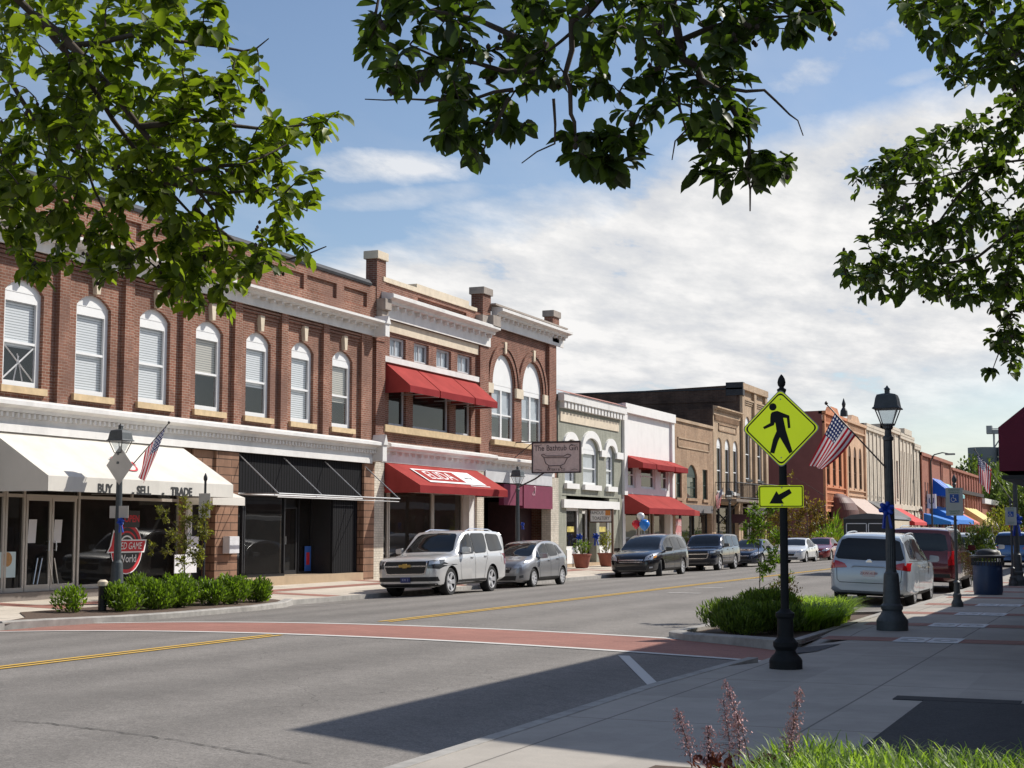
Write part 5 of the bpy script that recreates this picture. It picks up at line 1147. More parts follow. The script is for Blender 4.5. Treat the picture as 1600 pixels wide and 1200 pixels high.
def spec_suv(Lx=5.18, W=2.02, H=1.88, **k):
    z = H/1.88; kx = Lx/5.18
    S = dict(L=Lx, W=W, H=H, r=.40*z, wx=(.98*kx, 3.93*kx), bz=.33*z, sill=.42*z, tw=.27, spokes=5,
      top=[(0,.93*z),(.02,.99*z),(.08,1.04*z),(.25,1.10*z),(.7*kx,1.155*z),(1.30*kx,1.20*z),(1.42*kx,1.225*z),(1.9*kx,1.56*z),(2.22*kx,1.77*z),(2.5*kx,1.855*z),(3.1*kx,1.88*z),(4.2*kx,1.865*z),(4.75*kx,1.845*z),(Lx-.20,1.80*z),(Lx-.15,1.70*z),(Lx-.08,1.18*z),(Lx-.03,1.10*z),(Lx,.85*z)],
      bot=[(0,.34*z),(.2,.26*z),(.6,.28*z),(Lx-.7,.30*z),(Lx-.15,.36*z),(Lx,.44*z)],
      belt=[(0,.90*z),(.1,.98*z),(.5,1.04*z),(1.3*kx,1.13*z),(2.5*kx,1.17*z),(Lx-.3,1.19*z),(Lx,1.02*z)],
      roofw=[(0,.9),(1.2*kx,.88),(1.45*kx,.84),(2.3*kx,.79),(3.2*kx,.79),(Lx-.3,.78),(Lx-.1,.88),(Lx,.9)],
      crown=[(0,.04),(1.0,.05),(1.5*kx,.03),(2.4*kx,.055),(4.6*kx,.055),(Lx-.15,.04),(Lx,.03)],
      sidewin=[[(1.66*kx,1.18*z),(2.62*kx,1.20*z),(2.62*kx,1.745*z),(2.36*kx,1.735*z),(2.02*kx,1.52*z)], [(2.70*kx,1.20*z),(3.50*kx,1.22*z),(3.66*kx,1.46*z),(3.66*kx,1.75*z),(2.70*kx,1.75*z)], [(3.78*kx,1.24*z),(4.90*kx,1.27*z),(4.74*kx,1.71*z),(3.80*kx,1.745*z)]],
      screen=[(-.80*W/2.02,1.24*z),(-.62*W/2.02,1.76*z),(0,1.795*z),(.62*W/2.02,1.76*z),(.80*W/2.02,1.24*z),(0,1.255*z)],
      rearwin=[(-.80,1.20*z),(-.70,1.70*z),(.70,1.70*z),(.80,1.20*z)],
      seams=[[(1.62*kx,1.16*z),(1.60*kx,.75*z),(1.68*kx,.44*z)], [(2.65*kx,1.7*z),(2.65*kx,.44*z)], [(3.7*kx,1.7*z),(3.62*kx,1.1*z),(3.42*kx,.85*z),(3.30*kx,.44*z)], [(1.68*kx,.44*z),(3.30*kx,.44*z)], [(4.62*kx,1.2*z),(4.66*kx,.9*z)]],
      handles=[(2.42*kx,1.07*z),(3.42*kx,1.09*z)], mirror=(1.80*kx,1.27*z))
    S['front'] = [('grille', TRIM, [([(-.60,.68*z),(-.64,.90*z),(-.62,.99*z),(.62,.99*z),(.64,.90*z),(.60,.68*z),(.4,.64*z),(-.4,.64*z)], 'front', 0, .012)]),
      ('grille_bar', CHR, [([(-.64,.845*z),(.64,.845*z),(.64,.885*z),(-.64,.885*z)], 'front', 0, .03)]),
      ('grille_surround', CHR, [(seamline([(-.58,.64*z),(-.66,.88*z),(-.64,1.0*z)], .03), 'front', 0, .02), (seamline([(.58,.64*z),(.66,.88*z),(.64,1.0*z)], .03), 'front', 0, .02), (seamline([(-.58,.645*z),(.58,.645*z)], .025), 'front', 0, .02)])
      ]+sym('headlamp', LAMPD, [(.68,.80*z),(.66,1.0*z),(.93,1.03*z),(.97,.88*z),(.93,.78*z)], 'front', .010)+sym('headlamp_lens', LAMP, [(.72,.9*z),(.72,.99*z),(.9,1.005*z),(.92,.92*z)], 'front', .018)+[
      ('lower_grille', TRIM, [([(-.92,.44*z),(-.9,.56*z),(.9,.56*z),(.92,.44*z)], 'front', 0, .012)]), ('bumper_skid', TRIM, [([(-.85,.30*z),(-.95,.38*z),(.95,.38*z),(.85,.30*z)], 'front', 0, .012)])]
    S['rear'] = sym('tail_lamp', TAIL, [(.80,.80*z),(.78,1.20*z),(.93,1.22*z),(.95,.82*z)], 'rear', .012)+[('bumper_step', TRIM, [([(-.85,.46*z),(-.85,.56*z),(.85,.56*z),(.85,.46*z)], 'rear', 0, .02)])]
    S.update(k); return S
def rails(h, x0, x1, y, mat=None):
    def fn(t, bvh, body):
        for s in (1,-1):
            pts = []
            for i in range(7):
                x = x0+(x1-x0)*i/6; hh = bvh.ray_cast(Vector((x, s*y, 4)), Vector((0,0,-1)))[0]; pts.append((x, s*y, (hh.z if hh else h)+(.05 if 0 < i < 6 else .0)))
            MB().path(pts, .017, 6).build('roof_rail', mat or CHR, t, local=True, smooth=50)
    return ('r', None, fn)
def bowtie(t, bvh, body):
    h = bvh.ray_cast(Vector((-2,0,.865)), Vector((1,0,0)))[0]
    MB().prism([(a, b+.865) for a, b in [(-.19,-.035),(-.07,-.035),(-.055,-.06),(.055,-.06),(.07,-.035),(.17,-.035),(.19,.035),(.07,.035),(.055,.06),(-.055,.06),(-.07,.035),(-.17,.035)]], h.x-.075, h.x-.045, 'X').build('emblem', GOLD, t, local=True)

def minivan(Lx=5.1, W=1.99, H=1.77, **k):
    z = H/1.77; kx = Lx/5.1
    S = dict(L=Lx, W=W, H=H, r=.345, wx=(.97*kx, 3.99*kx), bz=.24, sill=.34, tw=.23, spokes=7,
      top=[(0,.62*z),(.03,.74*z),(.12,.86*z),(.4*kx,.98*z),(.95*kx,1.09*z),(1.1*kx,1.115*z),(1.6*kx,1.38*z),(2.1*kx,1.61*z),(2.45*kx,1.70*z),(3.0*kx,1.755*z),(4.0*kx,1.75*z),(4.6*kx,1.71*z),(Lx-.28,1.665*z),(Lx-.20,1.58*z),(Lx-.07,1.12*z),(Lx-.02,1.0*z),(Lx,.7*z)],
      bot=[(0,.25),(.25,.2),(.7,.22),(Lx-.7,.22),(Lx-.15,.28),(Lx,.36)],
      belt=[(0,.6*z),(.12,.78*z),(.5*kx,.9*z),(1.1*kx,1.0*z),(2.4*kx,1.04*z),(Lx-.4,1.09*z),(Lx,.95*z)],
      roofw=[(0,.86),(.9*kx,.84),(1.2*kx,.82),(2.2*kx,.72),(3.2*kx,.73),(Lx-.35,.70),(Lx-.1,.85),(Lx,.9)],
      crown=[(0,.04),(1.0,.05),(1.3*kx,.03),(2.4*kx,.07),(4.5*kx,.07),(Lx-.15,.04),(Lx,.03)],
      plan=[(0,.60),(.04,.72),(.12,.82),(.3,.91),(.6,.97),(1.1,1),(Lx-.7,1),(Lx-.3,.975),(Lx-.1,.93),(Lx-.03,.885),(Lx,.82)],
      sidewin=[[(1.28*kx,1.06*z),(1.72*kx,1.08*z),(1.72*kx,1.32*z)], [(1.80*kx,1.08*z),(2.66*kx,1.10*z),(2.66*kx,1.58*z),(2.35*kx,1.55*z),(1.85*kx,1.36*z)], [(2.76*kx,1.10*z),(3.78*kx,1.12*z),(3.78*kx,1.60*z),(2.76*kx,1.59*z)], [(3.88*kx,1.13*z),(4.72*kx,1.17*z),(4.56*kx,1.52*z),(3.88*kx,1.59*z)]],
      screen=[(-.80,1.09*z),(-.62,1.60*z),(0,1.64*z),(.62,1.60*z),(.80,1.09*z),(0,1.12*z)],
      rearwin=[(-.84,1.10*z),(-.68,1.60*z),(.68,1.60*z),(.84,1.10*z),(0,1.08*z)],
      seams=[[(1.55*kx,1.04*z),(1.50*kx,.7),(1.55*kx,.34)], [(2.71*kx,1.55*z),(2.71*kx,.34)], [(3.83*kx,1.56*z),(3.83*kx,1.1),(3.6*kx,.8),(3.52*kx,.36)], [(1.55*kx,.34),(3.5*kx,.34)], [(2.75*kx,1.06*z),(4.85*kx,1.10*z)]],
      handles=[(2.50*kx,.93*z),(2.95*kx,.95*z)], mirror=(1.62*kx,1.10*z))
    S['front'] = [('grille', TRIM, [([(-.42,.56),(-.50,.70),(.50,.70),(.42,.56),(.2,.53),(-.2,.53)], 'front', 0, .012)]), ('grille_bar', CHR, [([(-.52,.665),(.52,.665),(.52,.70),(-.52,.70)], 'front', 0, .024),([(-.48,.60),(.48,.60),(.48,.615),(-.48,.615)], 'front', 0, .024)]),
      ('lower_grille', TRIM, [([(-.62,.30),(-.66,.44),(.66,.44),(.62,.30)], 'front', 0, .012)])]+sym('headlamp', LAMP, [(.56,.66),(.60,.80),(.80,.93),(.93,.96),(.92,.86),(.84,.70)], 'front', .010)+sym('indicator', AMB, [(.86,.74),(.87,.84),(.93,.86),(.93,.78)], 'front', .014)+sym('fog_lamp', LAMP, [(.74,.36),(.74,.42),(.84,.43),(.84,.37)], 'front', .012)
    S['rear'] = sym('tail_lamp', TAIL, [(.52,.90*z),(.58,.99*z),(.78,1.05*z),(.95,1.05*z),(.95,.86*z),(.76,.88*z)], 'rear', .012)+[('bumper_step', TRIM, [([(-.8,.26),(-.8,.31),(.8,.31),(.8,.26)], 'rear', 0, .02)]),
      ('tailgate_seam', SEAMM, [(seamline([(-.78,.94*z),(-.76,.62),(-.70,.55),(.70,.55),(.76,.62),(.78,.94*z)], .014), 'rear', 0, .003)])]
    S.update(k); return S
def hatch(Lx=4.14, W=1.70, H=1.53, **k):
    z = H/1.53; kx = Lx/4.14
    S = dict(L=Lx, W=W, H=H, r=.31, wx=(.82*kx, 3.42*kx), bz=.22, sill=.32, tw=.20, spokes=9,
      top=[(0,.55*z),(.03,.68*z),(.12,.80*z),(.35*kx,.90*z),(.75*kx,.99*z),(.88*kx,1.02*z),(1.3*kx,1.24*z),(1.75*kx,1.42*z),(2.15*kx,1.505*z),(2.6*kx,1.53*z),(3.2*kx,1.50*z),(3.6*kx,1.44*z),(Lx-.30,1.36*z),(Lx-.12,1.0*z),(Lx-.04,.92*z),(Lx,.62*z)],
      bot=[(0,.22),(.25,.18),(.7,.2),(Lx-.7,.2),(Lx-.15,.25),(Lx,.34)],
      belt=[(0,.52*z),(.12,.70*z),(.5*kx,.82*z),(1.0*kx,.90*z),(2.4*kx,.96*z),(Lx-.4,1.03*z),(Lx,.85*z)],
      roofw=[(0,.84),(.8*kx,.84),(1.0*kx,.82),(1.9*kx,.71),(2.8*kx,.71),(Lx-.35,.66),(Lx-.1,.84),(Lx,.88)],
      crown=[(0,.04),(.8,.05),(1.0*kx,.03),(2.0*kx,.06),(3.5*kx,.06),(Lx-.15,.04),(Lx,.03)],
      plan=[(0,.52),(.04,.66),(.12,.80),(.3,.91),(.55,.97),(1.0,1),(Lx-.7,1),(Lx-.3,.96),(Lx-.1,.90),(Lx-.03,.85),(Lx,.76)],
      sidewin=[[(1.08*kx,.96*z),(1.42*kx,.975*z),(1.42*kx,1.19*z)], [(1.48*kx,.98*z),(2.22*kx,1.0*z),(2.22*kx,1.40*z),(1.98*kx,1.385*z),(1.54*kx,1.22*z)], [(2.30*kx,1.0*z),(2.98*kx,1.03*z),(3.08*kx,1.2*z),(3.02*kx,1.37*z),(2.30*kx,1.40*z)], [(3.14*kx,1.07*z),(3.50*kx,1.10*z),(3.34*kx,1.31*z),(3.14*kx,1.35*z)]],
      screen=[(-.66,1.01*z),(-.54,1.41*z),(0,1.44*z),(.54,1.41*z),(.66,1.01*z),(0,1.03*z)],
      rearwin=[(-.56,1.02*z),(-.47,1.31*z),(.47,1.31*z),(.56,1.02*z)],
      seams=[[(1.28*kx,.95*z),(1.24*kx,.65),(1.30*kx,.33)], [(2.26*kx,1.38*z),(2.26*kx,.33)], [(3.10*kx,1.34*z),(3.12*kx,1.05),(3.02*kx,.72),(2.92*kx,.34)], [(1.3*kx,.33),(2.9*kx,.33)]],
      handles=[(2.10*kx,.86*z),(2.92*kx,.90*z)], mirror=(1.36*kx,1.0*z))
    S['front'] = [('grille', TRIM, [([(-.26,.50),(-.34,.66),(.34,.66),(.26,.50)], 'front', 0, .012)]), ('grille_bar', CHR, [([(-.30,.61),(.30,.61),(.32,.64),(-.32,.64)], 'front', 0, .022)]),
      ('lower_grille', TRIM, [([(-.46,.26),(-.50,.40),(.50,.40),(.46,.26)], 'front', 0, .012)])]+sym('headlamp', LAMP, [(.40,.62),(.44,.74),(.62,.86),(.76,.88),(.76,.78),(.66,.66)], 'front', .010)+sym('fog_lamp', LAMPD, [(.58,.32),(.58,.40),(.68,.42),(.68,.34)], 'front', .012)
    S['rear'] = sym('tail_lamp', TAIL, [(.62,.80*z),(.56,1.08*z),(.70,1.10*z),(.80,.82*z)], 'rear', .012)
    S.update(k); return S
def sedan(Lx=4.85, W=1.84, H=1.45, **k):
    z = H/1.45; kx = Lx/4.85
    S = dict(L=Lx, W=W, H=H, r=.325, wx=(.92*kx, 3.73*kx), bz=.22, sill=.32, tw=.21, spokes=8,
      top=[(0,.55*z),(.03,.66*z),(.12,.74*z),(.4*kx,.82*z),(1.0*kx,.93*z),(1.25*kx,.97*z),(1.8*kx,1.22*z),(2.2*kx,1.38*z),(2.6*kx,1.44*z),(3.0*kx,1.44*z),(3.4*kx,1.36*z),(3.9*kx,1.15*z),(4.2*kx,1.07*z),(Lx-.2,1.05*z),(Lx-.05,.97*z),(Lx,.68*z)],
      bot=[(0,.22),(.25,.18),(.7,.2),(Lx-.7,.2),(Lx-.15,.25),(Lx,.34)],
      belt=[(0,.52*z),(.12,.66*z),(.5*kx,.76*z),(1.3*kx,.86*z),(2.6*kx,.91*z),(3.8*kx,.95*z),(Lx-.2,.93*z),(Lx,.85*z)],
      roofw=[(0,.84),(1.1*kx,.84),(1.35*kx,.82),(2.2*kx,.68),(3.0*kx,.68),(3.8*kx,.72),(4.2*kx,.82),(Lx,.84)],
      crown=[(0,.04),(1.0,.05),(1.3*kx,.03),(2.3*kx,.06),(3.2*kx,.06),(4.0*kx,.03),(Lx,.03)],
      plan=[(0,.55),(.04,.68),(.12,.80),(.3,.90),(.6,.96),(1.1,1),(Lx-.8,1),(Lx-.3,.95),(Lx-.1,.88),(Lx-.03,.82),(Lx,.72)],
      sidewin=[[(1.72*kx,.93*z),(2.52*kx,.95*z),(2.52*kx,1.34*z),(2.28*kx,1.32*z),(1.9*kx,1.14*z)], [(2.60*kx,.95*z),(3.30*kx,.97*z),(3.36*kx,1.1*z),(3.2*kx,1.27*z),(2.60*kx,1.34*z)], [(3.40*kx,.99*z),(3.72*kx,1.01*z),(3.38*kx,1.2*z)]],
      screen=[(-.72,.98*z),(-.56,1.33*z),(0,1.36*z),(.56,1.33*z),(.72,.98*z),(0,1.0*z)],
      rearwin=[(-.66,1.08*z),(-.54,1.31*z),(.54,1.31*z),(.66,1.08*z)],
      seams=[[(1.55*kx,.92*z),(1.5*kx,.65),(1.56*kx,.33)], [(2.56*kx,1.32*z),(2.56*kx,.33)], [(3.36*kx,1.2*z),(3.42*kx,.98),(3.3*kx,.72),(3.18*kx,.34)], [(1.56*kx,.33),(3.18*kx,.33)]],
      handles=[(2.38*kx,.82*z),(3.2*kx,.85*z)], mirror=(1.70*kx,.97*z))
    S['front'] = [('grille', TRIM, [([(-.30,.42),(-.40,.62),(.40,.62),(.30,.42)], 'front', 0, .012)]), ('grille_bar', CHR, [([(-.38,.56),(.38,.56),(.4,.59),(-.4,.59)], 'front', 0, .022)]), ('lower_grille', TRIM, [([(-.5,.25),(-.55,.34),(.55,.34),(.5,.25)], 'front', 0, .012)])]+sym('headlamp', LAMP, [(.46,.60),(.50,.68),(.70,.76),(.84,.77),(.84,.69),(.72,.61)], 'front', .010)
    S['rear'] = sym('tail_lamp', TAIL, [(.50,.80*z),(.50,.95*z),(.84,.98*z),(.84,.80*z)], 'rear', .012)
    S.update(k); return S
P_SILV = paint('silver_paint', (.66,.655,.64), .35, .32); P_GREY = paint('grey_paint', (.30,.30,.305), .45, .3); P_NAVY = paint('navy_paint', (.008,.013,.03), .3, .2); P_BLK = paint('black_paint', (.012,.013,.016), .3, .2)
P_DKBL = paint('dark_blue_paint', (.018,.026,.05), .4, .22); P_WHT = paint('white_paint_car', (.68,.69,.69), .1, .3); P_SKY = paint('ice_silver_paint', (.44,.51,.57), .3, .3); P_MAR = paint('maroon_paint', (.13,.018,.022), .4, .22); P_RED = paint('red_paint', (.25,.02,.025), .4, .25); P_BLU = paint('blue_paint', (.03,.12,.32), .4, .25); P_DKG = paint('dark_grey_paint', (.05,.052,.055), .4, .25)
PLW = M('plate_white', (.7,.66,.66), .5, .04); PLB = M('plate_blue', (.03,.04,.16), .5, .05); PTX = M('plate_red_text', (.45,.08,.08), .6)
UP, DN = math.pi/2, -math.pi/2      # heading of nose->tail: UP = nose towards the camera
GL_ = 'cars parked along the far kerb'; GR_ = 'cars parked along the near kerb'; GF_ = 'vehicles far down the street'
LX = -18.95
def zc(x): return road_z(x)-.01
# far kerb, nose towards the camera: wheels placed where the photo shows them
S = spec_suv(5.08, 1.95, 1.86); S['extra'] = [rails(1.9, 2.6, 4.6, .64), ('e', None, bowtie)]
suv = vehicle('silver full size SUV with gold grille emblem, first in the far row', 'SUV', S, P_SILV, (LX-.08, 38.1, zc(LX)-.01), UP, GL_, roll=R(-1.6))
plate(suv, -.035, .48, 'front', PLB, 'KX 2', M('plate_light_text', (.5,.5,.7), .5))
S = hatch(4.1, 1.66, 1.53); vehicle('small grey hatchback parked behind the big silver SUV', 'hatchback', S, P_GREY, (LX-.12, 45.0, zc(LX)-.01), UP, GL_, roll=R(-1.6))
S = minivan(5.15, 2.0, 1.74, hmat=CHR); od = vehicle('black minivan parked in front of the balloons', 'minivan', S, P_BLK, (-18.85, 57.5, zc(-18.9)-.01), UP, GL_, roll=R(-1.4), steer=R(16))
S = spec_suv(4.95, 1.96, 1.72, belt=[(0,.8),(.1,.9),(.5,.98),(1.3,1.06),(2.5,1.08),(4.6,1.12),(4.95,.95)]); vehicle('dark navy SUV parked behind the black minivan', 'SUV', S, P_NAVY, (-19.1, 67.6, zc(-19)-.01), UP, GL_, roll=R(-1.4))
vehicle('dark blue sedan parked behind the navy SUV', 'sedan', sedan(), P_DKBL, (-19.1, 76.2, zc(-19)), UP, GL_)
vehicle('white sedan half hidden behind the street sapling', 'sedan', sedan(4.7,1.8,1.46), P_WHT, (-19.05, 87.0, zc(-19)), UP, GL_)
vehicle('dark red sedan parked past the white one', 'sedan', sedan(4.8,1.84,1.46), P_RED, (-19.1, 94.6, zc(-19)), UP, GL_)
# near kerb, tail towards the camera (local +x = -Y)
S = minivan(5.09, 1.99, 1.79, r=.36, wx=(1.02,4.05)); S['extra'] = [rails(1.8, 2.5, 4.4, .70, M('rail_silver', (.5,.52,.54), .35, metal=.6))]
RZ = zc(-6.2)
van = vehicle('pale ice blue minivan seen from behind beside the planted kerb extension', 'minivan', S, P_SKY, (-6.28, 42.55, RZ), DN, GR_, roll=R(-2.0))
plate(van, 5.09-.0, .78, 'rear', PLW, 'ZKW-4189', PTX)
m = MB(); m.path([(5.08,-.42,.92),(5.1,-.36,.955),(5.1,.36,.955),(5.08,.42,.92)], .018, 5); m.build('plate_garnish', P_SKY, van, local=True)
m = MB(); m.lathe([(.085,0),(.085,.012),(.07,.016)], 16, (5.04,0,1.04), 'X'); m.build('emblem', CHR, van, local=True)
m = MB(); m.path([(4.99,.02,1.16),(4.94,-.35,1.18)], .012, 5); m.build('wiper', TRIM, van, local=True)
S = spec_suv(5.6, 2.01, 1.93); S['extra'] = [rails(1.95, 2.6, 4.9, .66)]
yk = vehicle('maroon full size SUV parked ahead of the pale minivan', 'SUV', S, P_MAR, (-6.22, 51.6, RZ), DN, GR_, roll=R(-1.6))
bs = MB().box(5.42, 5.44, -.12, .42, 1.28, 1.5).build('rear_sticker', M('green_sticker', (.12,.3,.2), .7, .5, 22), yk, local=True)
# traffic and parked cars farther along
def far(label, cat, S, mat, x, y, h, group=GF_, **k): return vehicle(label, cat, S, mat, (x, y, zc(x)), h, group, detail=False, **k)
far('white SUV just past the maroon one on the near side', 'SUV', spec_suv(4.9,1.95,1.75), P_WHT, -6.3, 63.5, DN)
far('light blue hatchback between the white cars on the near side', 'hatchback', minivan(4.6,1.85,1.8), P_BLU, -6.3, 84.5, DN)
far('white hatchback on the near side before the street shrub', 'hatchback', hatch(4.4,1.78,1.5), P_WHT, -6.3, 96, DN)
far('white sedan driving towards the crossing in the far lane', 'sedan', sedan(4.9,1.85,1.45), P_WHT, -13.9, 151, UP, name='moving_car')
far('dark pickup like SUV parked by the low white corniced shop', 'SUV', spec_suv(5.4,2.0,1.9), P_DKG, -19.0, 262, UP)
far('black sedan behind the farthest lamp post', 'sedan', sedan(), P_BLK, -17.0, 240, UP)
far('white car behind the farthest lamp post', 'sedan', sedan(4.8,1.85,1.6), P_WHT, -14.2, 225, UP, name='moving_car')
far('white van parked beyond the dark SUV', 'van', spec_suv(5.2,2.0,2.0), P_WHT, -19.0, 292, UP)
far('silver sedan parked under the blue awnings', 'sedan', sedan(), P_SILV, -19.0, 205, UP)
far('red hatchback parked by the peach building', 'hatchback', hatch(), P_RED, -19.0, 172, UP)
# black box trailer with white framed panels
tr = thing('box_trailer', 'black box trailer with white framed panels beyond the pale minivan', 'trailer', (0,0,0))
TRB = M('trailer_black', (.02,.02,.022), .45, .1); tx0, tx1, ty0, ty1 = -10.95, -9.1, 60.0, 64.6
MB().box(tx0, tx1, ty0, ty1, .75, 2.28).build('body', TRB, tr)
MB().prism([(tx0-.05,2.28),(tx1+.05,2.28),(tx1-.3,2.44),((tx0+tx1)/2,2.5),(tx0+.3,2.44)], ty0-.06, ty1+.06, 'Y').build('roof', M('trailer_roof', (.10,.10,.10), .5), tr)
m = MB()
for a, c in ((tx0+.1,tx0+.9),(tx0+.95,tx1-.08)):
    for q in ((a,a+.03,1.0,2.12),(c-.03,c,1.0,2.12),(a,c,2.09,2.12),(a,c,1.0,1.03)): m.box(q[0], q[1], ty0-.03, ty0, q[2], q[3])
m.build('panel_frame', WFRM, tr); MB().box(tx1+.005, tx1+.03, ty0+.1, ty1-.1, 1.5, 2.22).build('side_panel', CREAM, tr)
for s in (tx0+.1, tx1-.1):
    for y in (62.8, 63.7): MB().lathe([(.2,-.1),(.33,-.11),(.36,-.06),(.36,.06),(.33,.11),(.2,.1)], 20, (s, y, .46), 'X').build('wheel', TYRE, tr)
MB().box(tx0+.1, tx1-.1, ty0, ty1+1.2, .6, .75).build('chassis', BLACK, tr)
# ================================================================= street furniture
LAMPB = M('lamp_black', (.062,.072,.076), .5, .2, 12, bmp=.3, bscale=60); LGL = glass('lantern_glass', (.85,.88,.9), (.5,.52,.54), .85)
def lamp(label, x, y, z0=.15, h=4.28, first=[]):
    t = thing('street_lamp', label, 'street lamp', (x, y, z0), None, 'black lantern street lamps'); t.scale = (1, 1, .955)
    if first:
        for ch in first[0]: copy_tree(ch, t)
        return t
    k = h/4.28; parts = []
    m = MB(); m.lathe([(.265,0),(.265,.17),(.25,.2),(.24,.22),(.195,.28),(.165,.34),(.185,.38),(.185,.43),(.155,.47),(.15,.5),(.128,.95),(.12,1.0),(.10,1.02),(.088,1.06)], 32, flute=.02); parts.append(m.build('base', LAMPB, t, 25, True))
    m = MB(); m.lathe([(.086,1.03),(.066,3.35),(.088,3.37),(.088,3.42),(.06,3.45),(.055,3.55),(.085,3.58),(.085,3.62)], 32, flute=.07); parts.append(m.build('post', LAMPB, t, 20, True))
    m = MB(); zb, zt = 3.63, 3.92
    m.lathe([(.05,3.5),(.05,3.6),(.11,3.63),(.11,3.66)], 12)
    for i in range(4):
        a = math.pi/2*i+math.pi/4; ca, sa = math.cos(a), math.sin(a)
        m.path([(.11*ca*1.1,.11*sa*1.1,zb),(.12*ca*1.15,.12*sa*1.15,zb+.02),(.27*ca,.27*sa,zt+.02)], .011, 5)
    parts.append(m.build('lantern_frame', LAMPB, t, local=True))
    g_ = MB(); r0, r1 = .085, .165
    for i in range(4):
        a, b = math.pi/2*i+math.pi/4, math.pi/2*(i+1)+math.pi/4
        g_.quad((r0*1.2*math.cos(a),r0*1.2*math.sin(a),zb+.03),(r0*1.2*math.cos(b),r0*1.2*math.sin(b),zb+.03),(r1*1.38*math.cos(b),r1*1.38*math.sin(b),zt),(r1*1.38*math.cos(a),r1*1.38*math.sin(a),zt))
    parts.append(g_.build('lantern_glass', LGL, t, local=True))
    m = MB(); sq = lambda r, z: [(r*math.cos(math.pi/2*i+math.pi/4), r*math.sin(math.pi/2*i+math.pi/4), z) for i in range(4)]
    prof = [(.315,3.92),(.325,3.935),(.285,3.965),(.25,4.12),(.22,4.18),(.10,4.205),(.055,4.21),(.055,4.28),(.075,4.285),(.03,4.32),(.01,4.35)]
    vs = []; 
    for r, z in prof: vs += sq(r, z)
    m.add(vs, [(4*j+i, 4*j+(i+1)%4, 4*(j+1)+(i+1)%4, 4*(j+1)+i) for j in range(len(prof)-1) for i in range(4)]+[(3,2,1,0)]); parts.append(m.build('lamp_cap', LAMPB, t, local=True))
    first.append(parts); return t
lamp('black street lamp on the near pavement beside the accessible parking sign', -4.04, 26.45)
lamp('street lamp farther along the near pavement at the picture edge', -3.75, 49.6)
lamp('street lamp in front of the cream game shop awning', -21.9, 29.0, .12)
lamp('street lamp in front of the plum fascia and hanging bathtub sign', -22.2, 53.9, .12)
pA = FP(1091, 765, -22.2); lamp('street lamp before the tan brick shop with the green arched window', -22.2, 86.0, .12)
lamp('thin distant lamp before the blue awnings', -22.0, 165.0, .12); lamp('distant lamp on the near pavement behind the accessible sign', -4.2, 78.0)
# flags
FL, nt, b = newmat('flag_cloth'); at_ = N(nt, 'ShaderNodeUVMap'); fu, fv, _ = sep(nt, at_.outputs[0])
st_ = math_(nt, 'GREATER_THAN', math_(nt, 'MODULO', math_(nt, 'MULTIPLY', fv, 13), 2), 1.0)
cc = mixc(nt, st_, (.50,.018,.035), (.78,.74,.74))
can = math_(nt, 'MULTIPLY', math_(nt, 'LESS_THAN', fu, .40), math_(nt, 'GREATER_THAN', fv, 6/13))
gx_ = math_(nt, 'SUBTRACT', math_(nt, 'FRACT', math_(nt, 'MULTIPLY', fu, 6/.40)), .5); gy_ = math_(nt, 'SUBTRACT', math_(nt, 'FRACT', math_(nt, 'MULTIPLY', math_(nt, 'SUBTRACT', fv, 6/13), 5/.538)), .5)
star = math_(nt, 'LESS_THAN', math_(nt, 'ADD', math_(nt, 'ABSOLUTE', gx_), math_(nt, 'ABSOLUTE', gy_)), .36)
cc = mixc(nt, can, cc, mixc(nt, star, (.015,.03,.12), (.78,.76,.76))); L(nt, cc, b.inputs['Base Color']); setin(b, 'Roughness', .8)
tl = N(nt, 'ShaderNodeBsdfTranslucent'); L(nt, cc, tl.inputs[0]); mx = N(nt, 'ShaderNodeMixShader'); setin(mx, 0, .35); L(nt, b.outputs[0], mx.inputs[1]); L(nt, tl.outputs[0], mx.inputs[2]); L(nt, mx.outputs[0], nt.nodes['Material Output'].inputs[0])
def flag(label, base, tip, A, B, C, D, rip=.05, seed=0):
    """A top of hoist, B foot of hoist, C foot of fly, D top of fly"""
    t = thing('flag', label, 'flag', base, None, 'striped flags on poles'); base, tip, A, B, C, D = map(Vector, (base, tip, A, B, C, D))
    m = MB(); m.tube(base, tip, .014, .011, 8); m.lathe([(.012,-.02),(.03,0),(.03,.02),(.005,.05)], 8, tuple(tip)); m.build('flag_pole', M('pole_dark', (.05,.04,.035), .5), t)
    nu, nv = 26, 12; me = bpy.data.meshes.new('cloth'); vs = []; rr = random.Random(seed); ph = rr.random()*6
    for i in range(nu+1):
        u = i/nu
        for j in range(nv+1):
            v = j/nv; p = (B*(1-v)+A*v)*(1-u)+(C*(1-v)+D*v)*u
            p = p+Vector((0,1,0))*(rip*(.3+u)*math.sin(v*7.5+u*3+ph)*min(1, u*5))+Vector((.35,0,.2))*(rip*.5*u*math.sin(v*11+ph))
            p.z -= .05*math.sin(math.pi*u)*(1-v); vs.append(p)
    fs = [(i*(nv+1)+j, (i+1)*(nv+1)+j, (i+1)*(nv+1)+j+1, i*(nv+1)+j+1) for i in range(nu) for j in range(nv)]
    me.from_pydata(vs, [], fs); uv = me.uv_layers.new(name='UVMap')
    for lp in me.loops: k = lp.vertex_index; uv.data[lp.index].uv = ((k//(nv+1))/nu, (k % (nv+1))/nv)
    for p in me.polygons: p.use_smooth = True
    me.materials.append(FL); rawobj('flag_cloth', me, t); return t
Y = 26.4; q = lambda x, y: tuple(atY(x, y, Y))
flag('striped flag drooping from a pole on the nearest street lamp', q(1388,735), q(1291,631), q(1304,646), q(1337,681), q(1286,734), q(1266,727), .06, 1)
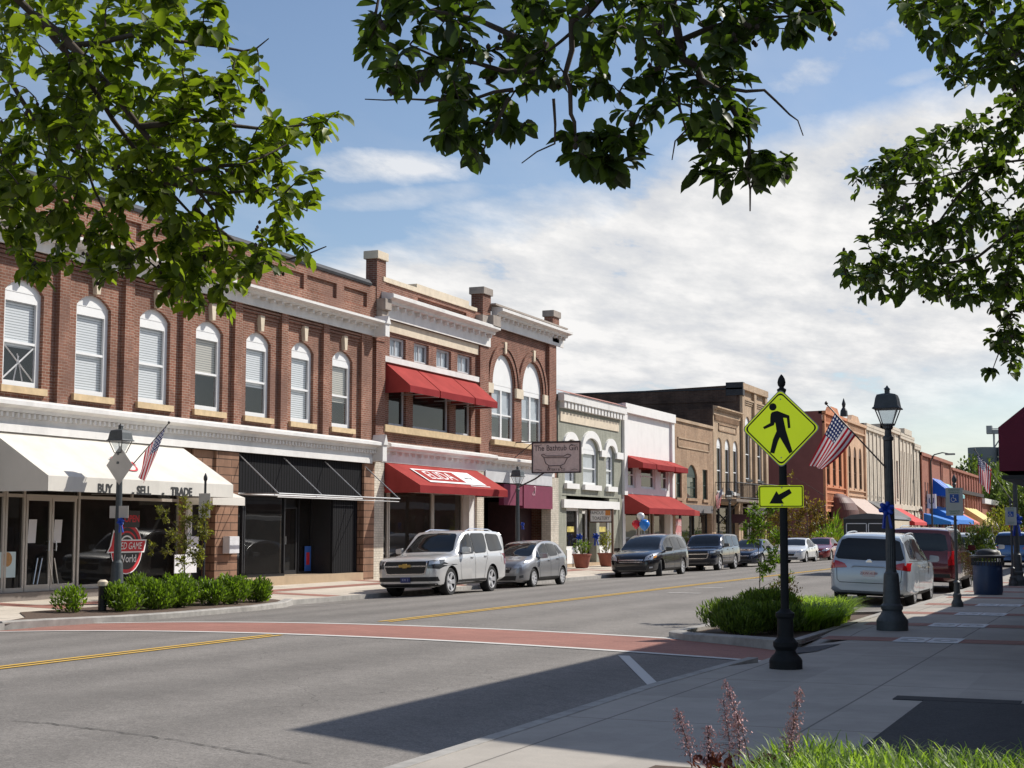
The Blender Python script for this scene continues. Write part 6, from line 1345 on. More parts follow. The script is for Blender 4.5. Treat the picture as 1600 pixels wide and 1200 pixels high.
Y = 29.0; flag('narrow striped flag hanging from the lamp before the cream awning', q(188,748), q(264,661), q(260,666), q(227,705), q(216,742), q(225,755), .05, 2)
Y = 49.6; flag('striped flag hanging from the lamp at the right picture edge', q(1583,785), q(1523,703), q(1527,708), q(1549,733), q(1546,773), q(1530,752), .09, 3)
Y = 88; flag('small striped flag hanging in front of the tan brick shops', q(1114,798), q(1130,762), q(1130,762), q(1118,775), q(1120,797), q(1126,790), .1, 4)
# crossing sign
YG, nt, b = newmat('fluorescent_yellow_green'); L(nt, ramp(nt, noise(nt, objco(nt), 2, 4), [(.3, (.50,.58,.004)), (.7, (.60,.68,.008))]), b.inputs['Base Color']); setin(b, 'Roughness', .35); setin(b, 'Emission Color', (.52,.66,.0,1)); setin(b, 'Emission Strength', .40)  # fluorescent glow put in as fixed emission; the plates are no lamp
SB = M('sign_black', (.012,.013,.014), .6, .2, 12, spec=.2); SGR = M('sign_grey_back', (.3,.3,.3), .5)
cs = thing('crossing_sign', 'yellow green pedestrian crossing sign with arrow plate on a black post', 'sign', (-4.14, 18.6, .15)); cx, cy = -4.125, 18.6
m = MB(); m.lathe([(.20,0),(.20,.10),(.185,.13),(.13,.19),(.12,.22),(.15,.27),(.15,.32),(.11,.36),(.10,.38),(.095,.60),(.115,.63),(.115,.67),(.07,.70),(.057,.72)], 24, (cx,cy,.15)); m.build('base', SB, cs, 25)
MB().lathe([(.05,.72),(.047,3.42)], 20, (cx,cy,.15)).build('post', SB, cs, 30)
m = MB(); m.lathe([(.05,0),(.058,.02),(.058,.035),(.032,.05),(.030,.065),(.046,.085),(.052,.12),(.042,.165),(.022,.20),(.006,.22)], 14, (cx,cy,3.53)); m.build('finial', SB, cs, 40)
def rounded(pts, r=.05, n=5):
    out = []
    for i in range(len(pts)):
        p, a, c = Vector(pts[i]), Vector(pts[i-1]), Vector(pts[(i+1)%len(pts)]); u, v = (a-p).normalized(), (c-p).normalized()
        for k in range(n+1):
            t = k/n; out.append(tuple(p+u*r*(1-t)**2+v*r*t**2))
    return out
zc_ = 3.075; H_ = .60
def dia(s): return rounded([(cx-s, zc_), (cx, zc_-s), (cx+s, zc_), (cx, zc_+s)], .06)
yq = cy-.07
m = MB(); m.prism(dia(.478+.012), yq-.001, yq+.004, 'Y', 1); m.prism(dia(.475), yq-.004, yq-.001, 'Y', 0); dsg = m.build('diamond_plate', [YG, SGR], cs)
m = MB(); o_, i_ = dia(.455), dia(.433); n = len(o_)
m.add([(x,yq-.006,z) for x, z in o_]+[(x,yq-.006,z) for x, z in i_], [(k,(k+1)%n,n+(k+1)%n,n+k) for k in range(n)]); m.build('sign_border', SB, dsg)
def figpts(P): return [(cx+(x-1223)/255*1.02*1.01, zc_-(y-671.5)/255*1.02*1.01) for x, y in P]
S1 = lambda P: [(1040+x/6.667, 580+y/6.667) for x, y in P]
m = MB(); sc_ = .955/120
def fp(P): return [(cx+(x-1223.3)*sc_, zc_-(y-671.5)*sc_) for x, y in S1(P)]
hc = fp([(1142,385)])[0]; m.add([(hc[0]+.046*math.cos(a), yq-.007, hc[1]+.046*math.sin(a)) for a in [2*math.pi*i/24 for i in range(24)]], [tuple(range(24))])
for P in ([(1168,430),(1190,428),(1312,480),(1322,608),(1296,610),(1286,505),(1248,500),(1272,620),(1278,660),(1212,692),(1178,640),(1168,560),(1118,460),(1132,440)],
          [(1120,455),(1160,545),(1150,575),(1050,614),(1036,592),(1112,552),(1115,490)],
          [(1176,640),(1228,668),(1192,740),(1150,868),(1106,858),(1140,720)], [(1215,665),(1272,625),(1340,852),(1308,872),(1205,690)]):
    kz = .0004*len(m.f)/12; m.prism(fp(P), yq-.0075-kz, yq-.0045+kz*0, 'Y')
m.build('walking_figure', SB, dsg)
az0, az1 = 2.105, 2.375; axl, axr = -4.415, -3.86
rr_ = rounded([(axl,az0),(axr,az0),(axr,az1),(axl,az1)], .02); m = MB(); m.prism(rr_, yq, yq+.004, 'Y', 0); ap = m.build('arrow_plate', [YG], cs)
ins = lambda d: rounded([(axl+d,az0+d),(axr-d,az0+d),(axr-d,az1-d),(axl+d,az1-d)], .015); a_, b_ = ins(.008), ins(.02); n = len(a_)
m = MB(); m.add([(x,yq-.003,z) for x, z in a_]+[(x,yq-.003,z) for x, z in b_], [(k,(k+1)%n,n+(k+1)%n,n+k) for k in range(n)]); m.build('sign_border', SB, ap)
AR = [(962,386),(1038,252),(1062,290),(1175,230),(1200,275),(1092,345),(1115,388)]
ax = lambda x: axl+(x-848)/(1322-848)*(axr-axl); azf = lambda y: az1-(y-192)/(428-192)*(az1-az0)
MB().prism([(ax(x), azf(y)) for x, y in AR], yq-.005, yq-.0012, 'Y').build('arrow', SB, ap)
m = MB()
for z in (zc_+.36, zc_-.36, az1-.03, az0+.03): m.tube((cx, yq-.008, z), (cx, cy, z), .009, n=8)
m.build('bolt', SGR, cs)
# accessible parking signs
def accessible(label, x, y, z1, z0, first=True, small=False):
    t = thing('parking_sign', label, 'sign', (x, y, .15))
    m = MB(); m.lathe([(.13,0),(.13,.08),(.09,.16),(.085,.2),(.10,.26),(.07,.30),(.06,.5),(.075,.54),(.04,.58)], 16, (x,y,.15)); m.build('base', LAMPB, t, 25)
    MB().lathe([(.033,.55),(.033,z1-.05)], 10, (x,y,.15)).build('post', LAMPB, t, 30); MB().lathe([(.03,0),(.05,.03),(.03,.06),(.05,.1),(.055,.15),(.01,.25)], 10, (x,y,z1+.05)).build('finial', LAMPB, t, 40)
    w_ = (z1-z0)*.3; p = MB().box(x-w_, x+w_, y-.06, y-.05, z0, z1).build('sign_plate', M('plate_pale', (.42,.46,.44), .5, .05), t)
    zc2 = z0+(z1-z0)*.62; MB().box(x-w_*.52, x+w_*.52, y-.065, y-.06, zc2-w_*.5, zc2+w_*.5).build('blue_panel', M('sign_blue', (.02,.09,.36), .5), p)
    m = MB(); s = w_*.4; m.lathe([(s*.16,0),(s*.16,.003)], 10, (x-s*.25,y-.07,zc2+s*.85), 'Y'); m.path([(x-s*.25,y-.07,zc2+s*.6),(x-s*.2,y-.07,zc2),(x+s*.35,y-.07,zc2),(x+s*.6,y-.07,zc2-s*.7)], s*.09, 4)
    m.path([(x-s*.3+s*.6*math.cos(a), y-.07, zc2-s*.35+s*.6*math.sin(a)) for a in [R(110+q*25) for q in range(11)]], s*.08, 4); m.build('wheelchair_symbol', WLET, p)
    text_obj('sign_lettering', 'RESERVED\nPARKING', w_*.3, M('green_lettering', (.04,.2,.12), .6), p, TY(x, y-.062, z1-w_*.42)); text_obj('sign_lettering', 'MAXIMUM\nPENALTY', w_*.26, M('green_lettering', (.04,.2,.12), .6), p, TY(x, y-.062, z0+w_*.4))
accessible('accessible parking sign with blue wheelchair square on a slim black post', -3.95, 35.2, 2.78, 2.16)
accessible('smaller accessible parking sign on the lamp at the picture edge', -3.86, 49.2, 2.55, 2.0)
# litter bin
bn = thing('litter_bin', 'dark blue litter bin with domed lid and slatted rim', 'litter bin', (-4.0, 42.3, .15)); c3 = (-3.95, 42.3, .15); BB = M('bin_navy', (.018,.045,.11), .4)
MB().lathe([(.36,0),(.37,.06),(.38,.1),(.38,.82),(.36,.86)], 28, c3).build('bin_body', BB, bn, 30)
m = MB()
for k in range(30): a = 2*math.pi*k/30; m.box(c3[0]+.40*math.cos(a)-.014, c3[0]+.40*math.cos(a)+.014, c3[1]+.40*math.sin(a)-.014, c3[1]+.40*math.sin(a)+.014, .92, 1.14); 
m.lathe([(.42,.96),(.44,.98),(.42,1.0)], 28, c3); m.build('slats', BLACK, bn); MB().lathe([(.45,.98),(.46,1.02),(.30,1.05),(.29,1.12),(.24,1.17),(.08,1.2),(.01,1.2)], 28, c3).build('domed_lid', BLACK, bn, 40)
# kerbside bollard with post by the left planter
bo_ = thing('bollard', 'short dark post with a pale cap in the left planting bed', 'bollard', (-20.75, 26.9, .1)); MB().lathe([(.09,0),(.09,.5),(.10,.52)], 12, (-20.75,27.0,.1)).build('post', BLACK, bo_, 30); MB().lathe([(.11,0),(.11,.09),(.06,.13)], 12, (-20.75,27.0,.62)).build('cap', CREAM, bo_, 40)
dp = atX(188, 745, -21.85); sgn = thing('warning_sign_back', 'grey back of a diamond road sign on the lamp before the cream awning', 'sign', (-21.85, dp.y, .12))
c_ = atX(188, 727, -21.85); m = MB(); m.prism([(c_.x-.37, c_.z), (c_.x, c_.z-.45), (c_.x+.37, c_.z), (c_.x, c_.z+.45)], c_.y-.03, c_.y-.02, 'Y'); m.build('diamond_back', M('bare_aluminium', (.50,.48,.44), .5, .1, 2), sgn)
r_ = atX(187, 800, -21.85); MB().box(r_.x-.26, r_.x+.26, r_.y-.03, r_.y-.02, r_.z-.14, r_.z+.14).build('arrow_back', M('bare_aluminium', (.50,.48,.44)), sgn)
pb = thing('slim_signpost', 'slim black post with rectangular plate beside the thin street tree', 'sign', (-21.5, 34.4, .1)); s_p = atX(321, 755, -21.6)
MB().lathe([(.03,.1),(.03,s_p.z)], 8, (-21.6,s_p.y,.1)).build('post', BLACK, pb, 30); MB().lathe([(.03,0),(.05,.04),(.05,.1),(.01,.2)], 8, (-21.6,s_p.y,s_p.z+.05)).build('finial', BLACK, pb, 30)
a_p = atX(325, 790, -21.62); MB().box(-21.75, -21.42, s_p.y-.05, s_p.y-.04, a_p.z-.3, a_p.z+.3).build('sign_plate', M('bare_aluminium', (.50,.48,.44)), pb)
# blue ribbon bows tied to posts
BOW = M('blue_ribbon', (.01,.06,.42), .45, .2, 20)
def bow(label, p, s=1.0):
    t = thing('ribbon_bow', label, 'bow', tuple(p), None, 'blue ribbon bows tied on posts'); m = MB(); rr = random.Random(int(p[1]*7))
    for k in range(6):
        a = math.pi*2*k/6+.3; d = Vector((math.cos(a)*.13, -.05, math.sin(a)*.12))*s
        m.path([Vector(p), Vector(p)+d*.6+Vector((0,-.03*s,0)), Vector(p)+d], [.012*s,.05*s,.03*s], 6)
    for q in (-.06, .07): m.path([Vector(p), Vector(p)+Vector((q*.6,-.05,-.13))*s, Vector(p)+Vector((q,-.02,-.33))*s], [.02*s,.025*s,.032*s], 4)
    m.build('ribbon', BOW, t, 60)
bow('large blue bow on the nearest street lamp', atY(1386,795,26.3), 1.0); bow('small blue bow on the lamp before the game shop', atX(190,815,-21.75), .75)
bow('blue bow on the lamp beside the hanging bathtub sign', atY(817,819,53.8), .6); bow('blue bow on the lamp at the right picture edge', atY(1588,812,49.5), 1.5)
bow('blue bow left of the sage shop door', atX(906,839,X0+.1), 1.3); bow('blue bow right of the sage shop door', atX(932,838,X0+.1), 1.3)
# hanging shop sign on a pole
fs_ = thing('shop_sign', 'square framed cafe sign hanging on a brown post before the sage shop', 'sign', (-23.3, 67, .15))
a, b_ = atY(922,797,67), atY(957,815,67); SBR = M('brown_frame', (.1,.05,.03), .6)
MB().box(a.x, b_.x, 66.97, 67.03, b_.z, a.z).build('board', WPLAS, fs_)
m = MB()
for q in ((a.x-.03,a.x+.03,b_.z,a.z),(b_.x-.04,b_.x+.04,.2,a.z+.05),(a.x,b_.x,a.z-.02,a.z+.05),(a.x,b_.x,b_.z-.05,b_.z+.0)): m.box(q[0], q[1], 66.94, 67.06, q[2], q[3])
m.build('sign_frame', SBR, fs_); xm, zm = (a.x+b_.x)/2, (a.z+b_.z)/2
text_obj('sign_lettering', 'FAMOUS', .21, BLET, fs_, TY(xm-.2, 66.93, zm+.13), sx=.82); text_obj('sign_lettering', 'TOASTERY', .22, BLET, fs_, TY(xm, 66.93, zm-.12), sx=.8); MB().box(b_.x-.32, b_.x-.08, 66.92, 66.94, zm+.02, zm+.25).build('toast_mark', M('toast_orange', (.55,.2,.04), .6), fs_)
# balloons
for nm, px, py, r_, c_, lb in (('w', 1001, 807, .155, (.75,.75,.75), 'white balloon at the top of the bunch above the black minivan'), ('r', 994, 819, .17, (.6,.01,.03), 'red balloon at the left of the bunch'), ('b', 1007, 820, .21, (.02,.2,.65), 'blue balloon at the right of the bunch')):
    p = atY(px, py, 66.0); t = thing('balloon', lb, 'balloon', tuple(p), None, 'bunch of party balloons'); mt = M('balloon_'+{'w':'white','r':'red','b':'blue'}[nm], c_, .15, .03)
    r2 = r_*1.18; m = MB(); m.lathe([(.01,-r2*1.15),(.03,-r2*1.1),(r2*.35,-r2*.9),(r2*.75,-r2*.5),(r2*.97,-r2*.05),(r2*.95,r2*.35),(r2*.7,r2*.75),(r2*.35,r2*.95),(.01,r2)], 18, tuple(p)); m.build('balloon_skin', mt, t, 70); MB().path([p+Vector((0,0,-r2*1.1)), p+Vector((.02,0,-.7)), Vector((atY(1003,830,66).x, 66, .8))], .005, 3).build('string', WLET, t)
# cobra-head lamp
cb = thing('cobra_street_light', 'tall grey cobra head street light before the blue striped awning', 'street light', (-21, 178, 0)); pb_ = atY(1454,712,178); pa_ = atY(1491,709,178)
MB().path([(pb_.x,178,0),(pb_.x,178,pb_.z-.6),(pb_.x+.4,178,pb_.z+.1),((pb_.x+pa_.x)/2,178,pa_.z+.15),(pa_.x-.6,178,pa_.z+.02)], [.12,.09,.08,.07,.06], 6).build('post', BLACK, cb, 50); MB().box(pa_.x-1.0, pa_.x+.1, 177.8, 178.2, pa_.z-.14, pa_.z+.06).build('lamp_head', M('lamp_head_grey', (.2,.21,.22), .5), cb, bevel=.04)
# planters by the sage shop
def pot(label, px, py):
    p = atX(px, py, -23.3); t = thing('plant_pot', label, 'plant pot', (p.x, p.y, .17), None, 'terracotta pots at the sage shop')
    MB().lathe([(.26,0),(.30,.05),(.40,.55),(.44,.56),(.44,.62),(.38,.62)], 16, (p.x,p.y,.16)).build('pot', M('terracotta', (.28,.09,.06), .8, .15, 5), t, 35); return t, p
# ================================================================= vegetation
BARK = M('bark', (.075,.055,.042), .9, .35, 14, bmp=.8); TWIG = M('twig', (.05,.035,.025), .9, .2, 20)
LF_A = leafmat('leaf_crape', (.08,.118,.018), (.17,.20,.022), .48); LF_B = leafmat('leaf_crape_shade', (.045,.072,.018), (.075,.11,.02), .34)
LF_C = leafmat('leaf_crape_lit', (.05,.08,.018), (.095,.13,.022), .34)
LF_SH = leafmat('leaf_shrub', (.085,.14,.02), (.17,.24,.035), .4); LF_JU = leafmat('leaf_juniper', (.06,.105,.022), (.14,.19,.035), .35); LF_DL = leafmat('leaf_daylily', (.16,.25,.03), (.36,.45,.09), .45)
LF_OL = leafmat('leaf_olive', (.12,.13,.03), (.22,.20,.05), .4); LF_RD = leafmat('leaf_reddish', (.17,.09,.035), (.22,.16,.05), .4); LF_FAR = leafmat('leaf_far', (.07,.11,.03), (.16,.20,.05), .25); LF_GR = leafmat('leaf_grass', (.10,.18,.03), (.30,.38,.10), .4)
def leafmesh(name, P, D, Nn, ln, wd, mat, parent=None, fold=.25, seed=0, local=False, droop=.15):
    """P leaf bases, D directions, Nn face normals (n x 3 arrays), ln/wd lengths/widths; each leaf a folded oval"""
    n = len(P); P = np.asarray(P, float); D = np.asarray(D, float); D /= np.linalg.norm(D, axis=1)[:,None]+1e-9
    Nn = np.asarray(Nn, float); Nn = Nn-D*(Nn*D).sum(1)[:,None]; Nn /= np.linalg.norm(Nn, axis=1)[:,None]+1e-9
    S_ = np.cross(D, Nn); ln = np.asarray(ln)[:,None]; wd = np.asarray(wd)[:,None]
    prof = [(0,0,0),(.17,.27,.6),(.17,-.27,.6),(.45,.49,1),(.45,-.49,1),(.78,.37,.8),(.78,-.37,.8),(1,0,0),(.2,0,0),(.46,0,0),(.77,0,0)]
    V = np.zeros((n, 11, 3))
    for k, (a, b, f) in enumerate(prof):
        V[:,k] = P+D*ln*a+S_*wd*b+Nn*(wd*fold*f-ln*droop*a*a)
    o = (np.arange(n)*11)[:,None]
    tri = np.concatenate([o+np.array(q) for q in ([0,8,1],[0,2,8],[10,7,5],[10,6,7])], 0); qd = np.concatenate([o+np.array(q) for q in ([8,9,3,1],[8,2,4,9],[9,10,5,3],[9,4,6,10])], 0)
    me = bpy.data.meshes.new(name); me.vertices.add(n*11); me.vertices.foreach_set('co', V.reshape(-1))
    L_ = np.concatenate([tri.reshape(-1), qd.reshape(-1)]); me.loops.add(len(L_)); me.loops.foreach_set('vertex_index', L_.astype(np.int32))
    nt_, nq = len(tri), len(qd); me.polygons.add(nt_+nq); st = np.concatenate([np.arange(nt_)*3, nt_*3+np.arange(nq)*4]); me.polygons.foreach_set('loop_start', st.astype(np.int32))
    me.update(calc_edges=True)
    me.polygons.foreach_set('use_smooth', np.ones(nt_+nq, bool))
    r = np.random.RandomState(seed); tone = np.repeat(r.rand(n), 11).astype(np.float32); at = me.attributes.new('tone', 'FLOAT', 'POINT'); at.data.foreach_set('value', tone)
    me.materials.append(mat); return rawobj(name, me, parent, local)
def inpoly(x, y, p):
    c = False
    for i in range(len(p)):
        (x1,y1),(x2,y2) = p[i], p[i-1]
        if (y1 > y) != (y2 > y) and x < (x2-x1)*(y-y1)/(y2-y1)+x1: c = not c
    return c
def canopy(label, base, trunk_pts, trunk_r, limbs, regions, mat, seed, group='crape myrtle trees leaning over the view'):
    """limbs: list of ([(px,py,dist)...], r0); regions: (poly_px, n_twigs, dmin, dmax, leaf_len, leaves/twig)"""
    t = thing('crape_myrtle_tree', label, 'tree', base, None, group); rr = random.Random(seed); nr = np.random.RandomState(seed)
    m = MB(); m.path([Vector(p) for p in trunk_pts], trunk_r, 10); m.build('trunk', BARK, t, 60)
    nodes = []
    for li, (pts, r0) in enumerate(limbs):
        W = []
        for q in pts:
            W.append(atD(*q) if not isinstance(q, Vector) else q)
        # finer, slightly crooked
        F2 = []
        for i in range(len(W)-1):
            k = max(2, int((W[i+1]-W[i]).length/.09))
            for j in range(k): p = W[i].lerp(W[i+1], j/k); F2.append(p+Vector((rr.uniform(-1,1),rr.uniform(-1,1),rr.uniform(-1,1)))*.010)
        F2.append(W[-1]); n = len(F2); rs = [max(.0012, r0*(1-.93*i/n)) for i in range(n)]
        MB().path(F2, rs, 7).build('limb', BARK, t, 60); nodes += F2[int(n*.12):]
    tw = MB(); P, D, Nn, LN = [], [], [], []; fr_ = MB(); tips = []
    for poly, ntw, dmin, dmax, ll, lpt in regions:
        xs = [p[0] for p in poly]; ys = [p[1] for p in poly]; k = 0; tries = 0
        cl = [(rr.uniform(min(xs),max(xs)), rr.uniform(min(ys),max(ys)), rr.uniform(.5,1.2)) for _ in range(30)]     # clumpy density
        while k < ntw and tries < ntw*60:
            tries += 1; x, y = rr.uniform(min(xs),max(xs)), rr.uniform(min(ys),max(ys))
            if not inpoly(x, y, poly): continue
            dn = min(((x-a)**2+(y-b)**2)**.5/(60*c) for a, b, c in cl)
            if dn > 1 and rr.random() < .45: continue
            k += 1; tips.append((atD(x, y, rr.uniform(dmin, dmax)), ll, lpt))
    # every shoot grows from the nearest wood already there, so twigs branch off twigs
    NA = np.array([list(q) for q in nodes]); T = np.array([list(q[0]) for q in tips]); dd0 = np.array([np.min(((NA-q)**2).sum(1)) for q in T]); order = np.argsort(dd0); cap_ = len(NA)+len(T)*4
    buf = np.zeros((cap_, 3)); buf[:len(NA)] = NA; cnt = len(NA)
    for oi in order:
        tip, ll, lpt = tips[oi]; q = np.array(list(tip)); nd = Vector(buf[np.argmin(((buf[:cnt]-q)**2).sum(1))]); d = tip-nd; dist = d.length; sag = min(.05, dist*.16)
        w1 = Vector((rr.uniform(-1,1),rr.uniform(-1,1),rr.uniform(-.4,1)))*dist*.10
        pts_ = [nd, nd.lerp(tip,.28)+w1+Vector((0,0,sag*.7)), nd.lerp(tip,.55)+w1*.8+Vector((0,0,sag)), nd.lerp(tip,.8)+w1*.3+Vector((0,0,sag*.6)), tip]
        r0 = .0016+.0045*min(1, dist/.5); tw.path(pts_, [r0, r0*.8, r0*.62, r0*.45, .0009], 5)
        for z_ in pts_[1:]: buf[cnt] = list(z_); cnt += 1
        a = max(0, 1-.32/max(dist, .01))        # leaves sit on the last quarter metre
        dd = (tip-pts_[3]).normalized()
        for j in range(lpt):
            f = a+(1-a)*(.1+.9*j/(lpt-1)); s4 = f*4; i0 = min(3, int(s4)); p = pts_[i0].lerp(pts_[i0+1], s4-i0)
            side = Vector((rr.uniform(-1,1),rr.uniform(-1,1),rr.uniform(-.7,.4))); ld = (side.normalized()*.85+dd*.6)
            P.append(p); D.append(ld); Nn.append((rr.uniform(-.6,.6),rr.uniform(-.6,.6),1)); LN.append(ll*rr.choice((.55,.75,.9,1,1.05,1.2)))
        if rr.random() < .10:
            q = tip+dd*.03
            for _ in range(3): c_ = q+Vector((rr.uniform(-.014,.014),rr.uniform(-.014,.014),rr.uniform(-.01,.02))); fr_.lathe([(.001,-.006),(.005,-.003),(.0055,.002),(.001,.007)], 6, tuple(c_))
            fr_.path([tip, q], .001, 4)
    tw.build('twigs', TWIG, t, 60)['kind'] = 'stuff'; fr_.build('seed_capsules', TWIG, t)['kind'] = 'stuff'
    LN = np.array(LN); leafmesh('crown', P, D, Nn, LN, LN*nr.uniform(.52,.66,len(LN)), mat, t, .22, seed); return t
# left tree: limbs sweep down to the right over the brick block
canopy('leafy crape myrtle whose branches hang over the red brick block', (-4.6,2.3,.15), [(-4.6,2.3,.1),(-4.5,2.4,1.2),(-4.35,2.7,2.2),(-4.1,3.0,3.0)], [.09,.075,.06,.05],
    [([Vector((-4.1,3.0,3.0)), (-60,-90,4.6), (60,30,4.7), (120,100,4.7), (180,190,4.75), (240,270,4.8), (300,330,4.9), (345,400,4.9)], .024),
     ([(60,30,4.7), (130,90,4.65), (220,200,4.6), (300,280,4.6), (330,330,4.6), (350,385,4.6)], .014),
     ([Vector((-4.1,3.0,3.0)), (-80,60,4.9), (0,110,5.0), (60,190,5.0), (130,250,5.1), (160,330,5.1), (240,430,5.1)], .018),
     ([(100,75,4.7), (200,55,4.8), (300,70,4.8), (380,80,4.9), (420,60,4.9)], .010), ([(220,200,4.6), (320,190,4.6), (420,200,4.7), (510,190,4.7)], .010),
     ([(300,270,4.6), (380,255,4.6), (450,225,4.7)], .008), ([(250,285,4.8), (340,300,4.8), (430,300,4.8), (480,330,4.8)], .008), ([(-40,200,5.2), (30,260,5.2), (60,330,5.2), (100,390,5.2)], .010), ([(300,330,4.9),(380,385,4.9),(450,405,4.9),(510,385,4.9)], .009)],
    [([(-60,-40),(300,-40),(300,40),(330,95),(360,90),(400,60),(405,110),(330,130),(300,210),(250,330),(60,300),(-60,330)], 290, 4.4, 5.6, .049, 10),
     ([(255,110),(300,120),(400,110),(440,190),(535,175),(520,215),(430,240),(505,265),(500,330),(440,340),(520,380),(490,410),(430,440),(330,420),(250,340),(170,300)], 165, 4.4, 5.1, .050, 10),
     ([(-40,280),(80,290),(160,330),(250,340),(330,400),(385,410),(380,490),(330,500),(240,475),(230,420),(170,450),(130,410),(60,445),(20,400),(-40,370)], 135, 4.5, 5.2, .050, 10),
     ([(300,0),(345,0),(350,60),(310,60)], 10, 4.6, 5.0, .06, 9)], LF_A, 11)
# overhead tree: trunk behind the camera
canopy('dark leafy crape myrtle branch hanging from above the middle of the sky', (-2.6,-.9,.15), [(-2.6,-.9,.1),(-2.5,-.7,1.4),(-2.3,-.2,2.6),(-2.2,.6,3.5)], [.10,.085,.065,.05],
    [([Vector((-2.2,.6,3.5)), Vector((-1.7,2.6,3.6)), (985,-60,3.3), (900,40,3.3), (860,80,3.25), (820,130,3.25), (790,165,3.2)], .018), ([(985,-60,3.3), (893,40,3.2), (888,110,3.2), (892,180,3.2), (905,205,3.2), (935,215,3.2), (945,245,3.2)], .008),
     ([(1010,-60,3.4), (1050,10,3.4), (1070,90,3.4), (1100,130,3.4), (1150,165,3.4), (1165,215,3.4), (1165,270,3.4), (1172,330,3.4)], .012), ([(1070,60,3.4), (1130,40,3.4), (1200,30,3.4), (1290,15,3.5)], .007),
     ([(1140,145,3.4),(1200,138,3.4),(1235,175,3.4),(1255,212,3.4)], .0045), ([(860,80,3.25),(760,30,3.3),(680,20,3.3),(580,25,3.3)], .008), ([(840,110,3.25),(740,100,3.2),(640,70,3.2)], .007), ([(810,140,3.2),(730,150,3.2),(640,160,3.2),(570,155,3.2)], .0045),
     ([(870,160,3.2),(860,220,3.2),(815,255,3.2)], .0035), ([(1060,130,3.4),(1065,200,3.4),(1050,250,3.4)], .004), ([(800,150,3.2),(770,200,3.2),(750,245,3.2)], .005)],
    [([(545,30),(620,-30),(900,-30),(880,60),(870,140),(840,210),(790,200),(755,255),(710,250),(665,215),(690,180),(650,160),(615,130),(580,90)], 104, 3.0, 3.5, .044, 8),
     ([(900,-30),(1160,-30),(1150,60),(1180,120),(1150,160),(1180,225),(1130,235),(1050,215),(980,200),(900,170),(880,80)], 84, 3.1, 3.6, .045, 8),
     ([(1100,-30),(1310,-10),(1318,20),(1250,65),(1180,60),(1110,90)], 34, 3.3, 3.6, .048, 8), ([(880,205),(990,210),(1010,270),(930,290),(885,255)], 20, 3.1, 3.3, .047, 8), ([(1090,240),(1240,225),(1245,265),(1140,305),(1085,275)], 18, 3.3, 3.5, .048, 8),
     ([(1090,180),(1185,160),(1190,220),(1100,235)], 16, 3.3, 3.5, .047, 8),
     # unseen twigs added above the picture to shade these leaves
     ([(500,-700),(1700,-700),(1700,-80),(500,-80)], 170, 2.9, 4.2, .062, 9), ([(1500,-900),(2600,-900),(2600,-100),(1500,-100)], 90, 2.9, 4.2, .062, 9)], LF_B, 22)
canopy('dense crape myrtle crown filling the right edge of the sky', (1.3,4.2,.15), [(1.3,4.2,.1),(1.2,4.4,1.3),(1.0,4.8,2.4),(.7,5.2,3.2)], [.10,.085,.07,.055],
    [([Vector((.7,5.2,3.2)), (1700,330,6.0), (1600,340,6.0), (1530,400,6.1), (1460,415,6.1), (1400,430,6.1), (1330,410,6.1)], .016), ([Vector((.7,5.2,3.2)), (1690,230,6.0), (1600,250,6.0), (1520,260,6.0), (1440,290,6.0), (1360,290,6.0)], .012),
     ([(1690,230,6.0), (1640,120,5.6), (1560,60,5.6), (1480,20,5.6), (1410,10,5.6)], .014), ([(1600,340,6.0), (1560,450,6.1), (1580,520,6.1), (1550,580,6.1)], .008), ([(1540,260,6.0),(1470,350,6.0),(1400,370,6.0)], .007)],
    [([(1320,275),(1400,225),(1430,215),(1500,190),(1560,150),(1680,130),(1680,480),(1560,470),(1470,490),(1430,470),(1335,480),(1312,410),(1360,350)], 440, 5.7, 6.6, .046, 9),
     ([(1400,-40),(1700,-40),(1700,150),(1600,150),(1540,130),(1500,140),(1450,80),(1440,40),(1400,15)], 170, 5.0, 5.9, .052, 9), ([(1530,430),(1680,430),(1680,560),(1600,560),(1580,590),(1530,580),(1540,500)], 60, 5.9, 6.3, .044, 9),
     ([(1500,-500),(2300,-500),(2300,-60),(1500,-60)], 60, 5.0, 6.2, .06, 9)], LF_C, 33)
# shrubs
def shrub(name, label, cat, c, rx, ry, rz, n, ln, wd, mat, seed, group=None, up=.5, stems=14, parent=None, lobes=5, soil=True, tiers=0):
    t = parent or thing(name, label, cat, c, None, group); rr = np.random.RandomState(seed); C_ = np.array(c)
    L_ = [(rr.uniform(-.45,.45)*rx, rr.uniform(-.45,.45)*ry, rr.uniform(.45,.75)*rz, rr.uniform(.45,.7)) for _ in range(lobes)]
    P, D, Nn = [], [], []
    while len(P) < n:
        l = L_[rr.randint(lobes)]; v = rr.normal(size=3); v /= np.linalg.norm(v); rad = rr.uniform(.45,1.08)**.5
        p = np.array([l[0]+v[0]*rx*l[3]*rad, l[1]+v[1]*ry*l[3]*rad, l[2]+v[2]*rz*.55*rad])
        if p[2] < .01: continue
        P.append(C_+p); o = p/np.array([rx,ry,rz]); o[2] += up; o = o+rr.normal(size=3)*.45; D.append(o); Nn.append(rr.normal(size=3)*.6+np.array([0,0,1]))
    LN = ln*rr.uniform(.6,1.2,n); leafmesh('crown', P, D, Nn, LN, LN*wd/ln, mat, t, .2, seed)
    m = MB()
    for k in range(stems):
        q = P[rr.randint(n)]; b0 = C_+np.array([rr.uniform(-.1,.1),rr.uniform(-.1,.1),-.02]); m.path([b0, (b0*.55+np.array(q)*.45)+[0,0,.03], q], [.010,.006,.002], 5)
    m.build('stem', TWIG, t, 60); return t
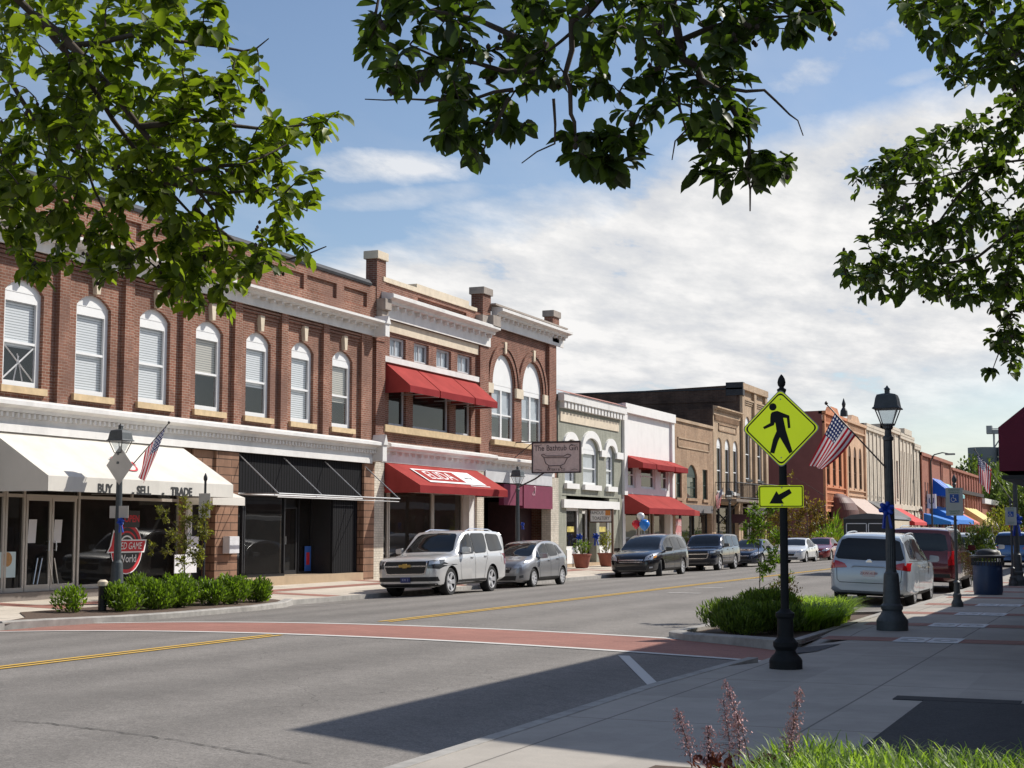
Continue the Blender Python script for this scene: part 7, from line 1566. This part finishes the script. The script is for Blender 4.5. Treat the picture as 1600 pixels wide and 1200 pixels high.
lsh = [(-20.85,26.25,.42,.45),(-20.35,27.1,.55,.48),(-20.15,28.1,.55,.55),(-20.15,29.05,.6,.53),(-20.0,30.0,.55,.50),(-20.0,30.9,.5,.55),(-20.05,31.9,.42,.45),(-21.0,28.7,.5,.6),(-21.1,30.2,.5,.58)]
llab = ['sparse yellowish shrub at the left end of the far planting bed','second green shrub in the far bed beside the pale capped post','bushy green shrub below the lamp before the game shop','tall green shrub in the middle of the far planting bed','green shrub under the thin street tree','green shrub right of the thin street tree','small green shrub at the right end of the far planting bed','green shrub behind the lamp foot in the far bed','green shrub at the back of the far planting bed']
for i, (x, y, r_, h) in enumerate(lsh):
    shrub('shrub', llab[i], 'shrub', (x,y,.06), r_, r_*.95, h, 1500 if i else 600, .10, .042, LF_SH, 100+i, 'green shrubs in the far planting bed', .9)
# thin street tree in the far bed
def sapling(label, base, H, crown, n, ln, mat, seed, group=None, r0=.03, name='young_tree', wd=.4):
    """crown: list of (dx,dy,z,r) puffs"""
    t = thing(name, label, 'tree', base, None, group); rr = np.random.RandomState(seed); B = np.array(base)
    MB().path([B+[0,0,-.05], B+[.02,0,H*.35], B+[-.03,.03,H*.7], B+[0,0,H*.96]], [r0,r0*.75,r0*.5,r0*.2], 8).build('trunk', BARK, t, 60)
    P, D, Nn = [], [], []; m = MB(); tot = sum(c[3]**2 for c in crown)
    for (dx,dy,z,r) in crown:
        a = B+np.array([0,0,min(z*.75,H*.9)]); e = B+np.array([dx,dy,z]); m.path([a, (a+e)/2+[0,0,.05], e], [r0*.35,r0*.25,r0*.12], 5)
        k = int(n*r*r/tot)
        for _ in range(max(3, k//9)):
            v = rr.normal(size=3); v /= np.linalg.norm(v); tip = e+v*r*rr.uniform(.5,1.1)*np.array([1,1,1.15]); m.path([e, tip], [r0*.12,.002], 4)
            for j in range(9): P.append(e+(tip-e)*rr.uniform(.3,1.05)+rr.normal(size=3)*r*.07); D.append(v+rr.normal(size=3)*.8+[0,0,.2]); Nn.append(rr.normal(size=3)*.7+[0,0,1])
    m.build('limb', BARK, t, 60); P = np.array(P); LN = ln*rr.uniform(.6,1.2,len(P)); leafmesh('crown', P, D, Nn, LN, LN*wd, mat, t, .2, seed); return t
def puffs(base, Y, pts):
    out = []
    for px, py, r in pts: p = atY(px, py, Y); out.append((p.x-base[0], rnd.uniform(-.35,.35), p.z-base[2], r))
    return out
bp_ = atY(286, 945, 31.0); base = (bp_.x, 31.0, .06)
sapling('thin olive leaved street tree in the far planting bed', base, 2.45, puffs(base, 31.0, [(258,805,.20),(295,790,.2),(318,795,.2),(300,815,.26),(270,835,.22),(322,830,.24),(300,850,.26),(262,860,.18),(318,860,.24),(285,880,.2),(322,875,.2),(248,855,.15),(315,810,.2)]), 2300, .085, LF_OL, 201, None, .018)
# right-hand bed
jun = [(-6.5,25.3,.60,.42),(-6.2,26.5,.66,.54),(-5.75,25.2,.6,.42),(-6.4,27.9,.65,.46),(-6.2,24.6,.5,.32)]
jl = ['dark spiky juniper at the street corner of the near bed','tallest dark juniper with upright shoots in the near bed','dark juniper just left of the crossing sign post','juniper at the street side rear of the near bed','lowest dark juniper at the front tip of the near bed']
for i, (x, y, r_, h) in enumerate(jun): shrub('juniper', jl[i], 'shrub', (x,y,.12), r_, r_, h, 3600, .095, .022, LF_JU, 300+i, 'junipers in the near planting bed', 1.3, 22)
shrub('barberry', 'reddish orange barberry among the junipers of the near bed', 'shrub', (-6.1,27.2,.12), .55, .45, .72, 800, .05, .022, leafmat('leaf_barberry', (.20,.085,.03), (.25,.15,.04), .3), 320, None, .8)
def clump(name, label, cat, c, r_, h, n, mat, seed, group=None, w_=.012, spread=.5, kind=None, parent=None, box=None):
    """arching blades from the ground"""
    t = parent or (None if kind else thing(name, label, cat, c, None, group)); rr = np.random.RandomState(seed); seg = 5; V = np.zeros((n, seg+1, 2, 3)); C_ = np.array(c)
    if box: bx_ = rr.uniform(box[0], box[1], n); by_ = rr.uniform(box[2], box[3], n); B = np.stack([bx_, by_, np.full(n, c[2])], 1)
    else: a = rr.uniform(0, 2*math.pi, n); q = r_*.75*np.sqrt(rr.rand(n)); B = C_+np.stack([q*np.cos(a), q*np.sin(a), np.zeros(n)], 1)
    an = rr.uniform(0, 2*math.pi, n); dr = np.stack([np.cos(an), np.sin(an), np.zeros(n)], 1)
    if not box: dr = dr*.6+(B-C_)/(r_+1e-6); dr[:,2] = 0; dr /= np.linalg.norm(dr, axis=1)[:,None]+1e-6
    hh = h*rr.uniform(.55,1.15,n); sp_ = spread*rr.uniform(.3,1.3,n)*h; sd = np.stack([-dr[:,1], dr[:,0], np.zeros(n)], 1)
    for k in range(seg+1):
        u = k/seg; ctr = B+dr*(sp_*u**1.7)[:,None]; ctr[:,2] += hh*(u*1.25-.42*u**2.6); ww = w_*(1-.85*u**1.5)*(.75+.5*(k > 0))
        V[:,k,0] = ctr+sd*ww/2; V[:,k,1] = ctr-sd*ww/2
    N_ = (seg+1)*2; vs = V.reshape(-1,3); o = (np.arange(n)*N_)[:,None,None]; f = np.array([[2*k,2*k+1,2*k+3,2*k+2] for k in range(seg)])[None]; F_ = (o+f).reshape(-1,4)
    me = bpy.data.meshes.new('blades'); me.from_pydata(vs.tolist(), [], F_.tolist()); me.polygons.foreach_set('use_smooth', np.ones(len(F_), bool))
    at = me.attributes.new('tone', 'FLOAT', 'POINT'); at.data.foreach_set('value', np.repeat(rr.rand(n), N_).astype(np.float32)); me.materials.append(mat)
    if kind: o_ = rawobj(name, me, None); return tag(o_, label, cat, None, kind)
    rawobj('blades', me, t); return t
dl = [(-6.2,28.8,.6),(-5.75,29.7,.55),(-5.6,28.5,.55),(-6.4,29.6,.5),(-5.45,27.2,.5),(-5.55,26.3,.4)]
dll = ['bright daylily clump behind the crossing sign post','bright daylily clump at the kerb side rear of the near bed','daylily clump in the middle of the near bed','daylily clump on the street side of the near bed','daylily clump nearest the crossing sign in the near bed','lowest daylily clump at the foot of the crossing sign side']
for i, (x, y, r_) in enumerate(dl): clump('daylily', dll[i], 'plant', (x,y,.12), r_, .50, 800, LF_DL, 400+i, 'daylilies in the near planting bed', .02, .95)
# sapling behind the crossing sign
bb = atY(1200, 960, 29.0); base = (bb.x, 29.0, .12)
base = (-7.0, 29.3, .1)
sapling('sparse bright green sapling seen behind the crossing sign', base, 2.6, puffs(base, 29.3, [(1205,790,.22),(1185,800,.18),(1195,825,.2),(1215,840,.18),(1185,770,.12),(1210,870,.2),(1195,890,.18),(1222,905,.16),(1240,775,.16),(1205,920,.14),(1180,840,.14),(1170,822,.1)]), 1800, .09, LF_SH, 501, None, .012, wd=.34)
bp2 = atZ(1250, 872, .05); base = (-21.0, 108.0, .1)
sapling('airy street tree with reddish olive leaves before the plain brown side wall', base, 5.0, puffs(base, 108., [(1240,745,.35),(1240,775,.8),(1225,790,.9),(1262,790,.9),(1275,800,.9),(1248,812,1.1),(1222,815,1.0),(1280,825,.9),(1205,820,.8),(1262,835,1.),(1235,840,1.),(1290,812,.5)]), 2600, .24, LF_RD, 502, None, .06)
base = (-20.8, 101.0, .1)
sapling('airy street tree with yellowish leaves before the tall tan building', base, 3.6, puffs(base, 101., [(1180,800,.5),(1170,818,.6),(1192,812,.7),(1185,830,.8),(1200,845,.8),(1175,840,.6),(1212,838,.6)]), 1500, .2, LF_OL, 503, None, .05)
for i, (px, py, Y_, r_, h_, mt, lb) in enumerate(((1290,866,103,1.5,1.5,LF_SH,'leafy green shrub bed by the red sedan'),(1262,866,101,1.2,1.2,LF_OL,'yellow green shrub beside the red sedan'),(1305,862,107,1.3,1.0,LF_SH,'low green shrub behind the small blue notice'))):
    p = atZ(px, py, .0); sc_k = 1; shrub('shrub', lb, 'shrub', (-19.6+i*.2, Y_+i, .05), r_, r_, h_, 700, .22, .09, mt, 600+i, None, .8)
shrub('palm_shrub', 'spiky palm like shrub before the orange building', 'shrub', (-21.5,112,.05), 1.1, 1.1, 2.2, 300, .8, .09, LF_SH, 610, None, .8, 8)
MB_ = thing('yard_sign', 'small blue and white notice in the shrub bed before the orange building', 'sign', (-19.0, 106, .1)); p = atY(1298,857,106); MB().box(p.x-.3, p.x+.3, 105.9, 105.95, p.z-.25, p.z+.25).build('board', M('notice_bluewhite', (.35,.45,.65), .6, .3, 4), MB_); MB().box(p.x-.03, p.x+.03, 105.92, 105.98, .1, p.z-.25).build('post', BLACK, MB_)
shrub('shrub', 'round dark leafy street shrub behind the litter bin', 'shrub', (-5.15,52.5,.12), .52, .52, 1.7, 2600, .10, .05, leafmat('leaf_dark', (.04,.075,.02), (.12,.15,.03), .25), 620, None, .6, 16, lobes=7)
shrub('shrub', 'olive street shrub farther past the litter bin', 'shrub', (-7.6,92,.12), 1.3, 1.3, 2.6, 1300, .2, .09, LF_OL, 621, None, .6)
t, p = pot('left terracotta pot of trailing plants beside the sage shop door', 909, 885); shrub('', '', '', (p.x,p.y,.75), .42, .42, .5, 260, .12, .05, LF_JU, 630, parent=t)
t, p = pot('right terracotta pot of yellow green plants beside the sage shop door', 948, 883); shrub('', '', '', (p.x,p.y,.75), .42, .42, .8, 300, .12, .05, LF_OL, 631, parent=t)
# far tree line
def bigtree(label, x, y, r_, h, seed, n=2600):
    t = thing('broadleaf_tree', label, 'tree', (x,y,0), None, 'tall trees beyond the end of the street'); MB().path([(x,y,-.2),(x+.2,y,h*.3),(x-.2,y,h*.6)], [.4,.3,.15], 7).build('trunk', BARK, t, 60)
    shrub('', '', '', (x,y,h*.22), r_, r_, h*.78, n, .75, .45, LF_FAR, seed, parent=t, lobes=9, up=.3)
for i, (px, py, Y_, r_) in enumerate(((1552,745,300,7),(1572,757,285,6.5),(1598,752,300,8),(1580,735,330,8),(1535,760,320,7),(1625,750,290,8),(1518,735,345,6),(1610,765,270,6))):
    p = atY(px, py, Y_); bigtree(['rounded pale green tree under the small silo flag','bright green tree right of the corniced corner shop','tall green tree at the right picture edge','dark green tree before the grain silos','green tree top just over the long red brick building','green tree beyond the picture edge','pale tree top left of the grain silos','low green tree at the street end'][i], p.x, Y_, r_, p.z, 700+i)
# near bed: mondo-like grass and coral bells
structure(MB().add([(-3.55,6.8,.155),(-1.9,6.8,.155),(-1.9,10.6,.155),(-3.3,10.6,.155)], [(0,1,2,3)]).build('near_bed_soil', SOIL))
MB().box(-1.9, 1.6, 6.8, 10.6, .0, .16).build('bed_soil_extension', SOIL)['kind'] = 'structure'
clump('bed_grass', 'bright arching grass in the bed at the lower right', 'grass', (-1.2,9,.16), 1, .33, 12500, LF_GR, 800, None, .014, .55, 'stuff', box=(-2.35,1.3,7.0,10.5))
PK = M('flower_coral', (.62,.36,.35), .7, .25, 40); STM = M('flower_stem', (.10,.035,.03), .8)
def coral(label, stalks, seed):
    b_ = atZ(stalks[0][0], 1240, .16); t = thing('coral_bells', label, 'flower', (b_.x, 9.9, .16), None, 'coral bells in the lower right bed'); rr = np.random.RandomState(seed); m = MB(); P, D, Nn = [], [], []
    for (bx0, tx, ty, w_, f0) in stalks:
        m = MB(); P, D, Nn = [], [], []
        tp = atY(tx, ty, 9.7); bs = atY(bx0, 1225, 9.9); mid = bs.lerp(tp, .55)+Vector((.02,0,.0)); m.path([bs, mid, tp], [.0035,.0028,.0012], 5)
        for k in range(210):
            u = f0*.8+(1-f0*.8)*rr.rand()**.8; q = (bs.lerp(mid, u/.55) if u < .55 else mid.lerp(tp, (u-.55)/.45)); rad = w_*(1.3-u)*2.1; a = rr.uniform(0, 6.28)
            e = q+Vector((math.cos(a)*rad*rr.rand(), math.sin(a)*rad*rr.rand(), rr.uniform(-.01,.03))); m.path([q, e], [.0009,.0006], 3); P.append(e); D.append((math.cos(a)*.5, math.sin(a)*.5, -.8)); Nn.append(rr.normal(size=3))
        st_ = m.build('flower_stalk', STM, t); LN = np.full(len(P), .0135)*rr.uniform(.7,1.3,len(P)); leafmesh('flower_bells', P, D, Nn, LN, LN*.8, PK, st_, .3, seed, local=True)['kind'] = 'stuff'
    shrub('', '', '', (b_.x, 9.9, .14), .22, .22, .18, 60, .07, .06, leafmat('leaf_burgundy', (.09,.02,.025), (.14,.04,.04), .2), seed+5, parent=t, stems=4)
coral('coral bells with five pink flower stalks left of the grass', [(1085,1058,1112,.06,.45),(1100,1106,1135,.05,.4),(1140,1130,1095,.06,.4),(1150,1152,1118,.05,.45),(1180,1133,1066,.05,.62)], 810)
coral('coral bells with two slender pink flower stalks beside the grass', [(1214,1250,1078,.045,.5),(1222,1240,1118,.045,.4)], 820)
